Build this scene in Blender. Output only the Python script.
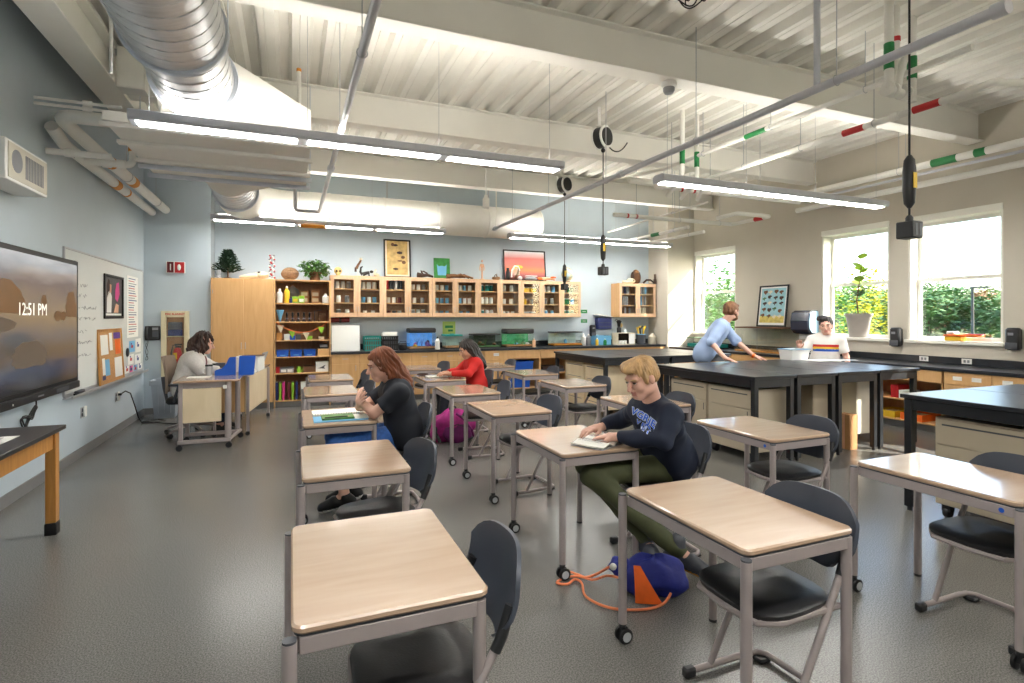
import bpy, bmesh, math, random
import numpy as np
from mathutils import Vector, Matrix
random.seed(7)
SC = bpy.context.scene
COL = SC.collection
for _o in list(bpy.data.objects):
    bpy.data.objects.remove(_o)

# ---------------------------------------------------------------- camera (photo frame 1024x683)
FPX, VPX, HORIZON, CAMZ = 542.0, 291.0, 317.0, 1.52
YAW = math.atan2(512 - VPX, FPX)
_cd = bpy.data.cameras.new('camera')
_cd.sensor_fit = 'HORIZONTAL'; _cd.sensor_width = 36.0
_cd.lens = FPX / 1024 * 36.0
_cd.shift_y = (HORIZON - 341.5) / 1024
_cd.clip_start = 0.05; _cd.clip_end = 2000
camera = bpy.data.objects.new('camera', _cd); COL.objects.link(camera)
camera.location = (0, 0, CAMZ); camera.rotation_euler = (math.pi / 2, 0, -YAW)
SC.camera = camera
# ---------------------------------------------------------------- world, sun, exposure
SUN_DIR = Vector((-1.0, 1.15, -0.92)).normalized()
_w = bpy.data.worlds.new('sky'); SC.world = _w; _w.use_nodes = True
_nt = _w.node_tree; _nt.nodes.clear()
_sky = _nt.nodes.new('ShaderNodeTexSky'); _sky.sky_type = 'NISHITA'; _sky.sun_disc = False
_sky.sun_elevation = math.asin(-SUN_DIR.z); _sky.sun_rotation = math.atan2(-SUN_DIR.x, -SUN_DIR.y)
_sky.air_density = 1.0; _sky.dust_density = 1.2; _sky.ozone_density = 1.0
_bg = _nt.nodes.new('ShaderNodeBackground'); _bg.inputs['Strength'].default_value = 0.5
_ow = _nt.nodes.new('ShaderNodeOutputWorld')
_nt.links.new(_sky.outputs[0], _bg.inputs[0]); _nt.links.new(_bg.outputs[0], _ow.inputs[0])
_sd = bpy.data.lights.new('sun', 'SUN'); _sd.energy = 6.5; _sd.angle = 0.009; _sd.color = (1, 0.93, 0.82)
sun = bpy.data.objects.new('sun', _sd); COL.objects.link(sun); sun.location = (30, -20, 30)
sun.rotation_euler = SUN_DIR.to_track_quat('-Z', 'Y').to_euler()
SC.view_settings.view_transform = 'Standard'; SC.view_settings.look = 'None'
SC.view_settings.gamma = 1.0; SC.view_settings.use_curve_mapping = False
SC.view_settings.exposure = 1.28
LAMP = 24.0          # emission of the pendant diffusers
UPLAMP = 14.5        # emission of the uplight strips on top of the pendants

# ---------------------------------------------------------------- materials
def lin(c):
    return tuple(((x / 255) / 12.92 if x / 255 <= 0.04045 else ((x / 255 + 0.055) / 1.055) ** 2.4) for x in c) + (1.0,)
MATS = {}
def _base(name):
    m = bpy.data.materials.new(name); m.use_nodes = True
    nt = m.node_tree; b = nt.nodes['Principled BSDF']
    MATS[name] = m
    return m, nt, b
def mk(name, col, rough=0.5, metal=0.0, var=0.06, scale=9.0, bump=0.0, bscale=None, spec=0.5, emit=None, estr=0.0, stretch=(1, 1, 1), coat=0.0):
    m, nt, b = _base(name)
    tc = nt.nodes.new('ShaderNodeTexCoord'); mp = nt.nodes.new('ShaderNodeMapping'); mp.inputs['Scale'].default_value = stretch
    nt.links.new(tc.outputs['Object'], mp.inputs[0])
    n = nt.nodes.new('ShaderNodeTexNoise'); n.inputs['Scale'].default_value = scale; n.inputs['Detail'].default_value = 5
    nt.links.new(mp.outputs[0], n.inputs['Vector'])
    r = nt.nodes.new('ShaderNodeValToRGB'); c = lin(col)
    r.color_ramp.elements[0].position = 0.3; r.color_ramp.elements[1].position = 0.7
    r.color_ramp.elements[0].color = tuple(x * (1 - var) for x in c[:3]) + (1,)
    r.color_ramp.elements[1].color = tuple(min(1, x * (1 + var)) for x in c[:3]) + (1,)
    nt.links.new(n.outputs['Fac'], r.inputs[0]); nt.links.new(r.outputs[0], b.inputs['Base Color'])
    b.inputs['Roughness'].default_value = rough; b.inputs['Metallic'].default_value = metal
    b.inputs['Specular IOR Level'].default_value = spec
    if coat: b.inputs['Coat Weight'].default_value = coat; b.inputs['Coat Roughness'].default_value = 0.12
    if bump:
        n2 = nt.nodes.new('ShaderNodeTexNoise'); n2.inputs['Scale'].default_value = bscale or scale * 6; n2.inputs['Detail'].default_value = 4
        nt.links.new(mp.outputs[0], n2.inputs['Vector'])
        bp = nt.nodes.new('ShaderNodeBump'); bp.inputs['Strength'].default_value = bump; bp.inputs['Distance'].default_value = 0.01
        nt.links.new(n2.outputs['Fac'], bp.inputs['Height']); nt.links.new(bp.outputs[0], b.inputs['Normal'])
    if emit is not None:
        b.inputs['Emission Color'].default_value = lin(emit); b.inputs['Emission Strength'].default_value = estr
    return m
def wood(name, c1, c2, rough=0.35, stretch=(14, 1.2, 14), scale=3.0, coat=0.0):
    m, nt, b = _base(name)
    tc = nt.nodes.new('ShaderNodeTexCoord'); mp = nt.nodes.new('ShaderNodeMapping'); mp.inputs['Scale'].default_value = stretch
    nt.links.new(tc.outputs['Object'], mp.inputs[0])
    n = nt.nodes.new('ShaderNodeTexNoise'); n.inputs['Scale'].default_value = scale; n.inputs['Detail'].default_value = 8; n.inputs['Distortion'].default_value = 0.6
    nt.links.new(mp.outputs[0], n.inputs['Vector'])
    r = nt.nodes.new('ShaderNodeValToRGB')
    r.color_ramp.elements[0].position = 0.3; r.color_ramp.elements[1].position = 0.7
    r.color_ramp.elements[0].color = lin(c1); r.color_ramp.elements[1].color = lin(c2)
    nt.links.new(n.outputs['Fac'], r.inputs[0]); nt.links.new(r.outputs[0], b.inputs['Base Color'])
    b.inputs['Roughness'].default_value = rough
    if coat: b.inputs['Coat Weight'].default_value = coat; b.inputs['Coat Roughness'].default_value = 0.09
    return m
def glassy(name, tint=(251, 253, 253), refl=0.12, rough=0.02):
    m = bpy.data.materials.new(name); m.use_nodes = True; MATS[name] = m
    nt = m.node_tree; nt.nodes.clear()
    o = nt.nodes.new('ShaderNodeOutputMaterial'); mx = nt.nodes.new('ShaderNodeMixShader')
    t = nt.nodes.new('ShaderNodeBsdfTransparent'); t.inputs[0].default_value = lin(tint)
    g = nt.nodes.new('ShaderNodeBsdfGlossy'); g.inputs['Roughness'].default_value = rough; g.inputs[0].default_value = (1, 1, 1, 1)
    lw = nt.nodes.new('ShaderNodeLayerWeight'); lw.inputs['Blend'].default_value = 0.5
    pw = nt.nodes.new('ShaderNodeMath'); pw.operation = 'POWER'; pw.inputs[1].default_value = 4.0
    ml = nt.nodes.new('ShaderNodeMath'); ml.operation = 'MULTIPLY_ADD'; ml.inputs[1].default_value = 0.5; ml.inputs[2].default_value = refl * 0.2
    nt.links.new(lw.outputs['Facing'], pw.inputs[0]); nt.links.new(pw.outputs[0], ml.inputs[0]); nt.links.new(ml.outputs[0], mx.inputs[0])
    nt.links.new(t.outputs[0], mx.inputs[1]); nt.links.new(g.outputs[0], mx.inputs[2]); nt.links.new(mx.outputs[0], o.inputs[0])
    return m
def glow(name, col, s):
    m = bpy.data.materials.new(name); m.use_nodes = True; MATS[name] = m
    nt = m.node_tree; nt.nodes.clear()
    o = nt.nodes.new('ShaderNodeOutputMaterial'); e = nt.nodes.new('ShaderNodeEmission')
    e.inputs[0].default_value = lin(col); e.inputs[1].default_value = s
    nt.links.new(e.outputs[0], o.inputs[0]); return m

mk('wall_cool', (190, 203, 212), 0.7, var=0.02, scale=3, bump=0.05, bscale=150)
mk('wall_warm', (204, 197, 183), 0.7, var=0.02, scale=3, bump=0.05, bscale=150)
mk('white_paint', (234, 232, 226), 0.55, var=0.02)
mk('trim_white', (238, 236, 226), 0.45, var=0.02)
mk('deck_paint', (240, 238, 231), 0.6, var=0.04, scale=2)
mk('beam_paint', (240, 238, 231), 0.55, var=0.03, scale=2)
mk('base_grey', (128, 128, 128), 0.5, var=0.04)
mk('grey_metal', (196, 198, 206), 0.35, 0.0, var=0.03, spec=0.6)
mk('duct_seam', (222, 224, 228), 0.4, 0.0)  # paler than the duct sheet: ridge brightness put into the colour against shading
mk('galv', (214, 216, 220), 0.34, 0.75, var=0.10, scale=5, stretch=(1, 6, 1))
mk('galv_flange', (204, 211, 223), 0.4, 0.1, var=0.05)
mk('taupe', (160, 150, 149), 0.42, 0.0, var=0.03, spec=0.5)
mk('black_plastic', (30, 31, 34), 0.45, var=0.08)
mk('charcoal', (70, 76, 88), 0.42, var=0.06, bump=0.05, bscale=220)
mk('seat_black', (36, 36, 38), 0.38, var=0.10, scale=6, bump=0.06, bscale=160)
mk('wheel_grey', (190, 194, 198), 0.4)
mk('chrome', (205, 207, 212), 0.15, 1.0, var=0.02)
mk('steel', (182, 184, 188), 0.35, 0.5, var=0.04)
wood('maple_top', (185, 156, 131), (195, 168, 143), 0.25, stretch=(1.2, 9, 9), scale=2.2, coat=0.7)
wood('maple_edge', (190, 156, 122), (206, 174, 140), 0.4)
wood('maple_cab', (206, 161, 106), (217, 175, 122), 0.4, stretch=(9, 9, 1.0), scale=2.0)
wood('maple_door', (212, 174, 138), (222, 187, 152), 0.38, stretch=(9, 9, 1.0), scale=2.0)
wood('maple_dark', (162, 118, 84), (182, 138, 102), 0.5, stretch=(9, 9, 1.0), scale=2.0)
wood('maple_pale', (226, 206, 170), (236, 218, 186), 0.45, stretch=(3, 3, 1.0), scale=2.0)
wood('oak', (178, 122, 58), (204, 148, 78), 0.4, stretch=(10, 10, 1.2), scale=3)
mk('black_top', (38, 41, 46), 0.3, var=0.10, scale=30, spec=0.5)
mk('black_frame', (24, 27, 32), 0.4, var=0.08)
mk('beige_metal', (186, 174, 152), 0.42, var=0.02)
mk('beige_light', (206, 200, 184), 0.45, var=0.02)
mk('dark_gap', (52, 44, 38), 0.8)
mk('black', (14, 14, 16), 0.5, var=0.1)
mk('white', (236, 236, 232), 0.5, var=0.02)
mk('whiteboard', (232, 236, 234), 0.22, var=0.015, scale=2)
mk('paper', (240, 239, 233), 0.7, var=0.02)
mk('ink_grey', (120, 124, 132), 0.7)
mk('ink_blue', (60, 80, 130), 0.7)
mk('cork', (196, 148, 96), 0.8, var=0.18, scale=60, bump=0.2)
mk('red', (190, 34, 38), 0.45)
mk('dark_red', (100, 22, 30), 0.55)
mk('green', (24, 120, 62), 0.5)
mk('lime', (140, 190, 50), 0.5)
mk('pink', (216, 60, 140), 0.5)
mk('orange', (240, 112, 34), 0.55)
mk('band_orange', (216, 140, 34), 0.55)
mk('yellow', (226, 186, 44), 0.5)
mk('blue', (28, 92, 200), 0.42)
mk('navy', (34, 46, 104), 0.5)
mk('sky_blue', (110, 178, 220), 0.5)
mk('teal', (22, 142, 136), 0.5)
mk('grey', (140, 142, 146), 0.5)
mk('dark_grey', (74, 77, 84), 0.5)
mk('bin_grey', (168, 178, 190), 0.5)
mk('cardboard', (176, 128, 84), 0.8, var=0.08)
mk('brown', (104, 70, 44), 0.7, var=0.15, scale=30)
mk('dark_brown', (62, 42, 32), 0.7, var=0.2, scale=30)
mk('bark', (128, 92, 62), 0.85, var=0.3, scale=30, bump=0.5)
mk('bone', (226, 212, 184), 0.6, var=0.08, scale=20)
mk('bone_yellow', (216, 186, 120), 0.55, var=0.1, scale=20)
mk('wicker', (150, 118, 88), 0.8, var=0.3, scale=60, bump=0.5)
mk('needle', (28, 54, 34), 0.7, var=0.3, scale=40)
mk('leaf', (78, 124, 52), 0.5, var=0.3, scale=20)
mk('leaf_dark', (54, 96, 44), 0.5, var=0.3, scale=20)
mk('stone_pot', (168, 160, 152), 0.7, var=0.05)
mk('peach', (226, 176, 140), 0.6)
mk('purple', (96, 62, 150), 0.6)
mk('green_picture', (60, 140, 66), 0.6, var=0.3, scale=15)
glassy('glass')
glassy('glass_green', (253, 255, 254), 0.2)
mk('water', (150, 196, 206), 0.1, var=0.1)
glow('lamp_lens', (255, 252, 246), LAMP)
glow('lamp_up', (255, 249, 238), UPLAMP)

# ---------------------------------------------------------------- mesh builder
class MB:
    def __init__(s): s.v = []; s.f = []; s.m = []; s.cur = 0
    def mat(s, i): s.cur = i; return s
    def add(s, vs, fs):
        o = len(s.v); s.v.extend([tuple(p) for p in vs])
        for f in fs: s.f.append(tuple(i + o for i in f)); s.m.append(s.cur)
        return s
    def box(s, x0, y0, z0, x1, y1, z1):
        v = [(x0, y0, z0), (x1, y0, z0), (x1, y1, z0), (x0, y1, z0), (x0, y0, z1), (x1, y0, z1), (x1, y1, z1), (x0, y1, z1)]
        return s.add(v, [(3, 2, 1, 0), (4, 5, 6, 7), (0, 1, 5, 4), (1, 2, 6, 5), (2, 3, 7, 6), (3, 0, 4, 7)])
    def cbox(s, x0, y0, z0, x1, y1, z1, c=0.004):
        # box with chamfered edges
        c = min(c, (x1 - x0) * .45, (y1 - y0) * .45, (z1 - z0) * .45)
        bm = bmesh.new(); bmesh.ops.create_cube(bm, size=1)
        for q in bm.verts: q.co = ((x0 + x1) / 2 + q.co.x * (x1 - x0), (y0 + y1) / 2 + q.co.y * (y1 - y0), (z0 + z1) / 2 + q.co.z * (z1 - z0))
        bmesh.ops.bevel(bm, geom=bm.edges[:], offset=c, segments=1, affect='EDGES')
        s.bm(bm); return s
    def bm(s, bm):
        bm.verts.index_update()
        s.add([q.co[:] for q in bm.verts], [tuple(q.index for q in f.verts) for f in bm.faces]); bm.free()
    def ring(s, c, ax, r, n, ref=None):
        ax = Vector(ax).normalized(); ref = ref or (Vector((0, 0, 1)) if abs(ax.z) < .9 else Vector((1, 0, 0)))
        u = ax.cross(ref).normalized(); w = ax.cross(u)
        return [Vector(c) + r * (math.cos(2 * math.pi * k / n) * u + math.sin(2 * math.pi * k / n) * w) for k in range(n)]
    def cyl(s, p, q, r, r2=None, n=12, caps=True):
        r2 = r if r2 is None else r2; ax = Vector(q) - Vector(p)
        a = s.ring(p, ax, r, n); b = s.ring(q, ax, r2, n)
        fs = [(k, k + n, (k + 1) % n + n, (k + 1) % n) for k in range(n)]
        if caps: fs += [tuple(range(n)), tuple(range(2 * n - 1, n - 1, -1))]
        return s.add(a + b, fs)
    def tube(s, pts, r, n=8, closed=False, caps=True, r_end=None):
        pts = [Vector(p) for p in pts]; m = len(pts); vs = []; ref = None
        for i, p in enumerate(pts):
            d = (pts[(i + 1) % m] - pts[i - 1]) if closed else (pts[min(i + 1, m - 1)] - pts[max(i - 1, 0)])
            d.normalize()
            if ref is None: ref = Vector((0, 0, 1)) if abs(d.z) < .9 else Vector((1, 0, 0))
            u = d.cross(ref).normalized(); ref = u.cross(d); w = ref
            rr = r if r_end is None else r + (r_end - r) * i / max(1, m - 1)
            vs += [p + rr * (math.cos(2 * math.pi * k / n) * u + math.sin(2 * math.pi * k / n) * w) for k in range(n)]
        fs = []
        for i in range(m if closed else m - 1):
            j = (i + 1) % m
            fs += [(i * n + k, i * n + (k + 1) % n, j * n + (k + 1) % n, j * n + k) for k in range(n)]
        if caps and not closed: fs += [tuple(range(n - 1, -1, -1)), tuple(range((m - 1) * n, m * n))]
        return s.add(vs, fs)
    def lathe(s, prof, c=(0, 0, 0), n=20, ax='z', sy=1.0):
        vs = []
        for r, z in prof:
            for k in range(n):
                a = 2 * math.pi * k / n; x, y = r * math.cos(a), r * math.sin(a) * sy
                p = (x, y, z) if ax == 'z' else ((z, x, y) if ax == 'x' else (y, z, x))
                vs.append((c[0] + p[0], c[1] + p[1], c[2] + p[2]))
        fs = []
        for i in range(len(prof) - 1):
            fs += [(i * n + k, i * n + (k + 1) % n, (i + 1) * n + (k + 1) % n, (i + 1) * n + k) for k in range(n)]
        fs += [tuple(range(n - 1, -1, -1)), tuple(range((len(prof) - 1) * n, len(prof) * n))]
        return s.add(vs, fs)
    def ell(s, c, r, nu=14, nv=8, rot=None):
        vs = []; R = rot or Matrix.Identity(3)
        for i in range(nv + 1):
            t = math.pi * i / nv - math.pi / 2
            for k in range(nu):
                a = 2 * math.pi * k / nu
                vs.append(Vector(c) + R @ Vector((r[0] * math.cos(t) * math.cos(a), r[1] * math.cos(t) * math.sin(a), r[2] * math.sin(t))))
        fs = [(i * nu + k, i * nu + (k + 1) % nu, (i + 1) * nu + (k + 1) % nu, (i + 1) * nu + k) for i in range(nv) for k in range(nu)]
        return s.add(vs, fs)
    def rslab(s, x0, y0, z0, x1, y1, z1, r=0.03, seg=5, ch=0.004):
        # slab with rounded plan corners and softened rim
        def outline(d):
            pts = []
            for cx, cy, a0 in ((x1 - r, y1 - r, 0), (x0 + r, y1 - r, 90), (x0 + r, y0 + r, 180), (x1 - r, y0 + r, 270)):
                for k in range(seg + 1):
                    a = math.radians(a0 + 90 * k / seg); pts.append((cx + (r - d) * math.cos(a), cy + (r - d) * math.sin(a)))
            return pts
        L = [(ch, z0), (0, z0 + ch), (0, z1 - ch), (ch, z1)]; vs = []; n = 4 * (seg + 1)
        for d, z in L: vs += [(x, y, z) for x, y in outline(d)]
        fs = []
        for i in range(3): fs += [(i * n + k, i * n + (k + 1) % n, (i + 1) * n + (k + 1) % n, (i + 1) * n + k) for k in range(n)]
        fs += [tuple(range(n - 1, -1, -1)), tuple(range(3 * n, 4 * n))]
        return s.add(vs, fs)
    def prism(s, poly, a, b, ax='y'):
        # polygon in the plane across ax, extruded from a to b
        def P(p, t): return {'y': (p[0], t, p[1]), 'x': (t, p[0], p[1]), 'z': (p[0], p[1], t)}[ax]
        n = len(poly); vs = [P(p, a) for p in poly] + [P(p, b) for p in poly]
        fs = [(k, (k + 1) % n, (k + 1) % n + n, k + n) for k in range(n)] + [tuple(range(n - 1, -1, -1)), tuple(range(n, 2 * n))]
        return s.add(vs, fs)
    def grid(s, rows):
        # rows of points -> open surface
        n = len(rows[0]); vs = [p for r in rows for p in r]
        return s.add(vs, [(i * n + k, i * n + k + 1, (i + 1) * n + k + 1, (i + 1) * n + k) for i in range(len(rows) - 1) for k in range(n - 1)])
    def shell(s, rows, t):
        # closed sheet: rows of (point, normal) offset by t
        a = [[Vector(p) for p, q in r] for r in rows]; b = [[Vector(p) + Vector(q) * t for p, q in r] for r in rows]
        n = len(a[0]); m = len(a); o = len(a) * n
        vs = [p for r in a for p in r] + [p for r in b for p in r]; fs = []
        for i in range(m - 1):
            for k in range(n - 1):
                q = (i * n + k, i * n + k + 1, (i + 1) * n + k + 1, (i + 1) * n + k)
                fs.append(q[::-1]); fs.append(tuple(j + o for j in q))
        bd = [k for k in range(n)] + [i * n + n - 1 for i in range(1, m)] + [(m - 1) * n + k for k in range(n - 2, -1, -1)] + [i * n for i in range(m - 2, 0, -1)]
        for j in range(len(bd)):
            p, q = bd[j], bd[(j + 1) % len(bd)]; fs.append((p, q, q + o, p + o))
        return s.add(vs, fs)
    def build(s, name, mats, parent=None, smooth=40, loc=None, rot=None):
        me = bpy.data.meshes.new(name); me.from_pydata(s.v, [], s.f)
        mats = mats if isinstance(mats, (list, tuple)) else [mats]
        for q in mats: me.materials.append(MATS[q] if isinstance(q, str) else q)
        if len(mats) > 1: me.polygons.foreach_set('material_index', s.m)
        bm = bmesh.new(); bm.from_mesh(me); bmesh.ops.recalc_face_normals(bm, faces=bm.faces[:]); bm.to_mesh(me); bm.free()
        if smooth:
            me.polygons.foreach_set('use_smooth', [True] * len(me.polygons)); me.set_sharp_from_angle(angle=math.radians(smooth))
        me.update()
        o = bpy.data.objects.new(name, me); COL.objects.link(o)
        if parent is not None: o.parent = parent
        if loc is not None: o.location = loc
        if rot is not None: o.rotation_euler = rot
        return o
def tag(o, label, cat=None, group=None, kind=None):
    o['label'] = label
    if cat: o['category'] = cat
    if group: o['group'] = group
    if kind: o['kind'] = kind
    return o
def thing(name, label, cat, loc=(0, 0, 0), rz=0.0, group=None, kind=None):
    o = bpy.data.objects.new(name, None); COL.objects.link(o); o.location = loc; o.rotation_euler = (0, 0, rz)
    o.empty_display_size = 0.05
    return tag(o, label, cat, group, kind)
KIDS = {}
def kids(o):
    return [c for c in bpy.data.objects if c.parent is o]
def dup(root, loc, rz, label, group=None, tree=None):
    # copy a thing with its parts and sub-parts; meshes stay shared
    def cp(node, parent):
        c = node[0].copy(); COL.objects.link(c)
        if parent is not None:
            c.parent = parent; c.matrix_parent_inverse = node[0].matrix_parent_inverse
        for k in node[1]: cp(k, c)
        return c
    tree = tree or tree_of(root)
    r = cp(tree, None); r.location = loc; r.rotation_euler = (0, 0, rz); r['label'] = label
    if group: r['group'] = group
    return r
def tree_of(o): return (o, [tree_of(c) for c in o.children])
def part(name, fn, mats, parent, **kw):
    b = MB(); fn(b); return b.build(name, mats, parent, **kw)
def B(name, mats, parent, *boxes, c=0.003, loc=None, smooth=40):
    # one part made of chamfered boxes
    b = MB()
    for q in boxes: b.cbox(*q, c=c)
    return b.build(name, mats, parent, loc=loc, smooth=smooth)
def text_mesh(body, size, name='lettering', extrude=0.0008, align='CENTER', bold=0.0):
    cu = bpy.data.curves.new(name, 'FONT'); cu.body = body; cu.size = size; cu.extrude = extrude; cu.offset = bold
    cu.align_x = align; cu.align_y = 'CENTER'; cu.resolution_u = 2
    o = bpy.data.objects.new('tmp', cu); COL.objects.link(o)
    dg = bpy.context.evaluated_depsgraph_get(); dg.update()
    me = bpy.data.meshes.new_from_object(o.evaluated_get(dg)); bpy.data.objects.remove(o); bpy.data.curves.remove(cu)
    me.name = name; return me
def text(body, size, mat, parent, loc, rot, name='lettering', bold=0.0, sx=1.0):
    me = text_mesh(body, size, name, bold=bold); me.materials.clear(); me.materials.append(MATS[mat])
    o = bpy.data.objects.new(name, me); COL.objects.link(o); o.parent = parent; o.location = loc; o.rotation_euler = rot
    o.scale = (sx, 1, 1); return o
R90 = math.pi / 2
# photo pixel -> point on a known plane (height z, wall x or wall y)
_s, _c = math.sin(YAW), math.cos(YAW)
def ray(u, v):
    a = (u - 512) / FPX; return (_s + a * _c, _c - a * _s, (HORIZON - v) / FPX)
def PZ(u, v, z):
    d = ray(u, v); t = (z - CAMZ) / d[2]; return Vector((d[0] * t, d[1] * t, z))
def PX(u, v, X):
    d = ray(u, v); t = X / d[0]; return Vector((X, d[1] * t, CAMZ + d[2] * t))
def PY(u, v, Y):
    d = ray(u, v); t = Y / d[1]; return Vector((d[0] * t, Y, CAMZ + d[2] * t))
# ================================================================ the room
LW, RW, BW, XW, FW = -2.12, 8.40, 10.45, 9.95, -2.2     # left wall, right wall, back wall, exit-wall plane, front wall
DECK = 4.21
def floor_mat():
    m, nt, b = _base('floor')
    tc = nt.nodes.new('ShaderNodeTexCoord')
    n1 = nt.nodes.new('ShaderNodeTexNoise'); n1.inputs['Scale'].default_value = 150; n1.inputs['Detail'].default_value = 3
    n2 = nt.nodes.new('ShaderNodeTexNoise'); n2.inputs['Scale'].default_value = 0.9; n2.inputs['Detail'].default_value = 4
    for n in (n1, n2): nt.links.new(tc.outputs['Object'], n.inputs['Vector'])
    r1 = nt.nodes.new('ShaderNodeValToRGB'); r1.color_ramp.elements[0].position = .38; r1.color_ramp.elements[1].position = .62
    r1.color_ramp.elements[0].color = lin((92, 91, 88)); r1.color_ramp.elements[1].color = lin((131, 130, 127))
    r2 = nt.nodes.new('ShaderNodeValToRGB'); r2.color_ramp.elements[0].color = (.9, .89, .88, 1); r2.color_ramp.elements[1].color = (1.06, 1.06, 1.06, 1)
    mx = nt.nodes.new('ShaderNodeMix'); mx.data_type = 'RGBA'; mx.blend_type = 'MULTIPLY'; mx.inputs['Factor'].default_value = 1
    nt.links.new(n1.outputs['Fac'], r1.inputs[0]); nt.links.new(n2.outputs['Fac'], r2.inputs[0])
    nt.links.new(r1.outputs[0], mx.inputs['A']); nt.links.new(r2.outputs[0], mx.inputs['B']); nt.links.new(mx.outputs['Result'], b.inputs['Base Color'])
    rr = nt.nodes.new('ShaderNodeMapRange'); rr.inputs['To Min'].default_value = .2; rr.inputs['To Max'].default_value = .3
    nt.links.new(n2.outputs['Fac'], rr.inputs[0]); nt.links.new(rr.outputs[0], b.inputs['Roughness'])
    bp = nt.nodes.new('ShaderNodeBump'); bp.inputs['Strength'].default_value = .02; bp.inputs['Distance'].default_value = .004
    nt.links.new(n1.outputs['Fac'], bp.inputs['Height']); nt.links.new(bp.outputs[0], b.inputs['Normal'])
floor_mat()
def struct(name, mb, mats, label, cat=None, smooth=0):
    o = mb.build(name, mats, smooth=smooth); return tag(o, label, cat or name.split('_')[0], kind='structure')
struct('floor', MB().box(LW - .2, FW - .2, -.12, RW + .3, BW + .2, 0), 'floor', 'grey speckled resilient floor of the whole classroom')
struct('wall_left', MB().box(LW - .15, FW - .15, 0, LW, BW + .15, DECK + .2), 'wall_cool', 'pale grey-blue wall behind the screen and whiteboard')
struct('wall_exit', MB().box(LW, XW, 0, -1.2, BW + .15, DECK + .2), 'wall_cool', 'short pale blue wall carrying the telephone and extinguisher box')
struct('wall_back', MB().box(-1.2, BW, 0, RW + .3, BW + .15, DECK + .2), 'wall_cool', 'pale blue rear wall behind the wall cabinets and aquariums')
struct('wall_front', MB().box(LW - .15, FW - .15, 0, RW + .3, FW, DECK + .2), 'wall_warm', 'plain wall behind the photographer', 'wall')
struct('wall_column', MB().box(7.68, 9.75, 0, RW, BW, DECK + .2), 'wall_warm', 'boxed-out pilaster in the rear corner beside the first window', 'wall')
# window openings on the right wall (y0, y1); sill and head heights
SILL, HEAD, WT = 1.18, 2.98, 0.27
WINS = [(8.52, 9.72), (5.45, 6.58), (4.03, 5.18), (1.10, 2.23), (-.35, .80)]
wb = MB(); ys = [FW] + [v for w in sorted(WINS) for v in w] + [BW]
for i in range(0, len(ys), 2): wb.box(RW, ys[i], 0, RW + WT, ys[i + 1], DECK + .2)
for a, b_ in WINS: wb.box(RW, a, 0, RW + WT, b_, SILL); wb.box(RW, a, HEAD, RW + WT, b_, DECK + .2)
struct('wall_right', wb, 'wall_warm', 'warm grey wall with the tall windows')
def window(i, a, b_, note):
    x0, x1 = RW + .17, RW + WT - .02
    o = thing('window_%d' % i, note, 'window', (0, 0, 0), kind='structure')
    b = MB()                                                     # painted reveal lining and outer frame
    b.cbox(RW - .015, a, HEAD - .09, x1, b_, HEAD); b.cbox(RW + .005, a, SILL, x1, a + .03, HEAD - .09); b.cbox(RW + .005, b_ - .03, SILL, x1, b_, HEAD - .09)
    b.build('window_frame', 'trim_white', o, smooth=0)
    B('window_sill', 'trim_white', o, (RW - .05, a - .03, SILL - .035, x1, b_ + .03, SILL + .012), c=.006)
    zm = (SILL + HEAD - .09) / 2 + .02
    for nm, z0, z1, xo in (('upper_sash', zm - .02, HEAD - .09, .03), ('lower_sash', SILL + .012, zm + .03, 0)):
        xa, xb = x0 + xo, x0 + xo + .03; A, Bb = a + .03, b_ - .03; t = .05
        s = MB(); s.box(xa, A, z0, xb, A + t, z1); s.box(xa, Bb - t, z0, xb, Bb, z1); s.box(xa, A + t, z0, xb, Bb - t, z0 + t); s.box(xa, A + t, z1 - t, xb, Bb - t, z1)
        so = s.build(nm, 'trim_white', o, smooth=0)
        p = MB().box(xa + .012, A + t, z0 + t, xa + .017, Bb - t, z1 - t).build('pane', 'glass', so, smooth=0)
    return o
WL = ['double-hung window beside the rear corner pilaster', 'double-hung window with the beige plant pot on its sill', 'double-hung window with the orange toy on its sill',
      'double-hung window further along the right wall', 'double-hung window beside the photographer']
for i, (a, b_) in enumerate(WINS): window(i + 1, a, b_, WL[i])
# baseboards
struct('baseboard_left', MB().box(LW, FW, 0, LW + .012, XW, .1), 'base_grey', 'grey rubber base along the screen wall')
struct('baseboard_exit', MB().box(LW + .012, XW - .012, 0, -1.2, XW, .1), 'base_grey', 'grey rubber base under the telephone wall')
struct('baseboard_front', MB().box(LW + .012, FW, 0, RW, FW + .012, .1), 'base_grey', 'grey rubber base behind the photographer')

# ceiling: slab with fluted deck panels
ceil = struct('ceiling', MB().box(LW - .15, FW - .15, DECK + .1, RW + .3, BW + .15, DECK + .25), 'deck_paint', 'cream painted fluted steel deck ceiling')
def deck_panel():
    p = .3048; prof = []
    for k in range(3):
        x = k * p
        prof += [(x + .004 if k == 0 else x, 0), (x + .055, 0), (x + .06, .008), (x + .066, 0), (x + .15, 0), (x + .185, .078), (x + .27, .078), (x + .3, 0)]
    prof += [(3 * p - .003, 0)]
    rows = [[((x, y, z), (0, 0, 1)) for x, z in prof] for y in (0, BW - FW)]
    return MB().shell(rows, .004)
dp = deck_panel().build('deck_panel', 'deck_paint', ceil, smooth=0)
x = LW + .0; k = 0
dp.location = (x, FW, DECK)
while x + .9144 < RW + .1:
    x += .9144; c = dp.copy(); COL.objects.link(c); c.location = (x, FW, DECK)
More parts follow.
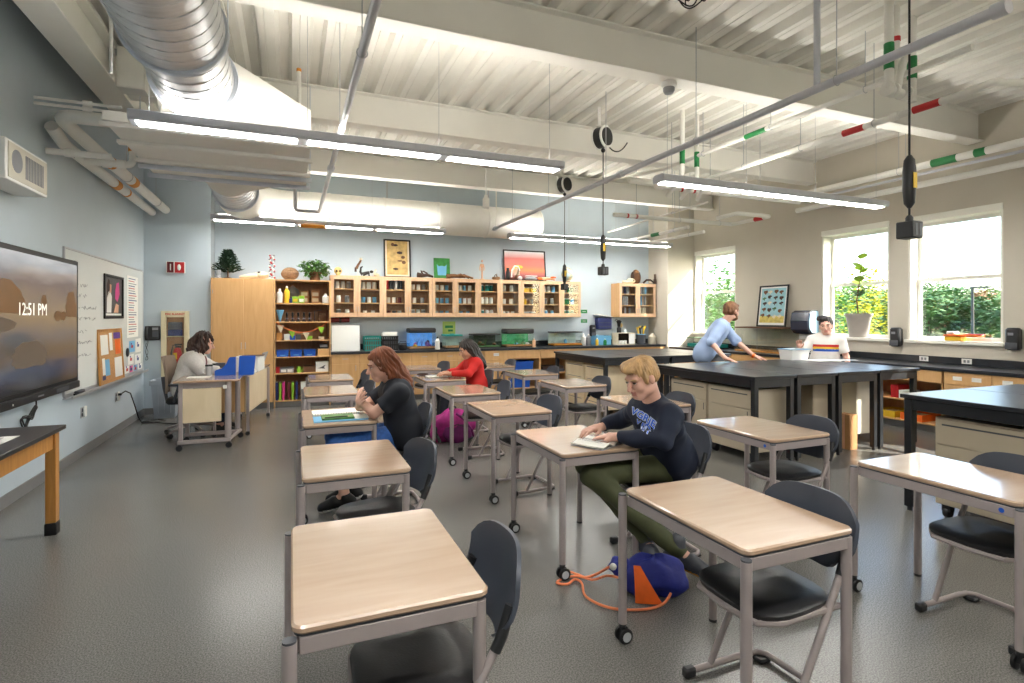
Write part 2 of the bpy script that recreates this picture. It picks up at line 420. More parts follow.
# beams along X
def ibeam(x0, x1, y, zb, zt, w=.2, t=.018, web=.03):
    b = MB(); b.cbox(x0, y, zb, x1, y + w, zb + t); b.cbox(x0, y, zt - t, x1, y + w, zt); b.box(x0, y + w / 2 - web, zb + t, x1, y + w / 2 + web, zt - t); return b
BB = 3.82
for i, y in enumerate((2.12, 4.23, 6.66, 9.10)):
    nm = ['over the front desks', 'with the small dome detector, nearest in view', 'in the middle, behind the near pendant lights', 'nearest the rear wall'][i]
    struct('ceiling_beam', ibeam(-1.58, RW, y, BB, DECK - .001), 'beam_paint', 'cream steel ceiling beam ' + nm, 'beam')
g = MB(); g.cbox(-1.86, FW, BB - .02, -1.585, XW, BB); g.cbox(-1.86, FW, DECK - .03, -1.585, XW, DECK - .001); g.box(-1.76, FW, BB, -1.68, XW, DECK - .03)
struct('ceiling_girder', g, 'beam_paint', 'cream steel girder running along the screen wall above the pipes', 'beam')
# ================================================================ pendant lights
def pendant(x0, x1, y, z, label):
    o = thing('pendant_light', label, 'light', ((x0 + x1) / 2, y, z), group='linear pendant lights')
    L = (x1 - x0) / 2
    b = MB(); prof = [(-.10, .018), (-.085, .0), (.085, .0), (.10, .018), (.10, .07), (.06, .088), (-.06, .088), (-.10, .07)]
    b.prism(prof, -L, L, 'x'); b.build('housing', 'grey_metal', o, smooth=0)
    n = 3; seg = 2 * L / n
    for k in range(n):
        a = -L + k * seg + .045; B('lens', 'lamp_lens', o, (a, -.06, -.006, a + seg - .09, .06, -.0005), c=.001, smooth=0)
    B('uplight', 'lamp_up', o, (-L + .1, -.045, .0885, L - .1, .045, .093), c=.001, smooth=0)
    for k in range(4):
        xx = -L + .12 + k * (2 * L - .24) / 3
        part('cable', lambda q: q.cyl((xx, 0, .08), (xx, 0, DECK - z), .0022, n=6), 'steel', o)
    return o
pendant(-1.13, 2.53, 4.91, 3.0, 'long grey pendant light hung below the silver duct')
pendant(3.74, 7.42, 4.91, 3.0, 'long grey pendant light above the dark lab tables')
pendant(-1.13, 2.53, 9.38, 3.0, 'long pendant light above the bookcase along the rear wall')
_t = PY(313, 231, 9.26)
_s1 = thing('orange_sleeve', 'small orange sleeve clipped to the pendant above the bookcase', 'marker', (_t.x, 9.26, 2.99)); B('sleeve', 'band_orange', _s1, (-.17, -.03, -.045, .17, .012, .008), c=.01); B('end_cap', 'oak', _s1, (-.19, -.034, -.05, -.1705, .014, .012), c=.004); B('end_cap', 'oak', _s1, (.1705, -.034, -.05, .19, .014, .012), c=.004)
pendant(3.76, 7.44, 9.38, 3.0, 'long pendant light above the rear counter by the corner cabinet')
pendant(-1.13, 2.53, .42, 3.0, 'long pendant light overhead near the front desks')  # added out-of-view row, assumed from the spacing of the visible rows
pendant(3.74, 7.42, .42, 3.0, 'long pendant light overhead near the front lab table')

# ================================================================ ducts
def ring_pts(c, r, n, y): return [(c[0] + r * math.cos(2 * math.pi * k / n), y, c[1] + r * math.sin(2 * math.pi * k / n)) for k in range(n)]
DX, DZ, DR = -.71, 3.42, .305
duct = thing('spiral_duct', 'large bare galvanised spiral duct running toward the camera over the left aisle', 'duct', (DX, 0, DZ))
def spiral(b, y0, y1, r, n=40, pitch=.135):
    # round pipe with a raised helical lock seam
    rows = []; k = 0; y = y0; steps = int((y1 - y0) / pitch * 16)
    b.cyl((0, y0, 0), (0, y1, 0), r, n=n)
    pts = []
    for i in range(int((y1 - y0) / pitch * 24)):
        a = i * 2 * math.pi / 24; pts.append(((r + .002) * math.cos(a), y0 + i * pitch / 24, (r + .002) * math.sin(a)))
    b.mat(1).tube(pts, .003, n=4)
part('duct_section', lambda b: spiral(b, -2.1, 4.08, DR), ['galv', 'duct_seam'], duct, smooth=50)
part('duct_section', lambda b: spiral(b, 4.12, 4.90, DR * .93), ['galv', 'duct_seam'], duct, smooth=50)
def flange(b, y, r0, r1, w=.05):
    b.lathe([(r0, y - w / 2), (r1, y - w / 2), (r1 + .006, y - w / 2 + .008), (r1 + .006, y + w / 2 - .008), (r1, y + w / 2), (r0, y + w / 2)], n=40, ax='y')
part('flange', lambda b: flange(b, 4.10, DR * .9, DR + .016), 'galv_flange', duct)
part('flange', lambda b: flange(b, 4.92, DR * .8, DR + .010), 'galv_flange', duct)
part('hanger_strap', lambda b: b.box(DR + .01, 4.09, -.02, DR + .014, 4.11, DECK - DZ), 'galv_flange', duct, smooth=0)
# flat rectangular duct with round-to-rectangle transitions
rd = thing('flat_duct', 'wide flat white sheet-metal duct crossing between the two round ducts', 'duct', (0, 0, 0))
RX0, RX1, RY0, RY1, RZ0, RZ1 = -1.42, .17, 5.32, 7.15, 3.12, 3.42
def trans(b, yr, cx, cz, r, yq, rect, n=48):
    x0, z0, x1, z1 = rect; A = []; Q = []
    for k in range(n):
        a = 2 * math.pi * k / n; c, s_ = math.cos(a), math.sin(a); A.append((cx + r * c, yr, cz + r * s_))
        m = max(abs(c), abs(s_)); Q.append(((x0 + x1) / 2 + (x1 - x0) / 2 * c / m, yq, (z0 + z1) / 2 + (z1 - z0) / 2 * s_ / m))
    b.add(A + Q, [(k, (k + 1) % n, (k + 1) % n + n, k + n) for k in range(n)])
part('transition', lambda b: trans(b, 4.93, DX, DZ, DR * .98, RY0, (-1.02, RZ0 + .08, RX1, RZ1)), 'white_paint', rd, smooth=30)
B('duct_body', 'white_paint', rd, (-1.02, RY0, RZ0 + .081, RX1, RY1, RZ1), smooth=0); B('bottom_plate', 'white_paint', rd, (RX0, RY0, RZ0, RX1, RY1, RZ0 + .08), smooth=0)
for y in (RY0 + .03, RY0 + .52, RY0 + .56, RY0 + 1.12, RY0 + 1.16):
    B('stiffener', 'white_paint', rd, (RX0 - .03, y, RZ0 - .035, RX1 + .03, y + .03, RZ0 - .0005), smooth=0)
for y in (RY0 + 1.35, RY0 + 1.75):
    B('trapeze_strut', 'galv_flange', rd, (RX0 - .05, y, RZ0 - .045, RX1 + .05, y + .042, RZ0 - .0005), smooth=0)
    for xx in (RX0 - .035, RX1 + .035): part('hanger_rod', lambda q: q.cyl((xx, y + .02, RZ0 - .05), (xx, y + .02, DECK), .005, n=6), 'galv_flange', rd)
RDX, RDZ, RDR = -.72, 3.30, .27
part('transition', lambda b: trans(b, 7.6, RDX, RDZ, RDR, RY1, (-1.02, RZ0 + .08, RX1, RZ1)), 'white_paint', rd, smooth=30)
# round white duct: spiral stub, elbow and long run along the rear wall
wd = thing('round_duct', 'round white duct along the rear wall lit from below by the pendant light', 'duct', (0, 0, 0))
part('spiral_stub', lambda b: [b.cyl((RDX, 7.62, RDZ), (RDX, 8.5, RDZ), RDR, n=36)] + [b.lathe([(RDR, y), (RDR + .006, y + .004), (RDR, y + .008)], c=(RDX, 0, RDZ), n=36, ax='y') for y in (7.75, 7.9, 8.05, 8.2, 8.35)], 'galv', wd)
part('flange', lambda b: b.lathe([(RDR - .01, 8.5), (RDR + .03, 8.5), (RDR + .03, 8.56), (RDR - .01, 8.56)], c=(RDX, 0, RDZ), n=36, ax='y'), 'galv_flange', wd)
WY, WZ, WR = 9.96, 3.37, .30
def elbow(b):
    pts = [(RDX, 8.56, RDZ)]
    for k in range(9):
        a = math.radians(90 * k / 8); pts.append((RDX + 1.0 * (1 - math.cos(a)), WY - 1.0 + 1.0 * math.sin(a), RDZ + (WZ - RDZ) * k / 8))
    b.tube(pts, RDR + .02, n=32)
part('elbow', elbow, 'white_paint', wd)
part('run', lambda b: b.cyl((RDX + 1.0, WY, WZ), (4.62, WY, WZ), WR, n=40), 'white_paint', wd)
for xx in (.62, 1.55, 2.55, 3.5, 4.6): part('seam_band', lambda b: b.lathe([(WR, -.02), (WR + .008, -.015), (WR + .008, .015), (WR, .02)], c=(xx, WY, WZ), n=40, ax='x'), 'white_paint', wd)
for xx in (1.6, 3.55): part('hanger_strap', lambda b: b.box(xx, WY - .004, WZ + WR, xx + .025, WY + .004, DECK), 'steel', wd, smooth=0)

# ================================================================ pipes and conduits
def pipe(name, label, pts, r, mat='white_paint', hang=(), bands=(), cat='pipe', elbow_r=None, couplings=(), rnd=.06, n=12):
    # pts: corners; rounded corners; hang: fractions for hanger rods; bands: (fraction, length, material)
    P = [Vector(p) for p in pts]; out = [P[0]]
    for i in range(1, len(P) - 1):
        a, b, c = P[i - 1], P[i], P[i + 1]; d0 = (a - b).normalized(); d1 = (c - b).normalized()
        rr = min(rnd, (a - b).length * .45, (c - b).length * .45)
        for t in (0, .25, .5, .75, 1):
            q = b + d0 * rr * (1 - t) ** 2 + d1 * rr * t ** 2; out.append(q)
    out.append(P[-1])
    o = thing(name, label, cat, P[0])
    L = [Vector(p) - P[0] for p in out]
    part('pipe_run', lambda b: b.tube(L, r, n=n), mat, o)
    tot = [0]
    for i in range(1, len(L)): tot.append(tot[-1] + (L[i] - L[i - 1]).length)
    def at(f):
        d = f * tot[-1]
        for i in range(1, len(L)):
            if tot[i] >= d:
                t = (d - tot[i - 1]) / max(1e-6, tot[i] - tot[i - 1]); return L[i - 1].lerp(L[i], t), (L[i] - L[i - 1]).normalized()
        return L[-1], (L[-1] - L[-2]).normalized()
    for f, l, mt in bands:
        p, d = at(f); part('marker_band', lambda b: b.cyl(p - d * l / 2, p + d * l / 2, r + .004, n=n), mt, o)
    for f in couplings:
        p, d = at(f); part('coupling', lambda b: b.cyl(p - d * .035, p + d * .035, r + .012, n=n), mat, o)
    for f in hang:
        p, d = at(f); h = DECK - P[0].z - p.z
        part('hanger_rod', lambda b: b.cyl((p.x, p.y, p.z + r), (p.x, p.y, p.z + h), .004, n=6), 'steel', o)
        part('clevis', lambda b: b.tube([p + d * 0 + Vector(((r + .006) * math.cos(a) * abs(d.y), (r + .006) * math.cos(a) * abs(d.x), (r + .006) * math.sin(a))) for a in [2 * math.pi * k / 12 for k in range(12)]], .004, n=4, closed=True), 'steel', o)
    return o
ZP = 3.52
# long sprinkler main across the room, and the one further left
a = PZ(1000, 10, ZP); b_ = PZ(498, 231, ZP)
pipe('sprinkler_pipe', 'long grey sprinkler pipe running diagonally across the view to the rear wall', [(3.48, 1.68, 3.15), (3.48, 9.45, 3.15)], .029, 'grey_metal', hang=(.12, .3, .5, .7, .88), couplings=(.0, .46, .985))
pipe('sprinkler_pipe', 'grey sprinkler pipe over the left desk column, rising again near the rear', [(.41, -1.5, 3.165), (.41, 9.0, 3.165), (.06, 9.0, 3.165), (.06, 9.0, DECK)], .027, 'grey_metal', hang=(.3, .42, .56), couplings=(.66,))
pipe('sprinkler_drop', 'thin white drop from the sprinkler pipe end up to the deck', [(3.48, 9.3, 3.18), (3.48, 9.3, DECK)], .012, 'white_paint')
pipe('sprinkler_riser', 'white sprinkler riser above the first pendant light', [(.08, 6.3, 3.5), (.08, 6.3, DECK)], .022, 'white_paint', bands=((.97, .03, 'band_orange'),), couplings=(.04,))
p = PX(817, 92, 3.48)
pipe('sprinkler_riser', 'grey sprinkler riser standing on the diagonal pipe', [(3.48, p.y, 3.18), (3.48, p.y, DECK)], .022, 'grey_metal')
# marked lab gas lines at right
p0 = PZ(930, 105, 3.42)
XG = p0.x
pipe('gas_pipe', 'white gas pipe with red marker bands and a flanged valve', [(XG + .5, 2.6, 3.5), (XG, 2.62, 3.44), (XG, 2.8, 3.42), (XG, 5.9, 3.42), (XG + .1, 6.2, 3.2)], .03, 'white_paint', hang=(.35, .55, .75), bands=((.235, .22, 'red'), (.40, .22, 'red')), couplings=(.3,))
p0 = PZ(887, 81, 3.66)
pipe('water_pipe', 'white water pipe with a green marker band', [(p0.x, 2.6, 3.66), (p0.x, 6.4, 3.66), (p0.x - .2, 6.9, 3.66)], .026, 'white_paint', hang=(.2, .45, .7), bands=((.5, .3, 'green'),))
# drops through the deck near (890-920, 0-90)
RY = 3.05
for u, r, bd, lb in ((889, .035, ((.35, .22, 'green'),), 'white vertical pipe with green marker, leftmost of the three drops'), (896, .03, ((.45, .04, 'red'), (.62, .04, 'red')), 'white vertical pipe with two red bands between the drops'), (912, .035, ((.4, .2, 'green'),), 'thick white vertical pipe, rightmost of the three drops')):
    p = PY(u, 80, RY)
    pipe('pipe_drop', lb, [(p.x, RY, 3.46), (p.x, RY, DECK + .02)], r, 'white_paint', bands=bd)
    RY += .06
v = thing('pipe_valve', 'white flanged valve assembly where the three pipe drops meet', 'valve', (PY(897, 104, 3.05).x, 3.05, 3.45))
part('valve_body', lambda b: b.cyl((-.12, 0, 0), (.12, 0, -.02), .04, n=12), 'white_paint', v)
for xx in (-.12, -.05, .06, .12): part('flange', lambda b: b.cyl((xx - .01, 0, 0), (xx + .01, 0, 0), .06, n=14), 'white_paint', v)
part('branch', lambda b: b.tube([(0, 0, 0), (0, -.02, .12), (-.03, -.1, .3)], .03, n=10), 'white_paint', v)
# pipes along the right wall
for z, X, r, mt, lb, bd in ((3.60, 8.05, .05, 'white_paint', 'thick white pipe along the window wall with green flow arrows', ((.735, .3, 'green'), (.69, .12, 'green'))), (3.48, 8.0, .02, 'grey_metal', 'thin grey conduit along the window wall under the thick pipe', ()), (3.38, 8.2, .045, 'white_paint', 'white pipe tight against the window wall above the windows', ())):
    pipe('wall_pipe', lb, [(X, FW + .05, z), (X, 6.9 if r > .03 else 6.5, z)], r, mt, hang=(.35, .6, .8) if r > .03 else (), bands=bd)
# cross pipes near the second pendant
zc = 3.30
pipe('cross_pipe', 'white pipe with two red clips crossing behind the second pendant light', [(4.6, 6.1, zc), (7.3, 6.1, zc)], .035, 'white_paint', hang=(.1, .35, .7), bands=((.16, .03, 'red'), (.24, .03, 'red')))
pipe('cross_pipe', 'white pipe loop with red bands hung beneath the right-hand pendant light', [(4.9, 7.6, 3.2), (7.4, 7.6, 3.2), (7.4, 6.75, 3.2), (6.7, 6.75, 3.2), (6.7, 7.2, 3.2)], .035, 'white_paint', hang=(.1, .3, .5), bands=((.06, .03, 'red'), (.1, .03, 'red'), (.7, .18, 'red')))
pipe('cross_pipe', 'long white pipe crossing above the lab tables below the beam', [(4.75, 6.95, 3.6), (8.0, 6.95, 3.6)], .045, 'white_paint', hang=(.2, .5, .8))
for zz, lb, bd in ((3.12, 'short white branch pipe with a green band by the corner pilaster', ((.5, .25, 'green'),)), (3.06, 'short white branch pipe hung beside the green banded one', ())):
    xx = 6.55 if bd else 6.9
    pipe('branch_pipe', lb, [(xx, 7.75, zz), (xx, 9.6, zz)], .033, 'white_paint', hang=(.2, .8), bands=bd)
pipe('sprinkler_branch', 'thin grey sprinkler branch ending above the corner wall cabinet', [(6.15, 6.8, 3.35), (6.15, 9.75, 3.3)], .018, 'white_paint', hang=(.3, .9))
for (pa, pb, c1, lb) in (((5.0, 5.75, DECK), (5.0, 5.75, 3.36), 'white drop pipe with a green tape bending to the branch lines', 'green'), ((4.72, 5.7, DECK), (4.72, 5.7, 3.36), 'white drop pipe with a green tape beside the cord reel', 'green')):
    lb, c1 = c1, lb
    pipe('pipe_drop', lb, [pa, pb, (pb[0] + .12, pb[1] + .45, 3.2)], .03, 'white_paint', bands=((.45, .2, 'green'),))
# insulated pipes near the screen wall
pipe('insulated_pipe', 'white insulated pipe with orange bands, farther from the screen wall', [(-1.45, 6.0, 3.32), (-1.92, 6.0, 3.32), (-1.92, 6.3, 3.3), (-1.82, 6.5, 3.2), (-1.82, 9.92, 3.2)], .06, 'white', hang=(.5, .85), bands=((.56, .16, 'band_orange'), (.36, .07, 'band_orange')), rnd=.14, n=16)
pipe('insulated_pipe', 'white insulated pipe with orange bands, tight to the screen wall', [(-2.02, 6.15, 3.26), (-2.0, 6.4, 3.16), (-2.0, 9.92, 3.15)], .055, 'white', bands=((.5, .16, 'band_orange'), (.62, .05, 'band_orange')), rnd=.1, n=16)
pipe('valve_pipe', 'short white valve branch sticking out from the screen wall pipes', [(LW + .02, 6.28, 3.06), (-1.6, 6.28, 3.06)], .03, 'white', couplings=(.35,))
pipe('valve_pipe', 'short white valve branch between the two insulated pipes', [(-1.9, 6.6, 3.07), (-1.5, 6.6, 3.07), (-1.5, 6.6, 3.3)], .035, 'white', couplings=(.3, .5), bands=((.9, .06, 'band_orange'),))
for z, lb in ((3.47, 'upper thin white conduit crossing from the screen wall to the ducts'), (3.42, 'lower thin white conduit crossing from the screen wall to the ducts')):
    pipe('conduit', lb, [(LW + .01, 6.05, z), (-1.46, 6.05, z)], .014, 'white', couplings=(.6,))
pipe('conduit', 'thin white vertical conduit beside the silver duct', [(-1.3, 5.1, 3.42), (-1.3, 5.1, DECK)], .013, 'white')
jb = thing('junction_box', 'white metal junction box up beside the silver duct', 'box', (-1.46, 6.45, 3.97))
B('box_body', 'white_paint', jb, (-.12, -.1, -.2, .12, .1, .2)); B('cover', 'white_paint', jb, (-.11, -.108, -.19, .11, -.1, .19)); part('clip', lambda b: b.box(-.13, -.11, .1, -.11, -.1, .16), 'steel', jb)
# dome detector under the near beam, hanging cylinder speaker
q = PZ(672, 84, BB - .04)
d = thing('smoke_detector', 'small white dome detector fixed under the near ceiling beam', 'detector', (q.x, 4.33, BB))
part('base_ring', lambda b: b.lathe([(.06, -.0), (.075, -.01), (.075, -.05), (.06, -.06)]), 'white', d); part('dome', lambda b: b.lathe([(.055, -.06), (.055, -.09), (.04, -.115), (.01, -.125)]), 'grey', d)
q = PY(486, 203, 8.9)
d = thing('hanging_sensor', 'white cylinder sensor hanging in front of the rear duct', 'sensor', (q.x, 8.9, q.z))
part('sensor_body', lambda b: b.lathe([(.05, -.09), (.06, -.08), (.06, .07), (.045, .09)]), 'white', d); part('stem', lambda b: b.cyl((0, 0, .09), (0, 0, BB - q.z + .3), .01), 'white', d); part('cap', lambda b: b.lathe([(.03, .09), (.03, .13), (.012, .15)]), 'white', d)
w_ = thing('coiled_wire', 'loop of black wire tucked against the deck above the near beam', 'wire', (2.9, 3.6, DECK - .06))
part('wire', lambda b: b.tube([(.11 * math.sin(t * .9) + t * .012, .07 * math.cos(t * .9), .03 * math.sin(t * 2.1)) for t in np.linspace(0, 20, 90)], .006, n=5), 'black', w_)

# ================================================================ cord reels
def reel(x, y, zr, zh, zb, label, showreel=True):
    o = thing('cord_reel', label, 'cord reel', (x, y, 0), group='ceiling cord reels')
    rz = zr
    b = MB()
    rot = Matrix.Rotation(math.radians(25), 3, 'Z')
    def disc(bb, yy0, yy1, r): bb.cyl(rot @ Vector((0, yy0, 0)) + Vector((0, 0, rz)), rot @ Vector((0, yy1, 0)) + Vector((0, 0, rz)), r, n=28)
    part('side_plate', lambda q: disc(q, -.075, -.055, .14), 'white', o); part('hub', lambda q: disc(q, -.09, -.075, .112), 'black', o)
    part('drum', lambda q: disc(q, -.055, .05, .13), 'black_plastic', o); part('side_plate', lambda q: disc(q, .05, .065, .14), 'white', o)
    part('bracket', lambda q: (q.box(-.02, .055, rz - .1, .02, .07, DECK), q.box(-.09, -.02, rz + .13, .09, .08, rz + .15)), 'white_paint', o, smooth=0)
    part('cord_stop', lambda q: q.ell((0, -.03, rz - .17), (.028, .028, .03)), 'black', o)
    part('power_cord', lambda q: q.cyl((0, -.03, rz - .14), (0, -.03, zb + .06), .0065, n=8), 'black', o)
    h = part('grip', lambda q: q.lathe([(.01, zh - .17), (.03, zh - .14), (.037, zh - .05), (.037, zh + .06), (.03, zh + .13), (.012, zh + .16)], c=(0, -.03, 0), n=16), 'black_plastic', o)
    B('warning_label', 'yellow', h, (-.022, -.071, zh - .05, .01, -.066, zh + .045), c=.001)
    bx = B('outlet_box', 'black_plastic', o, (-.052, -.082, zb - .06, .052, .022, zb + .045), c=.006)
    part('socket', lambda q: (q.box(-.03, -.085, zb - .045, -.004, -.081, zb + .03), q.box(.008, -.085, zb - .045, .034, -.081, zb + .03)), 'dark_grey', bx, smooth=0)
    part('collar', lambda q: q.lathe([(.022, zb + .045), (.022, zb + .07), (.012, zb + .085)], c=(0, -.03, 0)), 'black_plastic', o)
    if showreel: part('cord_loop', lambda q: q.tube([(.1 + .35 * t, .1, rz + .02 - .55 * t * (1 - t)) for t in np.linspace(0, 1, 14)], .008, n=6), 'black', o)
    return o
reel(3.58, 2.23, 3.85, 2.37, 2.07, 'cord reel whose black pendant outlet hangs closest, in front of the windows')
reel(3.66, 5.95, 3.80, 2.40, 2.11, 'cord reel with its pendant outlet hanging above the sunset picture side')
reel(4.32, 8.25, 3.78, 2.26, 2.04, 'farthest cord reel, its pendant outlet hanging before the globe', False)
# ================================================================ student desks
DW, DL, DH = .545, .74, .72
def make_desk(label):
    # origin at the near-left floor corner; x across (seat side at +x), y along
    o = thing('student_desk', label, 'desk', group='student desks')
    b = MB(); b.rslab(0, 0, DH - .023, DW, DL, DH, r=.035, seg=5, ch=.006); b.build('desk_top', 'maple_top', o)
    b = MB(); b.rslab(.006, .006, DH - .03, DW - .006, DL - .006, DH - .0235, r=.03, seg=4, ch=.001); b.build('edge_band', 'dark_grey', o)
    r = MB(); z0, z1 = DH - .075, DH - .031
    for q in ((.005, .02, .028, DL - .02), (DW - .04, .02, DW - .018, DL - .02), (.02, .004, DW - .03, .026), (.02, DL - .026, DW - .03, DL - .004)):
        r.cbox(q[0], q[1], z0, q[2], q[3], z1, .002)
    r.build('frame', 'taupe', o)
    for (x, y, cast) in ((-.004, -.002, 1), (-.004, DL + .002, 1), (DW - .03, .018, 0), (DW - .03, DL - .018, 0)):
        zb = .09 if cast else .012
        lg = part('leg', lambda q: q.cyl((x, y, zb), (x, y, DH - .032), .0195, n=14), 'taupe', o)
        if cast:
            part('leg_cap', lambda q: q.cyl((x, y, DH - .032), (x, y, DH - .026), .0185, n=14), 'dark_grey', lg)
            part('caster', lambda q: (q.cyl((x, y, .07), (x, y, .09), .017, n=10), q.box(x - .012, y - .009, .036, x + .014, y + .009, .078)), 'black_plastic', lg)
            part('wheel', lambda q: (q.mat(0).lathe([(.028, -.028), (.035, -.024), (.035, -.011), (.02, -.01)], c=(x + .006, y, .0353), n=18, ax='y'), q.lathe([(.02, .01), (.035, .011), (.035, .024), (.028, .028)], c=(x + .006, y, .0353), n=18, ax='y'),
                                     q.mat(1).lathe([(.022, -.0305), (.022, -.0282)], c=(x + .006, y, .0353), n=16, ax='y')), ['black', 'wheel_grey'], lg)
        else:
            part('glide', lambda q: q.cyl((x, y, .0), (x, y, .013), .02, n=12), 'black_plastic', lg)
    return o
DESKS = [  # x, y, label
    (.0, 1.50, 'empty maple-topped desk closest to the camera in the leftmost column'),
    (.05, 2.86, 'empty maple desk in front of the red-haired student, second in leftmost column'),
    (.08, 4.26, 'maple desk with notebooks where the red-haired student leans'),
    (.13, 5.90, 'empty maple desk just beyond the red-haired student'),
    (.21, 7.25, 'rearmost empty maple desk of the leftmost column, by the bookcase'),
    (1.44, 1.41, 'empty maple desk standing before the orange and blue bag, large in the foreground'),
    (1.46, 2.80, 'maple desk where the blond student reads an open book'),
    (1.53, 4.15, 'empty maple desk directly behind the blond reader in the middle column'),
    (1.53, 5.38, 'maple desk beside the magenta backpack, in the middle column'),
    (1.56, 6.70, 'maple desk where the student in red sits'),
    (1.62, 8.20, 'farthest maple desk of the middle column, behind the student in red'),
    (2.90, 1.33, 'maple desk cut off by the right edge of the picture'),
    (2.90, 2.62, 'empty maple desk alone before the beige drawer cabinets of the lab island'),
    (2.87, 3.98, 'maple desk half hidden behind the blond reader'),
    (2.92, 5.50, 'empty maple desk next to the rear lab table corner, right column'),
    (2.97, 6.85, 'empty maple desk with pale reflections, before the open blue-bin cupboard'),
    (2.85, 8.18, 'rearmost maple desk of the right column, against the tagged drawers'),
]
d0 = make_desk(DESKS[0][2]); d0.location = (DESKS[0][0], DESKS[0][1], 0); _dt = tree_of(d0)
for x, y, lb in DESKS[1:]: dup(d0, (x, y, 0), 0, lb, tree=_dt)
for o in [q for q in COL.objects if q.name.startswith('student_desk') and q.parent is None]:      # blue dot stickers seen on two frames
    if o['label'] in (DESKS[11][2], DESKS[12][2]): part('sticker', lambda q: q.cyl((.0045, .07, DH - .053), (.0036, .07, DH - .053), .011, n=12), 'blue', o)
# ================================================================ student chairs (face -x)
def make_chair(label):
    o = thing('student_chair', label, 'chair', group='student chairs')
    # seat pad: rounded trapezoid, slightly dished
    b = MB(); n = 28; top = []; rim = []; bot = []
    for k in range(n):
        a = 2 * math.pi * k / n; e = 3.6
        cx = math.copysign(abs(math.cos(a)) ** (2 / e), math.cos(a)); sy = math.copysign(abs(math.sin(a)) ** (2 / e), math.sin(a))
        x = .20 * cx; y = (.205 - .012 * cx) * sy
        zz = .008 * (x + .05) * 5 * .5 - (.006 if cx < -.85 else 0)
        top.append((x * .94, y * .94, .452 + zz)); rim.append((x, y, .442 + zz)); bot.append((x * .98, y * .98, .424 + zz))
    b.add([(0, 0, .444)] + [(p[0] * .55, p[1] * .55, .4465) for p in top] + top + rim + bot + [(0, 0, .424)],
          [(0, 1 + k, 1 + (k + 1) % n) for k in range(n)] + [(1 + i * n + k, 1 + (i + 1) * n + k, 1 + (i + 1) * n + (k + 1) % n, 1 + i * n + (k + 1) % n) for i in range(3) for k in range(n)] + [(1 + 3 * n + k, 1 + 4 * n, 1 + 3 * n + (k + 1) % n) for k in range(n)])
    b.build('seat', 'seat_black', o, smooth=60)
    # taupe rail under the seat
    pts = [(.19, -.19, .415), (-.12, -.195, .413), (-.185, -.15, .405), (-.2, 0, .402), (-.185, .15, .405), (-.12, .195, .413), (.19, .19, .415)]
    part('seat_rail', lambda q: q.tube(pts, .0125, n=8), 'taupe', o)
    part('cross_rail', lambda q: q.cyl((.17, -.19, .412), (.17, .19, .412), .011, n=8), 'taupe', o)
    # curved backrest shell
    rows = []
    for i in range(11):
        t = i / 10; z = .515 + .285 * t; w = .215 * (1 - .22 * (1 - min(1, t / .45)) ** 2)
        r = []
        for k in range(15):
            s_ = -1 + k / 7; y = w * s_; x = .245 + .06 * t + .018 * math.sin(t * 3.0) - .06 * s_ * s_
            zz = z - (.075 * abs(s_) ** 4.5 * max(0, (t - .35) / .65) - .05 * abs(s_) ** 4 * max(0, (.35 - t) / .35))
            r.append(((x, y, zz), Vector((1, .5 * s_, -.1)).normalized()))
        rows.append(r)
    part('backrest', lambda q: q.shell(rows, .014), 'charcoal', o, smooth=50)
    for s in (-1, 1):
        y = .198 * s
        u = part('side_tube', lambda q: q.tube([(-.085, y, .028), (.08, y, .33), (.13, y, .43), (.20, y * .97, .55), (.232, y * .95, .60)], .0135, n=10), 'taupe', o)
        part('sleeve', lambda q: q.tube([(.19, y * .98, .53), (.212, y * .97, .57), (.245, y * .92, .65)], .018, n=10), 'black_plastic', u)
    def base(q):
        P = [(-.2, -.198, .024), (.12, -.198, .024), (.17, -.19, .024), (.2, -.16, .024), (.21, 0, .024), (.2, .16, .024), (.17, .19, .024), (.12, .198, .024), (-.2, .198, .024)]
        q.tube(P, .0135, n=10)
    ru = part('floor_runner', base, 'taupe', o)
    for s in (-1, 1):
        part('end_cap', lambda q: q.cbox(-.225, .198 * s - .019, .0, -.17, .198 * s + .019, .043, .008), 'black_plastic', ru)
        part('floor_pad', lambda q: q.cbox(.14, .165 * s - .03, .0, .205, .165 * s + .03, .02, .008), 'black_plastic', ru)
    return o
CHAIRS = [
    (.37, 1.70, .16, 'grey-backed chair tucked under the desk closest to the camera'), (.44, 3.07, .2, 'grey-backed chair at the second desk of the leftmost column'),
    (.76, 4.45, 0, 'chair the red-haired student sits on'), (.56, 6.25, .12, 'dark chair behind the red-haired student, nearer one'), (.68, 7.6, .1, 'dark chair behind the red-haired student, farther one'),
    (1.755, 1.64, 0, 'black chair under the foreground desk by the orange and blue bag'), (2.21, 2.92, 0, 'chair the blond reader sits on'), (1.94, 4.46, .08, 'empty dark chair behind the blond reader in the middle column'),
    (1.97, 5.72, -.05, 'dark chair at the desk beside the magenta backpack'), (2.22, 6.96, 0, 'chair the student in red sits on'), (2.05, 8.55, .2, 'small dark chair farthest back near the tagged drawers'),
    (3.215, 1.60, 0, 'black chair at the desk cut off by the right picture edge'), (3.24, 2.83, -.03, 'grey chair before the beige drawer cabinets of the lab island'),
    (3.19, 4.20, 0, 'grey chair mostly hidden behind the blond reader'), (3.24, 5.70, 0, 'grey chair beside the rear lab table corner'), (3.30, 7.15, -.03, 'grey chair at the desk with pale reflections'),
    (3.20, 8.55, .05, 'dark chair at the rearmost desk of the right column'),
]
c0 = make_chair(CHAIRS[0][3]); c0.location = (CHAIRS[0][0], CHAIRS[0][1], 0); _ct = tree_of(c0)
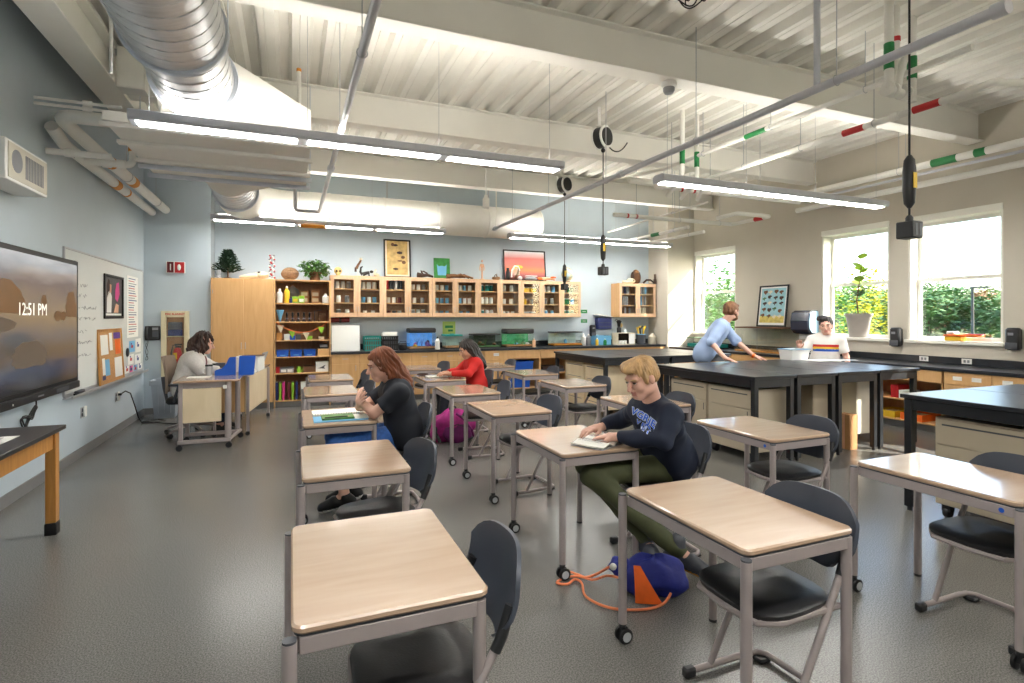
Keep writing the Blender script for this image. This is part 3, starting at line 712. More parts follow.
for x, y, rz, lb in CHAIRS[1:]: dup(c0, (x, y, 0), rz, lb, tree=_ct)

# ================================================================ lab tables
LH = .914
def lab_table(x0, x1, y0, y1, label, top_r=.004):
    o = thing('lab_table', label, 'table', (x0, y0, 0), group='black lab tables'); W, L = x1 - x0, y1 - y0
    B('table_top', 'black_top', o, (0, 0, LH - .032, W, L, LH), c=.004)
    t = .055
    for x, y in ((.02, .02), (W - .02 - t, .02), (.02, L - .02 - t), (W - .02 - t, L - .02 - t)):
        l = B('leg', 'black_frame', o, (x, y, .03, x + t, y + t, LH - .033)); part('leveler', lambda q: q.cyl((x + t / 2, y + t / 2, 0), (x + t / 2, y + t / 2, .03), .018), 'black_plastic', l)
    B('apron', 'black_frame', o, (.03, .022, LH - .12, W - .03, .045, LH - .033), (.03, L - .045, LH - .12, W - .03, L - .022, LH - .033), (.022, .08, LH - .12, .045, L - .08, LH - .033), (W - .045, .08, LH - .12, W - .022, L - .08, LH - .033))
    return o
IX = [4.32, 4.915, 5.535, 6.215, 6.92]
NM = ['first', 'second', 'third', 'fourth']
for i in range(4):
    lab_table(IX[i] + .004, IX[i + 1] - .004, 4.13, 5.75, ['black lab table at the left end of the middle island, near the drawer cabinets', 'black lab table of the middle island, second from the drawer cabinets', 'black lab table of the middle island under the clear plastic tub', 'black lab table at the window end of the middle island'][i])
IX2 = [4.30, 4.91, 5.52, 6.13, 6.74]
for i in range(4):
    lab_table(IX2[i] + .004, IX2[i + 1] - .004, 6.92, 8.60, ['black lab table at the left end of the rear island, above wooden drawers', 'black lab table of the rear island, second from the left', 'black lab table of the rear island behind the man in blue', 'black lab table at the window end of the rear island'][i])
lab_table(4.47, 5.28, .95, 2.82, 'black lab table at the right picture edge, above beige drawers')
lab_table(5.29, 6.10, .95, 2.82, 'black lab table beyond the one at the right picture edge')
# mobile cabinets (front faces -x)
def mobile_cab(x0, y0, y1, h, label, mat='beige_metal', depth=.5, drawers=1, z0=.1):
    o = thing('mobile_cabinet', label, 'cabinet', (x0, y0, 0), group='rolling drawer cabinets'); L = y1 - y0
    B('cabinet_body', mat, o, (.012, 0, z0, depth, L, h), c=.002)
    n = 2; zd = h - .2
    B('drawer_front', mat, o, (0, .006, zd, .0115, L - .006, h - .012), c=.002)
    B('handle_groove', 'dark_grey', o.children[-1] if False else o, (-.0015, .05, h - .06, .001, L - .05, h - .048), c=.0005)
    if mat == 'beige_metal': B('door_front', mat, o, (0, .006, z0 + .006, .0115, L - .006, zd - .008), c=.002); B('door_pull', 'dark_grey', o, (-.0015, .045, z0 + .35, .001, .055, zd - .03), c=.0005)
    else:
        z = zd
        for k in range(3):
            B('drawer_front', mat, o, (0, .006, z - .17, .0115, L - .006, z - .008), c=.002); B('handle_groove', 'dark_grey', o, (-.0015, .08, z - .05, .001, L - .08, z - .043), c=.0005); z -= .175
    for x in (.06, depth - .06):
        for y in (.06, L - .06):
            part('caster', lambda q: (q.cyl((x - .03, y, .045), (x + .03, y, .045), .045, n=14) if False else q.cyl((x, y - .018, .042), (x, y + .018, .042), .042, n=14), q.box(x - .03, y - .028, .05, x + .03, y + .028, z0)), 'black_plastic', o)
    return o
mobile_cab(4.42, 4.27, 4.90, .76, 'beige rolling cabinet with drawer at the near corner of the middle island')
mobile_cab(4.42, 4.92, 5.55, .76, 'beige rolling cabinet with drawer, farther one on the middle island')
mobile_cab(4.56, 1.42, 2.62, .76, 'wide beige rolling cabinet with drawer at the right picture edge', depth=.6)
mobile_cab(4.42, 7.08, 7.70, .78, 'wooden rolling drawer cabinet under the rear island, nearer one', 'maple_pale')
mobile_cab(4.42, 7.74, 8.38, .78, 'wooden rolling drawer cabinet under the rear island, farther one', 'maple_pale')
def plain_cab(x0, y0, x1, y1, z0, z1, label, mat='beige_light'):
    o = thing('rolling_cabinet', label, 'cabinet', ((x0 + x1) / 2, (y0 + y1) / 2, 0)); a, c = (x1 - x0) / 2, (y1 - y0) / 2
    B('cabinet_body', mat, o, (-a, -c, z0, a, c, z1), c=.003); B('rear_panel', mat, o, (-a + .015, -c - .004, z0 + .015, a - .015, -c - .0005, z1 - .015), c=.001)
    for sx in (-1, 1):
        for sy in (-1, 1): part('caster', lambda q: (q.cyl((sx * (a - .06), sy * (c - .06) - .02, .042), (sx * (a - .06), sy * (c - .06) + .02, .042), .042, n=14), q.box(sx * (a - .06) - .03, sy * (c - .06) - .028, .05, sx * (a - .06) + .03, sy * (c - .06) + .028, z0)), 'black_plastic', o)
    return o
plain_cab(5.02, 4.62, 5.42, 5.2, .1, .74, 'pale cabinet back seen between table legs, under second island table')
plain_cab(5.66, 4.55, 6.08, 5.15, .1, .76, 'grey-beige rolling cabinet under third island table', 'beige_metal')
plain_cab(6.34, 4.5, 6.82, 5.1, .1, .76, 'pale rolling cabinet under the window end of the middle island')
plain_cab(4.98, 7.1, 5.42, 7.7, .1, .78, 'pale grey rolling cabinet under the rear island behind the blond reader')
cb = thing('cardboard_box', 'flattened brown cardboard leaning under the middle island', 'box', (5.3, 5.35, 0))
B('panel', 'cardboard', cb, (-.25, 0, 0, .25, .03, .42)); B('flap', 'cardboard', cb, (-.2, .032, .05, .3, .045, .47))
cb = thing('cardboard_box', 'brown cardboard box standing between the island table legs', 'box', (5.93, 4.35, 0))
B('box_body', 'cardboard', cb, (-.03, -.08, 0, .1, .08, .4)); B('tape', 'peach', cb, (-.031, -.02, 0, -.0302, .02, .4), c=.0002)

# ================================================================ cabinetry on the rear wall
CF = 9.85
tu = thing('tall_cabinet', 'tall maple double-door cabinet at the left end of the rear wall', 'cabinet', (-1.19, CF, 0))
W = .92
B('cabinet_body', 'maple_cab', tu, (0, .022, .1, W, .59, 2.15), c=.002); B('toe_kick', 'base_grey', tu, (.02, .07, 0, W, .59, .1)); B('filler', 'maple_cab', tu, (-.03 + .03, .0, .1, .025, .021, 2.15), c=.002)
for x0, x1, hx in ((.03, .472, .44), (.478, W - .004, .5)):
    dd = B('door', 'maple_cab', tu, (x0, 0, .11, x1, .021, 2.14), c=.002)
    part('handle', lambda q: q.tube([(hx, 0, 1.0), (hx, -.03, 1.0), (hx, -.03, 1.1), (hx, 0, 1.1)], .005, n=6), 'steel', dd)
for z in (.3, 1.1, 1.9): part('hinge', lambda q: q.box(.024, -.004, z, .032, -.0005, z + .06), 'steel', tu, smooth=0)
bs = thing('bookcase', 'open maple bookcase crowded with supplies beside the tall cabinet', 'bookcase', (-.265, CF, 0)); BWd = .90
B('side_panel', 'maple_cab', bs, (0, 0, .0, .022, .59, 2.15)); B('side_panel', 'maple_cab', bs, (BWd - .022, 0, 0, BWd, .59, 2.15)); B('back_panel', 'maple_dark', bs, (.022, .56, .1, BWd - .022, .588, 2.13))
B('toe_kick', 'base_grey', bs, (.022, .07, 0, BWd - .022, .55, .098)); SH = [.1, .555, .83, 1.11, 1.42, 1.735, 2.128]
for z in SH: B('shelf', 'maple_cab', bs, (.0225, .005, z, BWd - .0225, .559, z + .022), c=.002)
# upper wall cabinets with glass doors
UZ0, UZ1, UD = 1.515, 2.265, .35
def glass_door(x0, x1, par, hside, y=0):
    t = .058; b = MB(); zz0, zz1 = UZ0 + .004, UZ1 - .004
    b.cbox(x0, y, zz0, x0 + t, y + .021, zz1, .002); b.cbox(x1 - t, y, zz0, x1, y + .021, zz1, .002); b.cbox(x0 + t, y, zz0, x1 - t, y + .021, zz0 + t + .02, .002); b.cbox(x0 + t, y, zz1 - t - .01, x1 - t, y + .021, zz1, .002)
    d = b.build('door', 'maple_door', par)
    part('pane', lambda q: q.box(x0 + t, y + .008, zz0 + t + .02, x1 - t, y + .013, zz1 - t - .01), 'glass', d, smooth=0)
    hx = x1 - .02 if hside else x0 + .02
    part('handle', lambda q: q.tube([(hx, y, zz0 + .1), (hx, y - .022, zz0 + .105), (hx, y - .022, zz0 + .18), (hx, y, zz0 + .185)], .004, n=6), 'steel', d)
def upper_cab(x0, x1, ndoor, label, inner=None):
    o = thing('wall_cabinet', label, 'cabinet', (x0, BW - UD, 0), group='glass-fronted wall cabinets'); W = x1 - x0; D = UD - .002
    b = MB(); b.box(.001, .023, UZ0, .018, D, UZ1); b.box(W - .018, .023, UZ0, W - .001, D, UZ1); b.box(.018, .023, UZ0, W - .018, D, UZ0 + .018); b.box(.018, .023, UZ1 - .018, W - .018, D, UZ1)
    b.build('carcass', 'maple_cab', o, smooth=0); B('back_panel', 'maple_dark', o, (.018, D - .012, UZ0 + .018, W - .018, D - .001, UZ1 - .018), c=.001)
    for z in (UZ0 + .25, UZ0 + .5): B('shelf', 'maple_cab', o, (.0185, .04, z, W - .0185, D - .0125, z + .018), c=.001)
    w = W / ndoor
    for k in range(ndoor): glass_door(k * w + .002, (k + 1) * w - .002, o, (k % 2 == 0) if ndoor > 1 else True)
    return o
UX = [.645, 1.565, 2.485, 3.405, 4.325, 5.245, 5.70]
UL = ['glass-fronted wall cabinet next to the bookcase, first of the long run', 'glass-fronted wall cabinet below the tall framed map', 'glass-fronted wall cabinet below the green picture', 'glass-fronted wall cabinet below the small wooden figure', 'glass-fronted wall cabinet below the sunset picture', 'single-door wall cabinet at the right end of the long run, below the globe']
for i in range(6): upper_cab(UX[i], UX[i + 1], 2 if i < 5 else 1, UL[i])
upper_cab(6.665, 7.625, 2, 'separate glass-fronted wall cabinet in the corner by the pilaster')
# base cabinets under the rear counter
def front_handle(q, x, y, z, h=False):
    q.tube([(x, y, z), (x, y - .025, z), (x + (.09 if h else 0), y - .025, z + (0 if h else .09)), (x + (.09 if h else 0), y, z + (0 if h else .09))], .0045, n=6)
def base_cab(x0, x1, style, label):
    o = thing('base_cabinet', label, 'cabinet', (x0, CF, 0), group='maple base cabinets'); W = x1 - x0
    B('toe_kick', 'base_grey', o, (.0, .07, 0, W, .5, .098))
    if style == 'open':
        b = MB(); b.box(.001, .0, .1, .02, .55, .87); b.box(W - .02, 0, .1, W - .001, .55, .87); b.box(.02, .52, .1, W - .02, .55, .87); b.box(.02, 0, .1, W - .02, .52, .12); b.box(.02, .02, .685, W - .02, .52, .7); b.build('carcass', 'maple_cab', o, smooth=0)
        B('shelf', 'maple_cab', o, (.0205, .01, .38, W - .0205, .519, .4)); B('drawer', 'maple_cab', o, (.003, -.02, .705, W - .003, -.0005, .868))
    else:
        B('cabinet_body', 'maple_cab', o, (.001, 0, .1, W - .001, .55, .87), c=.001)
        n = 2 if W > .7 else 1; w = W / n
        for k in range(n):
            d = B('drawer', 'maple_cab', o, (k * w + .003, -.02, .71, (k + 1) * w - .003, -.0005, .868), c=.002)
            if style == 'tag': B('label_card', 'white', d, (k * w + w / 2 - .055, -.024, .765, k * w + w / 2 + .055, -.0202, .82), c=.001)
            part('handle', lambda q: front_handle(q, k * w + w / 2 - .045, -.02, .79, True), 'steel', d)
            if style != 'drawers':
                d = B('door', 'maple_cab', o, (k * w + .003, -.02, .104, (k + 1) * w - .003, -.0005, .703), c=.002); part('handle', lambda q: front_handle(q, (k + 1) * w - .06 if k == 0 else k * w + .06, -.02, .58), 'steel', d)
            else:
                for z in (.104, .31, .51): d = B('drawer', 'maple_cab', o, (k * w + .003, -.02, z, (k + 1) * w - .003, -.0005, z + .19), c=.002); part('handle', lambda q: front_handle(q, k * w + w / 2 - .045, -.02, z + .1, True), 'steel', d)
    return o
for i, (x0, x1, st, lb) in enumerate(((.645, 1.11, 'door', 'narrow maple base cabinet right beside the bookcase'), (1.11, 2.03, 'door', 'maple base cabinet behind the red-haired student'), (2.03, 2.52, 'drawers', 'maple drawer stack under the bright aquarium end'), (2.52, 3.44, 'door', 'maple base cabinet behind the student in red'), (3.44, 3.92, 'tag', 'maple base cabinet with two white tags on its drawer'), (3.92, 4.62, 'open', 'open maple base cupboard holding blue bins'), (4.62, 5.3, 'open', 'open maple base cupboard beside the rear lab table'), (5.3, 6.4, 'door', 'maple base cabinet hidden behind the rear lab table'), (6.4, 7.67, 'door', 'maple base cabinet at the sink end of the rear counter'))):
    base_cab(x0, x1, st, lb)
ct = thing('counter_top', 'black worktop along the rear wall under the aquariums', 'worktop', (0, 0, 0))
B('slab', 'black_top', ct, (.64, CF - .04, .8705, 7.675, BW - .001, .914)); B('backsplash', 'black_top', ct, (.64, BW - .022, .9145, 7.675, BW - .001, 1.02), c=.002)
# right wall run
RC, RH = 7.74, .87
for i, (y0, y1, st, lb) in enumerate(((8.1, 9.74, 'd', 'maple window-wall base unit nearest the corner pilaster'), (6.7, 8.08, 'd', 'maple window-wall base unit below the glass tank'), (5.6, 6.68, 'o', 'open maple window-wall unit behind the striped-shirt student'), (4.35, 5.58, 'o', 'open maple window-wall unit with red boxes on its shelf'), (3.3, 4.33, 't', 'maple window-wall unit with two tagged drawers'), (1.2, 3.28, 'd', 'maple window-wall unit past the right picture edge'))):
    o = thing('window_cabinet', lb, 'cabinet', (RC, y0, 0), group='maple units along the windows'); L = y1 - y0
    B('toe_kick', 'base_grey', o, (.07, 0, 0, .6, L, .098))
    if st == 'o':
        b = MB(); b.box(0, .001, .1, .6, .02, .825); b.box(0, L - .02, .1, .6, L - .001, .825); b.box(.57, .02, .1, .6, L - .02, .825); b.box(0, .02, .1, .57, L - .02, .12); b.box(.02, .02, .65, .57, L - .02, .665); b.build('carcass', 'maple_cab', o, smooth=0)
        B('shelf', 'maple_cab', o, (.01, .0205, .38, .569, L - .0205, .4)); B('drawer', 'maple_cab', o, (-.02, .003, .67, -.0005, L - .003, .825))
    else:
        B('cabinet_body', 'maple_cab', o, (0, .001, .1, .6, L - .001, .825), c=.001); n = 2; w = L / n
        for k in range(n):
            d = B('drawer', 'maple_cab', o, (-.02, k * w + .003, .67, -.0005, (k + 1) * w - .003, .823), c=.002)
            if st == 't':
                for yy in (.3, .7): B('label_card', 'white', d, (-.024, k * w + w * yy - .05, .725, -.0202, k * w + w * yy + .05, .775), c=.001)
            B('door', 'maple_cab', o, (-.02, k * w + .003, .104, -.0005, (k + 1) * w - .003, .662), c=.002)
ct = thing('counter_top', 'black worktop along the window wall under the sills', 'worktop', (0, 0, 0))
B('slab', 'black_top', ct, (RC - .035, 1.2, .8255, RW - .001, 9.745, RH)); B('backsplash', 'black_top', ct, (RW - .022, 1.2, RH + .0005, RW - .001, 9.745, RH + .1), c=.002)
for y in (4.95, 4.42, 3.5):
    o = thing('wall_outlet', 'white outlet plate on the black splashback, %s' % {4.95: 'nearer the soap dispenser by the middle window', 4.42: 'under the orange toy window', 3.5: 'past the last window'}[y], 'outlet', (RW - .0225, y, RH + .055))
    B('plate', 'white', o, (-.006, -.06, -.035, 0, .06, .035)); B('socket', 'grey', o, (-.008, -.035, -.018, -.0062, -.008, .018), (-.008, .008, -.018, -.0062, .035, .018), c=.001)
# ================================================================ screen wall
tv = thing('wall_screen', 'large black-framed display showing a sea-cave lagoon wallpaper with a clock', 'screen', (LW + .02, 0, 0))
TY0, TY1, TZ0, TZ1 = 4.86, 6.86, .80, 2.09
B('bezel', 'black', tv, (0, TY0, TZ0 + .07, .07, TY1, TZ1), c=.006)
B('lower_bar', 'black_plastic', tv, (0, TY0, TZ0, .085, TY1, TZ0 + .069), c=.006)
def screen_mat():
    m, nt, b = _base('screen_image'); N = nt.nodes; L = nt.links
    tc = N.new('ShaderNodeTexCoord'); sp = N.new('ShaderNodeSeparateXYZ'); L.new(tc.outputs['Generated'], sp.inputs[0])
    r = N.new('ShaderNodeValToRGB'); el = r.color_ramp.elements
    for p, c in ((0, (64, 62, 60)), (.14, (104, 94, 82)), (.26, (128, 112, 92)), (.40, (130, 132, 134)), (.52, (176, 156, 128)), (.62, (172, 158, 140)), (.8, (116, 122, 134)), (1, (78, 90, 116))):
        e = el.new(p) if p not in (0, 1) else el[int(p)]; e.color = lin(c)
    nz = N.new('ShaderNodeTexNoise'); nz.inputs['Scale'].default_value = 4; nz.inputs['Detail'].default_value = 6
    mp = N.new('ShaderNodeMapping'); mp.inputs['Scale'].default_value = (1, 1, 3); L.new(tc.outputs['Generated'], mp.inputs[0]); L.new(mp.outputs[0], nz.inputs['Vector'])
    ad = N.new('ShaderNodeMath'); ad.operation = 'MULTIPLY_ADD'; ad.inputs[1].default_value = .16; L.new(nz.outputs['Fac'], ad.inputs[0])
    sb = N.new('ShaderNodeMath'); sb.operation = 'SUBTRACT'; sb.inputs[1].default_value = .08; L.new(sp.outputs['Z'], sb.inputs[0]); L.new(sb.outputs[0], ad.inputs[2])
    L.new(ad.outputs[0], r.inputs[0]); L.new(r.outputs[0], b.inputs['Emission Color']); b.inputs['Emission Strength'].default_value = .2
    b.inputs['Base Color'].default_value = (.01, .01, .01, 1); b.inputs['Roughness'].default_value = .12
screen_mat()
pn = part('display', lambda q: q.box(.0702, TY0 + .045, TZ0 + .105, .0712, TY1 - .045, TZ1 - .045), 'screen_image', tv, smooth=0)
mk('scr_rock', (104, 74, 44), .4, emit=(112, 82, 52), estr=.13); mk('scr_rock2', (60, 52, 44), .4, emit=(122, 106, 88), estr=.17); mk('scr_text', (230, 230, 220), .4, emit=(225, 222, 210), estr=.42)
def blob(name, mt, cy, cz, ry, rz, flat=None, n=28):
    pts = [(cy + ry * math.cos(2 * math.pi * k / n) * (1 + .08 * math.sin(3 * k)), cz + (rz * math.sin(2 * math.pi * k / n) if flat is None else max(flat, rz * math.sin(2 * math.pi * k / n))) * (1 + .06 * math.cos(5 * k))) for k in range(n)]
    part(name, lambda q: q.prism(pts, .0713, .0716, 'x'), mt, pn, smooth=0)
blob('rock_picture', 'scr_rock', 5.20, 1.60, .46, .22, -.05); blob('rock_picture', 'scr_rock', 6.66, 1.58, .145, .2, -.06); blob('rock_picture', 'scr_rock', 6.02, 1.60, .07, .12, -.06); blob('rock_picture', 'scr_rock', 6.33, 1.53, .09, .05); blob('rock_picture', 'scr_rock', 6.46, 1.53, .06, .045)
blob('reflection_picture', 'scr_rock2', 5.75, 1.18, .33, .14, -.08); blob('reflection_picture', 'scr_rock2', 5.1, 1.46, .4, .06)
text('12:51 PM', .15, 'scr_text', pn, (.0722, 5.80, 1.58), (R90, 0, R90))
part('logo', lambda q: q.box(.0852, 5.86, TZ0 + .028, .0856, 5.98, TZ0 + .042), 'grey', tv, smooth=0)
part('power_button', lambda q: q.lathe([(.008, 0), (.008, .003)], c=(.085, 5.4, TZ0 + .03), ax='x'), 'white', tv); B('port_panel', 'dark_grey', tv, (.085, 6.25, TZ0 + .015, .089, 6.55, TZ0 + .05), c=.001)
cw = thing('power_cable', 'looped black cable hanging below the display', 'cable', (LW + .03, 0, 0))
part('cable_loop', lambda q: q.tube([(.02 + .01 * math.sin(t * 3), 5.84 + .13 * math.cos(t) + .02 * math.sin(t * .37), .66 + .045 * math.sin(2 * t + .4) + .05 * math.cos(t + .3) + .012 * math.sin(t * .6)) for t in np.linspace(0, 19, 150)], .006, n=5), 'black', cw)
part('cable_tail', lambda q: q.tube([(.02, 5.98, .80), (.025, 5.97, .74), (.03, 5.93, .70)], .006, n=5), 'black', cw)
# whiteboard
wbd = thing('whiteboard', 'long whiteboard with handwriting and a metal tray beside the display', 'whiteboard', (LW + .001, 0, 0))
WY0, WY1, WZ0, WZ1 = 6.72, 9.86, .72, 2.23
B('board', 'whiteboard', wbd, (0, WY0 + .02, WZ0 + .02, .014, WY1 - .02, WZ1 - .02), c=.001)
B('frame', 'steel', wbd, (0, WY0, WZ0, .02, WY0 + .019, WZ1), (0, WY1 - .019, WZ0, .02, WY1, WZ1), (0, WY0 + .02, WZ1 - .019, .02, WY1 - .02, WZ1), c=.002)
B('tray', 'steel', wbd, (0, WY0, WZ0 - .03, .085, WY1, WZ0 - .02), (.075, WY0, WZ0 - .02, .085, WY1, WZ0), (0, WY0 + .02, WZ0 - .02, .02, WY1 - .02, WZ0 + .019), c=.001)
random.seed(3)
for i, z in enumerate((1.86, 1.75, 1.62, 1.5, 1.36, 1.24, 1.1, 2.1)):     # handwriting strokes
    y0 = 7.0 + (.12 if i in (2, 3) else 0); y1 = y0 + random.uniform(.35, .62) if i < 7 else y0 + .1
    pts = []; y = y0
    while y < y1:
        pts.append((.0146, y, z + random.uniform(-.018, .022))); y += random.uniform(.012, .03)
        if random.random() < .12 and len(pts) > 2: part('handwriting', lambda q: q.tube(pts, .002, n=4), 'ink_grey', wbd); pts = []; y += .03
    if len(pts) > 2: part('handwriting', lambda q: q.tube(pts, .002, n=4), 'ink_grey', wbd)
o = thing('eraser', 'dark eraser lying on the whiteboard tray', 'eraser', (LW + .045, 7.05, WZ0 - .0195)); B('felt', 'black', o, (-.025, -.1, 0, .025, .1, .02)); B('grip', 'dark_grey', o, (-.022, -.09, .0205, .022, .1, .045), c=.008)
# picture poster, letter list and papers on the board: thin printed sheets
def sheet(name, y0, y1, z0, z1, mat, label, cat, x=.0148, deco=(), frame=None, t=.002):
    o = thing(name, label, cat, (LW + .001 + x, (y0 + y1) / 2, (z0 + z1) / 2)); a, c = (y1 - y0) / 2, (z1 - z0) / 2
    B('sheet', mat, o, (0, -a, -c, t, a, c), c=.0005, smooth=0)
    if frame: B('frame', frame, o, (0, -a - .03, -c - .03, .018, -a - .0005, c + .03), (0, a + .0005, -c - .03, .018, a + .03, c + .03), (0, -a, -c - .03, .018, a, -c - .0005), (0, -a, c + .0005, .018, a, c + .03), c=.002)
    for nm, mt, q in deco: B(nm, mt, o, (t + .0002, q[0], q[1], t + .0012, q[2], q[3]), c=.0003, smooth=0)
    return o
mk('poster_dark', (62, 60, 58), .4, var=.5, scale=5)
o = sheet('framed_poster', 7.98, 8.72, 1.53, 2.02, 'poster_dark', 'dark framed photo poster of a figure in white on the whiteboard', 'poster', deco=(('caption', 'white', (-.33, -.235, .33, -.21)),), frame='black')
for nm, mt, pts in (('figure_print', 'white', [(-.28, -.2), (-.1, -.2), (-.08, .0), (-.14, .08), (-.22, .06), (-.27, -.02)]), ('figure_print', 'peach', [(-.18, .05), (-.1, .05), (-.09, .15), (-.16, .16)]), ('figure_print', 'dark_brown', [(-.26, .0), (-.16, .06), (-.16, .2), (-.22, .22), (-.28, .14)]), ('figure_print', 'pink', [(.06, -.02), (.16, -.06), (.26, .05), (.22, .2), (.12, .18), (.07, .1)]), ('figure_print', 'peach', [(.0, -.2), (.2, -.2), (.22, -.1), (.1, -.08)])):
    part(nm, lambda q: q.prism(pts, .0022, .003, 'x'), mt, o, smooth=0)
o = sheet('list_poster', 8.97, 9.55, 1.23, 2.1, 'paper', 'narrow printed list poster with red and blue lines at the whiteboard end', 'poster')
for i in range(24):
    B('printed_line', ('ink_blue', 'red', 'grey')[i % 3], o, (.0022, -.22, .39 - i * .034, .003, -.22 + random.uniform(.25, .46), .402 - i * .034), c=.0002, smooth=0)
ck = thing('cork_board', 'small cork board with pinned notes leaning on the whiteboard tray', 'board', (LW + .04, 8.2, WZ0 - .018)); ck.rotation_euler = (0, math.radians(-3), 0)
B('cork_panel', 'cork', ck, (0, -.46, .0, .012, .46, .64), c=.001); B('frame', 'oak', ck, (-.004, -.49, -.0, .018, -.461, .67), (-.004, .461, 0, .018, .49, .67), (-.004, -.46, .641, .018, .46, .67), (-.004, -.46, -.0005 + .0, .018, .46, .02), c=.002)
for nm, mt, y0, z0, y1, z1 in (('pinned_note', 'paper', -.4, .36, -.12, .6), ('pinned_note', 'paper', -.38, .12, -.28, .32), ('pinned_note', 'purple', .12, .54, .42, .62), ('pinned_note', 'orange', .16, .34, .4, .53), ('pinned_note', 'paper', -.06, .4, .06, .62), ('pinned_note', 'sky_blue', -.28, .1, -.1, .3), ('pinned_note', 'paper', .1, .05, .42, .3), ('pinned_note', 'navy', -.4, .06, -.28, .11)):
    B(nm, mt, ck, (.0125, y0, z0, .014, y1, z1), c=.0003, smooth=0)
random.seed(5)
PAP = [(9.0, 9.2, 1.02, 1.18, 'sky_blue'), (9.22, 9.42, 1.0, 1.2, 'paper'), (8.96, 9.16, .85, .99, 'paper'), (9.2, 9.42, .83, .97, 'white'), (8.86, 9.0, .74, .84, 'paper'), (9.02, 9.12, .73, .83, 'pink'), (9.16, 9.28, .72, .82, 'sky_blue'), (9.32, 9.46, .73, .82, 'white')]
for i, (y0, y1, z0, z1, mt) in enumerate(PAP):
    y0, y1 = 8.86 + (y0 - 8.86) * 1.5, 8.86 + (y1 - 8.86) * 1.5
    lb = ['blue-toned sheet under the list poster', 'white sheet at the upper corner of the paper cluster', 'white sheet carrying the black round magnet', 'white sheet at the whiteboard end, middle row', 'small paper beside the cork board', 'pink slip on the lower whiteboard edge', 'light blue slip on the lower whiteboard edge', 'small white slip at the very end of the whiteboard'][i]
    sheet('pinned_paper', y0, y1, z0, z1, mt, lb, 'paper', x=.0148 if i != 2 else .0148, deco=(('print', 'ink_blue' if i % 2 else 'red', (-.05, -.02, .05, .02)), ('print', 'purple', (-.06, .025, -.01, .05))))
o = thing('round_magnet', 'black round magnet on the papers by the cork board', 'magnet', (LW + .022, 8.95, 1.03)); part('disc', lambda q: q.lathe([(.055, 0), (.06, .004), (.055, .014), (.02, .017)], ax='x'), 'black', o); part('rim', lambda q: q.lathe([(.06, 0), (.063, .0), (.063, .006), (.06, .006)], ax='x'), 'dark_grey', o)
# outlets, cord, speaker box, alarm strobe
for y, lb in ((7.3, 'grey outlet plate low on the wall below the whiteboard tray'), (8.55, 'grey outlet plate with a black cord plugged in')):
    o = thing('wall_outlet', lb, 'outlet', (LW + .001, y, .475)); B('plate', 'steel', o, (0, -.075, -.06, .006, .0, .06)); B('cover', 'white', o, (0, .01, -.06, .02, .07, .06), c=.008); B('socket', 'dark_grey', o, (.0062, -.055, .008, .008, -.02, .045), (.0062, -.055, -.045, .008, -.02, -.008), c=.001)
o = thing('extension_cable', 'black cord drooping from the outlet to the floor by the bin', 'cord', (LW, 0, 0))
part('cord_run', lambda q: q.tube([(.035, 8.58, .5), (.07, 8.66, .53), (.09, 8.82, .48), (.10, 8.98, .3), (.12, 9.1, .1), (.15, 9.15, .014), (.3, 9.1, .012), (.42, 9.25, .012), (.3, 9.38, .012), (.2, 9.2, .012), (.45, 9.0, .012), (.62, 8.9, .012)], .008, n=6), 'black', o)
B('plug', 'black', o, (.012, 8.555, .485, .05, 8.59, .515), c=.004); B('adapter', 'black', o, (.14, 9.16, .0, .24, 9.22, .03), c=.006)
sp = thing('wall_speaker', 'white wall-mounted sound box with round grille high on the left', 'speaker', (LW + .001, 5.34, 2.67))
B('housing', 'white', sp, (0, -.36, -.15, .22, .36, .15), c=.006); B('face_panel', 'beige_light', sp, (.2205, -.33, -.13, .226, .34, .13), c=.004)
part('round_grille', lambda q: q.lathe([(.085, 0), (.085, .003)], c=(.2262, -.2, .01), n=24, ax='x'), 'grey', sp)
for k in range(12): B('louvre', 'grey', sp, (.2262, -.06 + k * .028, -.09, .230, -.047 + k * .028, .09), c=.001)
st = thing('alarm_strobe', 'small white alarm strobe below the sound box', 'alarm', (LW + .001, 5.0, 2.39)); B('housing', 'white', st, (0, -.09, -.09, .05, .09, .09), c=.01); part('strobe_lens', lambda q: q.ell((.055, .05, .0), (.02, .03, .03)), 'grey', st); B('red_print', 'red', st, (.0502, -.06, -.04, .0508, -.045, .05), c=.0002)
# ================================================================ exit wall
def onexit(name, label, cat, x, z): return thing(name, label, cat, (x, XW - .001, z))
p = PY(176, 267.5, XW)
o = onexit('alarm_notifier', 'red and white fire alarm notifier on the short wall', 'alarm', p.x, p.z); B('housing', 'white', o, (-.13, -.04, -.09, .13, 0, .09), c=.006); B('red_panel', 'dark_red', o, (-.115, -.044, -.085, -.025, -.0405, .085), c=.002); B('red_panel', 'red', o, (-.01, -.044, -.085, .12, -.0405, .085), c=.002)
part('strobe_lens', lambda q: q.lathe([(.03, 0), (.028, .02), (.012, .03)], c=(.055, -.0445, 0), n=14, ax='y', sy=1) if False else q.ell((.05, -.05, .0), (.025, .015, .05)), 'white', o); B('slot', 'white', o, (-.075, -.0452, -.05, -.06, -.0442, .05), c=.0003)
p = PY(153, 333, XW)
o = onexit('wall_telephone', 'dark wall telephone with a hanging coiled cord', 'telephone', p.x, p.z); B('base', 'black_plastic', o, (-.1, -.05, -.11, .1, 0, .11), c=.01)
part('handset', lambda q: q.tube([(-.07, -.06, -.1), (-.07, -.085, -.06), (-.07, -.085, .06), (-.07, -.06, .1)], .022, n=10), 'black_plastic', o); B('keypad', 'dark_grey', o, (.0, -.053, -.06, .08, -.0505, .03), c=.001); B('display', 'grey', o, (.0, -.053, .045, .08, -.0505, .085), c=.001)
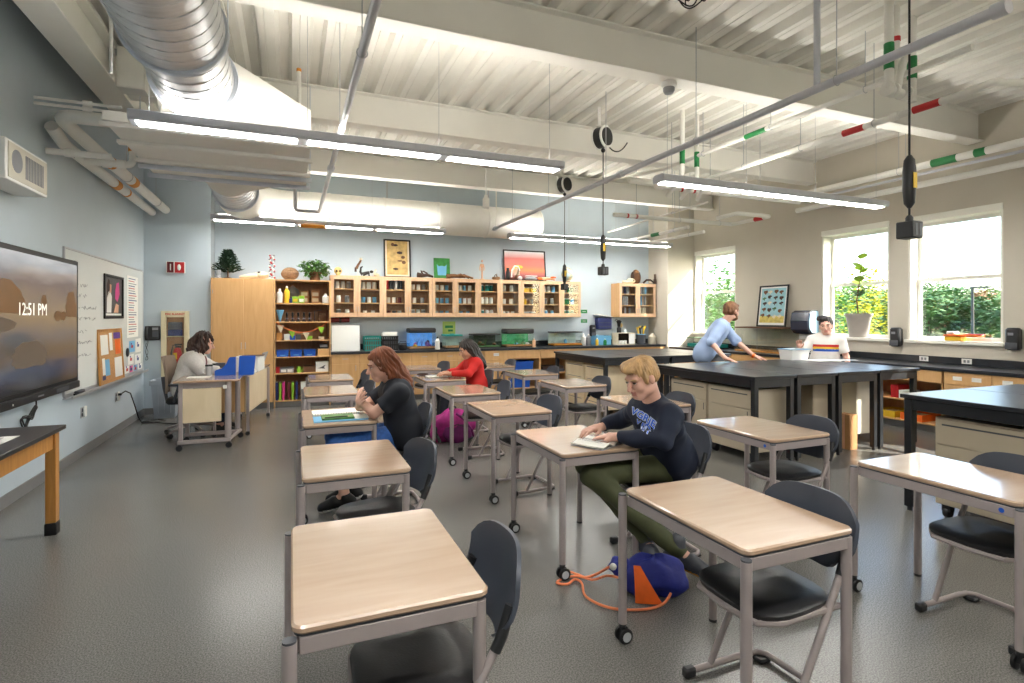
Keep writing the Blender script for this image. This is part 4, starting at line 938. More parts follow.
part('coiled_cord', lambda q: q.tube([(-.07 + .014 * math.cos(t * 9), -.05 + .014 * math.sin(t * 9), -.12 - .3 * math.sin(t / 2 * math.pi) if t < 1 else -.42 + .3 * (t - 1)) for t in np.linspace(0, 1.9, 160)], .004, n=4), 'black', o)
fx0, fz0, fx1, fz1 = -1.88, .585, -1.50, 1.615
o = onexit('extinguisher_cabinet', 'cream recessed cabinet lettered for fire blanket, holding an extinguisher', 'cabinet', fx0, fz0); W, Hh = fx1 - fx0, fz1 - fz0
mk('cream_metal', (214, 204, 172), .5, var=.02)
B('frame', 'cream_metal', o, (0, -.05, 0, .07, 0, Hh), (W - .07, -.05, 0, W, 0, Hh), (.07, -.05, Hh - .1, W - .07, 0, Hh), (.07, -.05, 0, W - .07, 0, .07), c=.004)
B('back_panel', 'maple_dark', o, (.07, -.012, .07, W - .07, -.001, Hh - .1)); B('shelf', 'cream_metal', o, (.07, -.045, .62, W - .07, -.013, .635)); part('pane', lambda q: q.box(.071, -.048, .071, W - .071, -.044, Hh - .101), 'glass', o, smooth=0)
text('FIRE BLANKET', .042, 'red', o, (W / 2, -.051, Hh - .05), (R90, 0, 0), bold=.001)
o = onexit('folded_blanket', 'dark folded fire blanket on the upper shelf of the wall box', 'blanket', (fx0 + fx1) / 2, fz0 + .636); B('fold', 'navy', o, (-.1, -.042, 0, .1, -.014, .1), c=.01); B('fold', 'dark_grey', o, (-.1, -.042, .101, .1, -.014, .22), c=.01)
o = onexit('fire_extinguisher', 'red fire extinguisher with yellow tag inside the wall box', 'extinguisher', (fx0 + fx1) / 2 + .03, fz0 + .0705)
part('cylinder', lambda q: q.lathe([(.05, 0), (.06, .02), (.06, .3), (.04, .36), (.018, .38)], c=(0, -.028, 0), n=18, sy=.24), 'red', o); part('valve', lambda q: (q.box(-.03, -.04, .38, .05, -.016, .41), q.box(-.04, -.04, .42, .06, -.016, .44)), 'black', o); part('hose', lambda q: q.tube([(.04, -.03, .4), (-.06, -.03, .42), (-.085, -.03, .3), (-.075, -.03, .12)], .009, n=6), 'black', o); B('tag', 'yellow', o, (-.055, -.0435, .2, -.005, -.0425, .3), c=.0003)
# waste bin
o = thing('waste_bin', 'tall grey plastic waste bin in the corner by the short wall', 'bin', (-1.76, 9.62, 0))
def binw(q):
    A = [(-.13, -.11), (.13, -.11), (.13, .11), (-.13, .11)]; C = [(-.17, -.15), (.17, -.15), (.17, .15), (-.17, .15)]
    vs = [(x, y, 0) for x, y in A] + [(x, y, .56) for x, y in C] + [(x * .93, y * .93, .56) for x, y in C] + [(x * .9, y * .9, .02) for x, y in A]
    q.add(vs, [(3, 2, 1, 0)] + [(i * 4 + k, i * 4 + (k + 1) % 4, (i + 1) * 4 + (k + 1) % 4, (i + 1) * 4 + k) for i in range(3) for k in range(4)] + [(12, 13, 14, 15)])
part('bin_body', binw, 'bin_grey', o, smooth=0); B('rim', 'bin_grey', o, (-.185, -.165, .5, .185, -.155, .57), (-.185, .155, .5, .185, .165, .57), (-.185, -.155, .5, -.175, .155, .57), (.175, -.155, .5, .185, .155, .57), c=.004)
for xx in (-.08, 0, .08): B('rib', 'bin_grey', o, (xx - .006, -.15, .08, xx + .006, -.12, .48), c=.003)
# ================================================================ wooden table at the left edge
t = thing('work_table', 'oak-legged work table with a black top at the left picture edge', 'table', (-1.80, 4.0, 0))
B('table_top', 'black_top', t, (-.3, -.75, .722, .31, .80, .752)); B('apron', 'oak', t, (.24, -.7, .60, .265, .76, .7215), (-.27, -.7, .60, -.245, .76, .7215), (-.244, .735, .60, .239, .76, .7215))
for x in (-.27, .22):
    for y in (-.73, .70):
        l = B('leg', 'oak', t, (x, y, .085, x + .062, y + .062, .7215)); B('boot', 'black', l, (x - .004, y - .004, 0, x + .066, y + .066, .084), c=.004)
o = thing('paper_sheet', 'white printed sheet lying on the black work table', 'paper', (-1.72, 4.32, .7525)); B('sheet', 'paper', o, (-.14, -.18, 0, .1, .12, .002), c=.0004, smooth=0)
for k in range(5): B('printed_line', 'ink_grey', o, (-.11 + .035 * k, -.15, .0021, -.105 + .035 * k, .08, .0026), c=.0001, smooth=0)
# ================================================================ teacher's desk and chair
td = thing('teacher_desk', 'small rolling maple side desk with steel frame at the front of the teacher corner', 'desk', (-1.17, 7.08, 0))
B('desk_top', 'maple_top', td, (-.06, -.03, .772, .62, .62, .797), c=.006); B('front_panel', 'maple_pale', td, (.03, .03, .31, .42, .048, .70)); B('apron', 'taupe', td, (.0, .02, .705, .46, .045, .771))
B('post', 'taupe', td, (-.01, .01, .11, .03, .06, .771), (-.01, .45, .11, .03, .5, .771)); part('column', lambda q: q.cyl((.49, .035, .12), (.49, .035, .771), .035, n=14), 'taupe', td); part('column', lambda q: q.cyl((.55, .53, .12), (.55, .53, .771), .03, n=14), 'taupe', td)
B('foot_rail', 'taupe', td, (-.02, -.0, .075, .52, .055, .115)); B('foot_rail', 'taupe', td, (-.02, .45, .075, .57, .5, .115)); part('foot_rail', lambda q: q.tube([(.5, .03, .095), (.58, .55, .095)], .02, n=8), 'taupe', td)
for x, y in ((-.0, .02), (.5, .02), (.58, .56), (.0, .48)): part('caster', lambda q: (q.cyl((x, y - .02, .034), (x, y + .02, .034), .034, n=14), q.cyl((x, y, .05), (x, y, .076), .015, n=8)), 'black_plastic', td)
B('latch', 'white', td, (.44, -.005, .69, .48, .018, .73))
ts = thing('teacher_desk', 'long maple-panelled main desk of the teacher beside the tall cabinet', 'desk', (-.55, 7.72, 0), rz=math.radians(-8))
B('desk_top', 'maple_top', ts, (-.40, .0, .772, .05, 1.45, .797), c=.005); B('side_panel', 'maple_pale', ts, (.0, .02, .27, .018, 1.4, .75)); B('edge_rail', 'taupe', ts, (-.005, .0, .752, .035, 1.42, .771))
B('front_panel', 'maple_cab', ts, (-.4, .015, .30, -.002, .03, .75))
for x, y in ((-.0, .0), (.0, 1.37), (-.39, .0), (-.39, 1.37)): l = B('leg', 'taupe', ts, (x - .0, y - .0, .07, x + .035 if x < 0 else x - .0006, y + .035, .752)) if False else B('leg', 'taupe', ts, (x + .019, y, .05, x + .05, y + .04, .752)); part('caster', lambda q: q.cyl((x + .034, y - .0, .028), (x + .034, y + .04, .028), .028, n=12), 'black_plastic', l)
# office chair
oc = thing('office_chair', 'brown mesh swivel chair the teacher sits on', 'chair', (-1.2, 8.1, 0), rz=math.radians(-8))
mk('taupe_fabric', (138, 122, 108), .8, bump=.1, bscale=120)
part('seat', lambda q: q.rslab(-.24, -.24, .42, .24, .24, .50, r=.08, ch=.02), 'black_plastic', oc)
rows = []
for i in range(7):
    tt = i / 6; rows.append([((-.25 - .06 * tt + .05 * (k / 4 - 1) ** 2 + .02 * math.sin(tt * 3), (.225 - .03 * tt) * (k / 4 - 1), .56 + .46 * tt), (-1, 0, 0)) for k in range(9)])
part('backrest', lambda q: q.shell(rows, .025), 'taupe_fabric', oc); part('back_support', lambda q: q.tube([(-.1, 0, .42), (-.28, 0, .44), (-.31, 0, .6), (-.33, 0, .75)], .022, n=8), 'dark_grey', oc)
for s in (-1, 1): part('armrest', lambda q: (q.tube([(-.12, .25 * s, .46), (-.1, .3 * s, .5), (-.05, .31 * s, .66)], .016, n=8), q.cbox(-.16, .31 * s - .035, .66, .12, .31 * s + .035, .69, .01)), 'dark_grey', oc)
part('gas_lift', lambda q: q.cyl((0, 0, .1), (0, 0, .42), .028), 'black', oc)
for k in range(5):
    a = 2 * math.pi * k / 5 + 2.9; l = part('base_spoke', lambda q: q.tube([(0, 0, .13), (.16 * math.cos(a), .16 * math.sin(a), .115), (.31 * math.cos(a), .31 * math.sin(a), .075)], .024, n=8, r_end=.015), 'taupe', oc)
    part('caster', lambda q: q.cyl((.31 * math.cos(a) - .02 * math.sin(a), .31 * math.sin(a) + .02 * math.cos(a), .03), (.31 * math.cos(a) + .02 * math.sin(a), .31 * math.sin(a) - .02 * math.cos(a), .03), .03, n=12), 'black', l)
# things on the teacher's desks
TH = .7975
def smooth_path(P, n=5):
    P = [Vector(p) for p in P]; out = []
    for i in range(len(P) - 1):
        a, b, c, d = P[max(0, i - 1)], P[i], P[i + 1], P[min(len(P) - 1, i + 2)]
        for k in range(n):
            t = k / n; out.append(.5 * ((2 * b) + (c - a) * t + (2 * a - 5 * b + 4 * c - d) * t * t + (3 * b - a - 3 * c + d) * t ** 3))
    return out + [P[-1]]
def hollow_box(q, x0, y0, z0, x1, y1, z1, t=.006, taper=0.0):
    A = [(x0 + taper, y0 + taper), (x1 - taper, y0 + taper), (x1 - taper, y1 - taper), (x0 + taper, y1 - taper)]; C = [(x0, y0), (x1, y0), (x1, y1), (x0, y1)]
    I = [(x0 + t, y0 + t), (x1 - t, y0 + t), (x1 - t, y1 - t), (x0 + t, y1 - t)]; J = [(x0 + t + taper, y0 + t + taper), (x1 - t - taper, y0 + t + taper), (x1 - t - taper, y1 - t - taper), (x0 + t + taper, y1 - t - taper)]
    vs = [(x, y, z0) for x, y in A] + [(x, y, z1) for x, y in C] + [(x, y, z1) for x, y in I] + [(x, y, z0 + t) for x, y in J]
    q.add(vs, [(3, 2, 1, 0)] + [(i * 4 + k, i * 4 + (k + 1) % 4, (i + 1) * 4 + (k + 1) % 4, (i + 1) * 4 + k) for i in range(3) for k in range(4)] + [(12, 13, 14, 15)])
for i, (x, y, lb) in enumerate(((-.74, 7.60, 'bright blue magazine file on the teacher desk, left one of the pair'), (-.555, 7.55, 'bright blue magazine file on the teacher desk, right one of the pair'))):
    o = thing('magazine_file', lb, 'file box', (x, y, TH))
    prof = [(-.13, 0), (.1, 0), (.1, .22), (.03, .22), (-.01, .13), (-.06, .08), (-.13, .06)] if i == 0 else [(-.05, 0), (.12, 0), (.14, .235), (-.04, .235)]
    part('side_wall', lambda q: q.prism(prof, -.05, -.045, 'y'), 'blue', o, smooth=0); part('side_wall', lambda q: q.prism(prof, .045, .05, 'y'), 'blue', o, smooth=0)
    xx = prof[1][0]; B('end_wall', 'blue', o, (xx - .004, -.0449, .006, xx, .0449, .225), c=.0005); B('bottom', 'blue', o, (prof[0][0] + .002, -.0449, 0, xx - .0045, .0449, .005), c=.0005)
o = thing('steel_mug', 'brushed steel travel mug on the teacher desk', 'mug', (-.93, 7.55, TH)); part('cup', lambda q: q.lathe([(.034, 0), (.036, .01), (.04, .12), (.037, .12), (.033, .012)]), 'steel', o); part('lid', lambda q: q.lathe([(.042, .12), (.042, .135), (.03, .14)]), 'black', o); part('handle', lambda q: q.tube([(-.038, 0, .1), (-.065, 0, .09), (-.065, 0, .04), (-.037, 0, .03)], .006, n=6), 'white', o)
o = thing('cardboard_tray', 'open carton of papers on the main teacher desk', 'box', (-.53, 8.14, TH), rz=-.15); part('tray', lambda q: hollow_box(q, -.16, -.2, 0, .16, .2, .19), 'white', o, smooth=0); B('stack', 'paper', o, (-.15, -.19, .0065, .15, .19, .15)); B('lid_strip', 'brown', o, (-.1, .05, .191, .17, .2, .2))
o = thing('black_camera', 'small dark camera body on the papers by the teacher', 'camera', (-.86, 8.06, TH)); B('camera_body', 'dark_grey', o, (-.05, -.04, 0, .06, .04, .12)); part('lens', lambda q: q.cyl((-.05, 0, .08), (-.09, -.01, .08), .035), 'black', o)
o = thing('laptop', 'open silver laptop at the far end of the teacher desk', 'laptop', (-.52, 8.55, TH), rz=math.radians(-100)); B('keyboard_deck', 'steel', o, (-.16, -.11, 0, .16, .11, .016)); part('display_lid', lambda q: q.add([(-.16, .11, .016), (.16, .11, .016), (.16, .18, .22), (-.16, .18, .22), (-.16, .116, .012), (.16, .116, .012), (.16, .188, .216), (-.16, .188, .216)], [(0, 1, 2, 3), (7, 6, 5, 4), (0, 4, 5, 1), (1, 5, 6, 2), (2, 6, 7, 3), (3, 7, 4, 0)]), 'grey', o, smooth=0)
o = thing('paper_stack', 'crumpled white papers next to the blue files', 'paper', (-.47, 7.80, TH)); part('sheets', lambda q: (q.box(-.06, -.1, 0, .05, .1, .02), q.prism([(-.05, .0), (.05, 0), (.0, .12)], -.06, .04, 'y')), 'paper', o, smooth=0)
o = thing('paper_stack', 'loose papers on the front edge of the teacher side desk', 'paper', (-1.02, 7.42, TH)); B('sheet', 'paper', o, (-.12, -.08, 0, .12, .1, .006), c=.001)
# ================================================================ things on student desks
o = thing('spiral_notebook', 'open white spiral notebook on the red-haired student desk', 'notebook', (.33, 4.72, DH)); B('pages', 'paper', o, (-.17, -.1, .002, .2, .11, .018), c=.002); B('cover', 'navy', o, (-.17, -.1, 0, .2, .11, .0018), c=.0003)
part('spiral', lambda q: [q.tube([(-.17 + k * .02, -.1 + .009 * math.cos(a), .012 + .011 * math.sin(a)) for a in [2 * math.pi * j / 8 for j in range(8)]], .0015, n=4, closed=True) for k in range(18)], 'chrome', o)
o = thing('folder', 'blue folder with a green workbook on top, on the red-haired student desk', 'folder', (.36, 4.46, DH)); B('folder_cover', 'sky_blue', o, (-.2, -.12, 0, .2, .12, .008), c=.001); B('workbook', 'leaf', o, (-.14, -.085, .0082, .1, .1, .022), c=.002); B('sheet', 'paper', o, (.1005, -.1, .0082, .21, .1, .012), c=.001)
o = thing('pencil', 'dark pencil lying on the green workbook', 'pencil', (.34, 4.39, DH + .0275)); part('shaft', lambda q: q.cyl((-.1, 0, 0), (.07, .01, 0), .004, n=6), 'black', o); part('tip', lambda q: q.cyl((.07, .01, 0), (.085, .011, 0), .004, .0005, n=6), 'peach', o)
bk = thing('open_book', 'open paperback in the hands of the blond reader', 'book', (1.79, 2.955, DH), rz=math.radians(-62)); bk.scale = (1.25, 1.25, 1.1)
def page(q, s):
    rows = []
    for i in range(9):
        tt = i / 8; y = s * (.004 + .105 * tt); z = .004 + .022 * math.sin(math.pi * min(1, tt * 1.2 + .05)) * (1 - .4 * tt) + .012 * tt
        rows.append([((x, y, z), (0, 0, -1)) for x in (-.09, -.03, .03, .09)])
    q.shell(rows, .007)
for s in (-1, 1): part('page_block', lambda q: page(q, s), 'paper', bk, smooth=60)
B('cover', 'grey', bk, (-.092, -.112, 0, .092, .112, .003), c=.001)
for s in (-1, 1):
    for k in range(7): B('text_line', 'ink_grey', bk, (-.07, s * .05 + k * .009 - .03, .0335 - .0006 * abs(k - 3), .07, s * .05 + k * .009 - .028, .0339 - .0006 * abs(k - 3)), c=.0001, smooth=0)
o = thing('notebook', 'grey notebook under the hands of the student in red', 'notebook', (1.8, 7.08, DH)); B('pages', 'paper', o, (-.13, -.1, .003, .13, .1, .014), c=.002); B('cover', 'dark_grey', o, (-.135, -.105, 0, .135, .105, .0028), c=.0008)
o = thing('pencil_case', 'small dark pen case on the desk of the student in red', 'case', (1.66, 7.3, DH)); part('pouch', lambda q: q.ell((0, 0, .02), (.08, .03, .02)), 'dark_brown', o); part('zip', lambda q: q.box(-.06, -.003, .039, .06, .003, .041), 'steel', o, smooth=0)
# bags on the floor
bp_ = thing('backpack', 'magenta and black backpack slumped on the floor under a desk', 'backpack', (1.84, 6.45, 0))
mk('magenta', (164, 32, 120), .7, var=.25, scale=18, bump=.3, bscale=30); mk('magenta_dark', (104, 18, 88), .75, var=.2, scale=20)
def lump(q, c, r, seed, amp=.12, nu=28, nv=16, flat=None):
    rnd = random.Random(seed); ph = [rnd.uniform(0, 6.28) for _ in range(9)]; vs = []
    for i in range(nv + 1):
        t = math.pi * i / nv - math.pi / 2
        for k in range(nu):
            a = 2 * math.pi * k / nu; f = 1 + amp * (math.sin(2 * a + ph[0]) * math.cos(t) * .5 + math.sin(3 * a + 2 * t + ph[1]) * .35 + math.sin(5 * a - 3 * t + ph[2]) * .22 + math.sin(7 * t + ph[3] + a) * .15)
            z = c[2] + r[2] * math.sin(t) * f; z = max(z, flat) if flat is not None else z
            vs.append((c[0] + r[0] * math.cos(t) * math.cos(a) * f, c[1] + r[1] * math.cos(t) * math.sin(a) * f, z))
    q.add(vs, [(i * nu + k, i * nu + (k + 1) % nu, (i + 1) * nu + (k + 1) % nu, (i + 1) * nu + k) for i in range(nv) for k in range(nu)])
part('bag_body', lambda q: lump(q, (0, 0, .17), (.25, .17, .2), 4, .3, 44, 26, flat=.0), 'magenta', bp_, smooth=60); part('front_pocket', lambda q: lump(q, (.02, -.13, .11), (.17, .07, .11), 9, .25, flat=.0), 'magenta_dark', bp_, smooth=60)
part('strap', lambda q: q.tube([(-.14, .06, .31), (-.2, -.04, .27), (-.24, -.1, .14), (-.2, -.16, .03)], .02, n=8), 'black', bp_); part('strap', lambda q: q.tube([(.02, -.1, .35), (.1, -.17, .28), (.2, -.16, .14), (.24, -.12, .04)], .016, n=8), 'magenta_dark', bp_); part('grab_loop', lambda q: q.tube([(-.05, 0, .36), (-.03, -.02, .42), (.03, -.02, .42), (.05, 0, .36)], .01, n=6), 'black', bp_); part('base_panel', lambda q: lump(q, (.12, -.02, .05), (.14, .15, .06), 11, .1, flat=0), 'dark_grey', bp_, smooth=60); part('zip', lambda q: q.tube([(-.1, -.19, .2), (0, -.205, .235), (.1, -.185, .2)], .005, n=5), 'black', bp_)
db = thing('drawstring_bag', 'royal blue and orange drawstring bag on the floor by the reader', 'bag', (1.83, 2.50, 0), rz=math.radians(-28))
mk('royal', (32, 44, 140), .6, var=.15, scale=14, bump=.25, bscale=40); mk('vivid_orange', (244, 104, 22), .6, var=.1, scale=14)
part('sack', lambda q: (lump(q, (.04, 0, .085), (.17, .13, .11), 21, .26, flat=.0), lump(q, (-.14, .01, .12), (.07, .06, .05), 5, .3, flat=.01)), 'royal', db, smooth=60)
part('orange_panel', lambda q: q.shell([[((-.1 + .16 * u_, -.142 - .006 * math.sin(u_ * 3) + .075 * t_ ** 1.7, .005 + .165 * t_), (.1, -1, .3)) for u_ in ([.1 + .9 * k / 4 * (1 - .75 * t_) for k in range(5)])] for t_ in (0, .2, .4, .6, .8, 1)], .004), 'vivid_orange', db, smooth=60)
part('eyelet', lambda q: q.ell((-.19, -.03, .14), (.02, .012, .02)), 'white', db)
mk('cord_orange', (244, 142, 96), .7)
part('drawcord', lambda q: q.tube(smooth_path([(-.2, -.02, .14), (-.28, .06, .05), (-.34, .10, .012), (-.39, .11, .012), (-.46, .08, .012), (-.5, .02, .012), (-.44, .01, .012), (-.4, .07, .012), (-.36, .03, .012), (-.34, -.12, .012), (-.22, -.22, .012), (-.06, -.22, .012), (.05, -.19, .03), (.1, -.15, .07)]), .0068, n=8), 'cord_orange', db)
part('drawcord', lambda q: q.tube(smooth_path([(-.5, .13, .012), (-.44, .16, .012), (-.38, .13, .012), (-.3, .07, .014), (-.22, .03, .06), (-.16, -.07, .1)]), .0068, n=8), 'cord_orange', db)
# ================================================================ bookcase contents (local x along the shelf from the bookcase's left side)
BX = -.265
def onshelf(name, k, x, label, cat, dy=.06): return thing(name, label, cat, (BX + x, CF + dy, SH[k] + .0225))
def bottle(o, r, h, mat, cap='white'): part('bottle_body', lambda q: q.lathe([(r * .9, 0), (r, .01), (r, h * .68), (r * .45, h * .8), (r * .4, h * .86)], n=16), mat, o); part('cap', lambda q: q.lathe([(r * .42, h * .86), (r * .4, h * .94), (r * .15, h)], n=12), cap, o)
bottle(onshelf('spray_bottle', 5, .09, 'white spray bottle on the top shelf of the bookcase', 'bottle'), .05, .24, 'white'); bottle(onshelf('glue_bottle', 5, .20, 'orange-yellow bottle with white nozzle on the top shelf', 'bottle'), .045, .29, 'yellow')
o = onshelf('model_flask', 5, .293, 'grey diamond-shaped model leaning at the back of the top shelf', 'model', .3); part('facets', lambda q: q.lathe([(.01, 0), (.11, .17), (.09, .24), (.01, .31)], n=6), 'grey', o); part('foot', lambda q: q.lathe([(.05, 0), (.05, .01), (.02, .03)], n=10), 'dark_grey', o)
bottle(onshelf('ink_jar', 5, .268, 'small navy jar on the top shelf', 'jar', .05), .035, .1, 'navy', 'black')
for i, x in enumerate((.33, .43)):
    o = onshelf('tissue_box', 5, x, ['lime and white carton on the top shelf, left one', 'lime and white carton on the top shelf, right one'][i], 'box', .05); B('carton', 'lime', o, (-.045, -.04, 0, .045, .05, .11 + .01 * i)); B('print', 'yellow' if i == 0 else 'white', o, (-.035, -.0415, .02, .035, -.0405, .07), c=.0002)
for i, x in enumerate((.48, .66)):
    o = onshelf('wooden_box', 5, x, ['brown display box with white labels, left of two', 'brown display box with white labels, right of two'][i], 'box', .22); B('box_body', 'maple_dark', o, (-.07, 0, 0, .07, .1, .22)); 
    for z in (.03, .13): B('label_card', 'beige_light', o, (-.05, -.002, z, .05, -.0002, z + .06), c=.0003)
bottle(onshelf('pill_jar', 5, .82, 'white plastic jar at the right end of the top shelf', 'jar'), .055, .17, 'white')
random.seed(11)
o = onshelf('funnel', 4, .095, 'pale blue funnel cup on the second shelf', 'funnel'); part('cone', lambda q: q.lathe([(.012, 0), (.03, .08), (.06, .19), (.055, .19), (.025, .08)], n=16), 'sky_blue', o); part('rim', lambda q: q.lathe([(.06, .185), (.065, .188), (.06, .196)], n=16), 'sky_blue', o)
for i in range(5):
    o = onshelf('microscope', 4, .2 + .09 * i, 'dark small microscope in the row on the second shelf', 'microscope', .06); o['group'] = 'microscopes on the second bookcase shelf'
    B('foot', 'black', o, (-.035, -.03, 0, .035, .06, .02)); part('arm', lambda q: q.tube([(0, .05, .02), (0, .06, .08), (0, .03, .13)], .012, n=6), 'dark_grey', o); part('eyepiece', lambda q: q.cyl((0, .03, .09), (0, -.02, .15), .016, n=10), 'black', o); B('stage', 'steel', o, (-.03, -.03, .05, .03, .03, .058))
o = onshelf('wooden_rack', 4, .78, 'brown wooden test rack at the right end of the second shelf', 'rack', .1); B('post', 'brown', o, (-.08, 0, 0, -.06, .08, .16), (.06, 0, 0, .08, .08, .2)); B('rail', 'brown', o, (-.059, 0, .12, .059, .08, .135)); part('wire_frame', lambda q: q.tube([(-.14, .0, .0), (-.14, 0, .18), (-.02, 0, .2)], .006, n=5), 'dark_grey', o)
# third shelf: bunting and tins
o = thing('bunting', 'string of cream and green pennants hung across the third bookcase shelf', 'bunting', (BX + .04, CF - .012, 1.43))
cat_ = [(x, 0, -.17 * (1 - (2 * x / .8 - 1) ** 2)) for x in np.linspace(0, .8, 17)]
part('string', lambda q: q.tube(cat_, .005, n=5), 'orange', o)
for i, x in enumerate((.06, .24, .46, .7)):
    z = -.17 * (1 - (2 * x / .8 - 1) ** 2); part('pennant', lambda q: q.prism([(x - .055, z), (x + .055, z - .01), (x + .01, z - .13)], -.003, -.001, 'y'), 'bone' if i % 2 == 0 else 'lime', o, smooth=0)
for i, (x, mt, h, lb) in enumerate(((.08, 'oak', .12, 'small wooden crate at the left of the third shelf'), (.2, 'white', .1, 'white tub on the third shelf under the bunting'), (.29, 'blue', .07, 'blue tub on the third shelf under the bunting'), (.38, 'dark_grey', .09, 'dark canister on the third shelf'), (.46, 'brown', .08, 'brown canister on the third shelf'), (.56, 'lime', .06, 'lime tub on the third shelf'), (.75, 'bone', .05, 'flat cream box at the right of the third shelf'))):
    o = onshelf('supply_tub', 3, x, lb, 'tub', .06); part('tub_body', lambda q: hollow_box(q, -.045, -.03, 0, .045, .06, h, taper=.004), mt, o, smooth=0); B('contents', 'grey', o, (-.036, -.02, .008, .036, .05, h * .8))
for i, x in enumerate((.135, .345, .56)):
    o = onshelf('plastic_bin', 2, x, ['blue shoebox bin at the left of the fourth shelf', 'blue shoebox bin in the middle of the fourth shelf', 'blue shoebox bin next to the wooden box on the fourth shelf'][i], 'bin', .04); part('bin_body', lambda q: hollow_box(q, -.095, -.03, 0, .095, .2, .1, taper=.008), 'blue', o, smooth=0); B('lid', 'blue', o, (-.1, -.035, .101, .1, .205, .112)); B('label_card', 'sky_blue', o, (-.04, -.0245, .02, .04, -.0235, .07), c=.0003)
o = onshelf('wooden_box', 2, .78, 'light wooden box with black lid on the fourth shelf', 'box', .05); B('box_body', 'maple_cab', o, (-.09, -.02, 0, .09, .2, .12)); B('lid', 'black', o, (-.07, -.01, .1205, .08, .18, .15)); B('stack', 'grey', o, (-.05, 0, .1505, .07, .17, .19))
for i, (x, w, h, mt, lb) in enumerate(((.06, .03, .09, 'red', 'small red box on the fifth shelf'), (.2, .11, .08, 'grey', 'grey instrument case on the fifth shelf'), (.39, .035, .1, 'lime', 'lime green mug on the fifth shelf'), (.56, .1, .09, 'brown', 'brown wooden tray on the fifth shelf'), (.762, .105, .16, 'white', 'white box with a bird print on the fifth shelf'))):
    o = onshelf('supply_box', 1, x, lb, 'box', .06)
    if mt == 'lime': part('cup', lambda q: q.lathe([(w, 0), (w, h), (w - .005, h), (w - .005, .006)], n=16), mt, o); part('handle', lambda q: q.tube([(w, 0, .08), (w + .025, 0, .07), (w + .025, 0, .03), (w, 0, .02)], .005, n=6), mt, o)
    else: B('box_body', mt, o, (-w, -.02, 0, w, .15, h)); B('lid', 'dark_grey' if mt == 'grey' else mt, o, (-w, -.02, h + .0005, w, .15, h + .014))
    if mt == 'white': part('bird_print', lambda q: q.prism([(-.07, .06), (-.02, .08), (.06, .12), (.03, .075), (.05, .05), (0, .055)], -.0215, -.0205, 'y'), 'dark_grey', o, smooth=0)
    if mt == 'grey': B('case_panel', 'white', o, (-.09, -.022, .015, -.01, -.0205, .06), (.01, -.022, .015, .09, -.0205, .06), c=.0004)
for i, (mt, tilt) in enumerate((('navy', 0), ('lime', 0), ('pink', 0), ('dark_red', .0), ('lime', 0.0), ('navy', -.0))):
    o = onshelf('binder', 0, .045 + .052 * i + (.01 * i if i > 2 else 0), ['navy binder leaning against the bookcase side', 'lime green binder, left of the two lime ones', 'hot pink binder in the bottom row', 'dark red binder in the bottom row', 'lime green binder leaning beside the dark red one', 'navy binder leaning at the end of the bottom row'][i], 'binder', .03); o.rotation_euler = (0, tilt, 0)
    B('cover', mt, o, (-.018, 0, .003, -.014, .24, .3), (.014, 0, .003, .018, .24, .3), (-.0139, 0, .003, .0139, .004, .3)); B('pages', 'paper', o, (-.0135, .006, .006, .0135, .235, .29))
o = onshelf('carton', 0, .52, 'white carton with red script at the bottom of the bookcase', 'box', .03); B('carton_body', 'white', o, (-.1, -.0, 0, .16, .25, .27)); part('print', lambda q: q.tube([(-.04, -.002, .19), (.0, -.002, .2), (.06, -.002, .205), (.12, -.002, .22)], .006, n=4), 'red', o); B('print', 'grey', o, (-.06, -.002, .05, .0, -.0005, .12), (.03, -.002, .05, .1, -.0005, .12), c=.0003)
o = onshelf('paper_roll', 0, .44, 'white folded papers lying on the carton', 'paper', .06); o.location.z += .2705; o.location.x += .1; B('sheets', 'paper', o, (-.12, -.02, 0, .12, .12, .02), c=.003)
# ================================================================ inside the glass cabinets
random.seed(21)
KIN = {'tumbler': ('white', 'clear'), }
def cab_item(kind, x, z, mt, label, grp):
    o = thing(kind, label, kind.replace('_', ' '), (x, BW - .17 - random.uniform(0, .05), z), group=grp)
    if kind == 'beaker': part('cup', lambda q: q.lathe([(.032, 0), (.035, .005), (.035, .1), (.038, .104), (.034, .1), (.03, .008)], n=12), mt, o)
    elif kind == 'storage_box': B('box_body', mt, o, (-.06, -.06, 0, .06, .06, .08)); B('lid', 'white', o, (-.062, -.062, .0805, .062, .062, .095))
    elif kind == 'book': B('cover', mt, o, (-.014, -.08, 0, -.0115, .06, .2), (.0115, -.08, 0, .014, .06, .2), (-.0114, -.08, 0, .0114, -.077, .2), c=.0005); B('pages', 'paper', o, (-.0112, -.0765, .003, .0112, .055, .196), c=.0005)
    elif kind == 'jar': part('jar_body', lambda q: q.lathe([(.036, 0), (.04, .01), (.04, .1), (.03, .115)], n=12), mt, o); part('lid', lambda q: q.lathe([(.034, .1152), (.034, .13)], n=12), 'white', o)
    return o
ZS = (UZ0 + .0185, UZ0 + .2685, UZ0 + .5185)
FILL = [('jar', ['white', 'white', 'grey'], 0), ('beaker', ['white', 'sky_blue'], 0), ('book', ['red', 'white', 'brown', 'dark_grey', 'dark_red'], 1), ('beaker', ['white', 'grey'], 1), ('beaker', ['sky_blue', 'white'], 2), ('beaker', ['white', 'sky_blue'], 2), ('jar', ['teal', 'white'], 3), ('beaker', ['white', 'white'], 3), ('storage_box', ['yellow', 'grey'], 4), ('jar', ['white', 'sky_blue', 'grey'], 4), ('jar', ['teal', 'green', 'sky_blue'], 5)]
GL = {'jar': 'small lidded jar behind cabinet glass', 'beaker': 'small glass beaker behind cabinet glass', 'book': 'upright book behind cabinet glass', 'storage_box': 'small lidded storage box behind cabinet glass'}
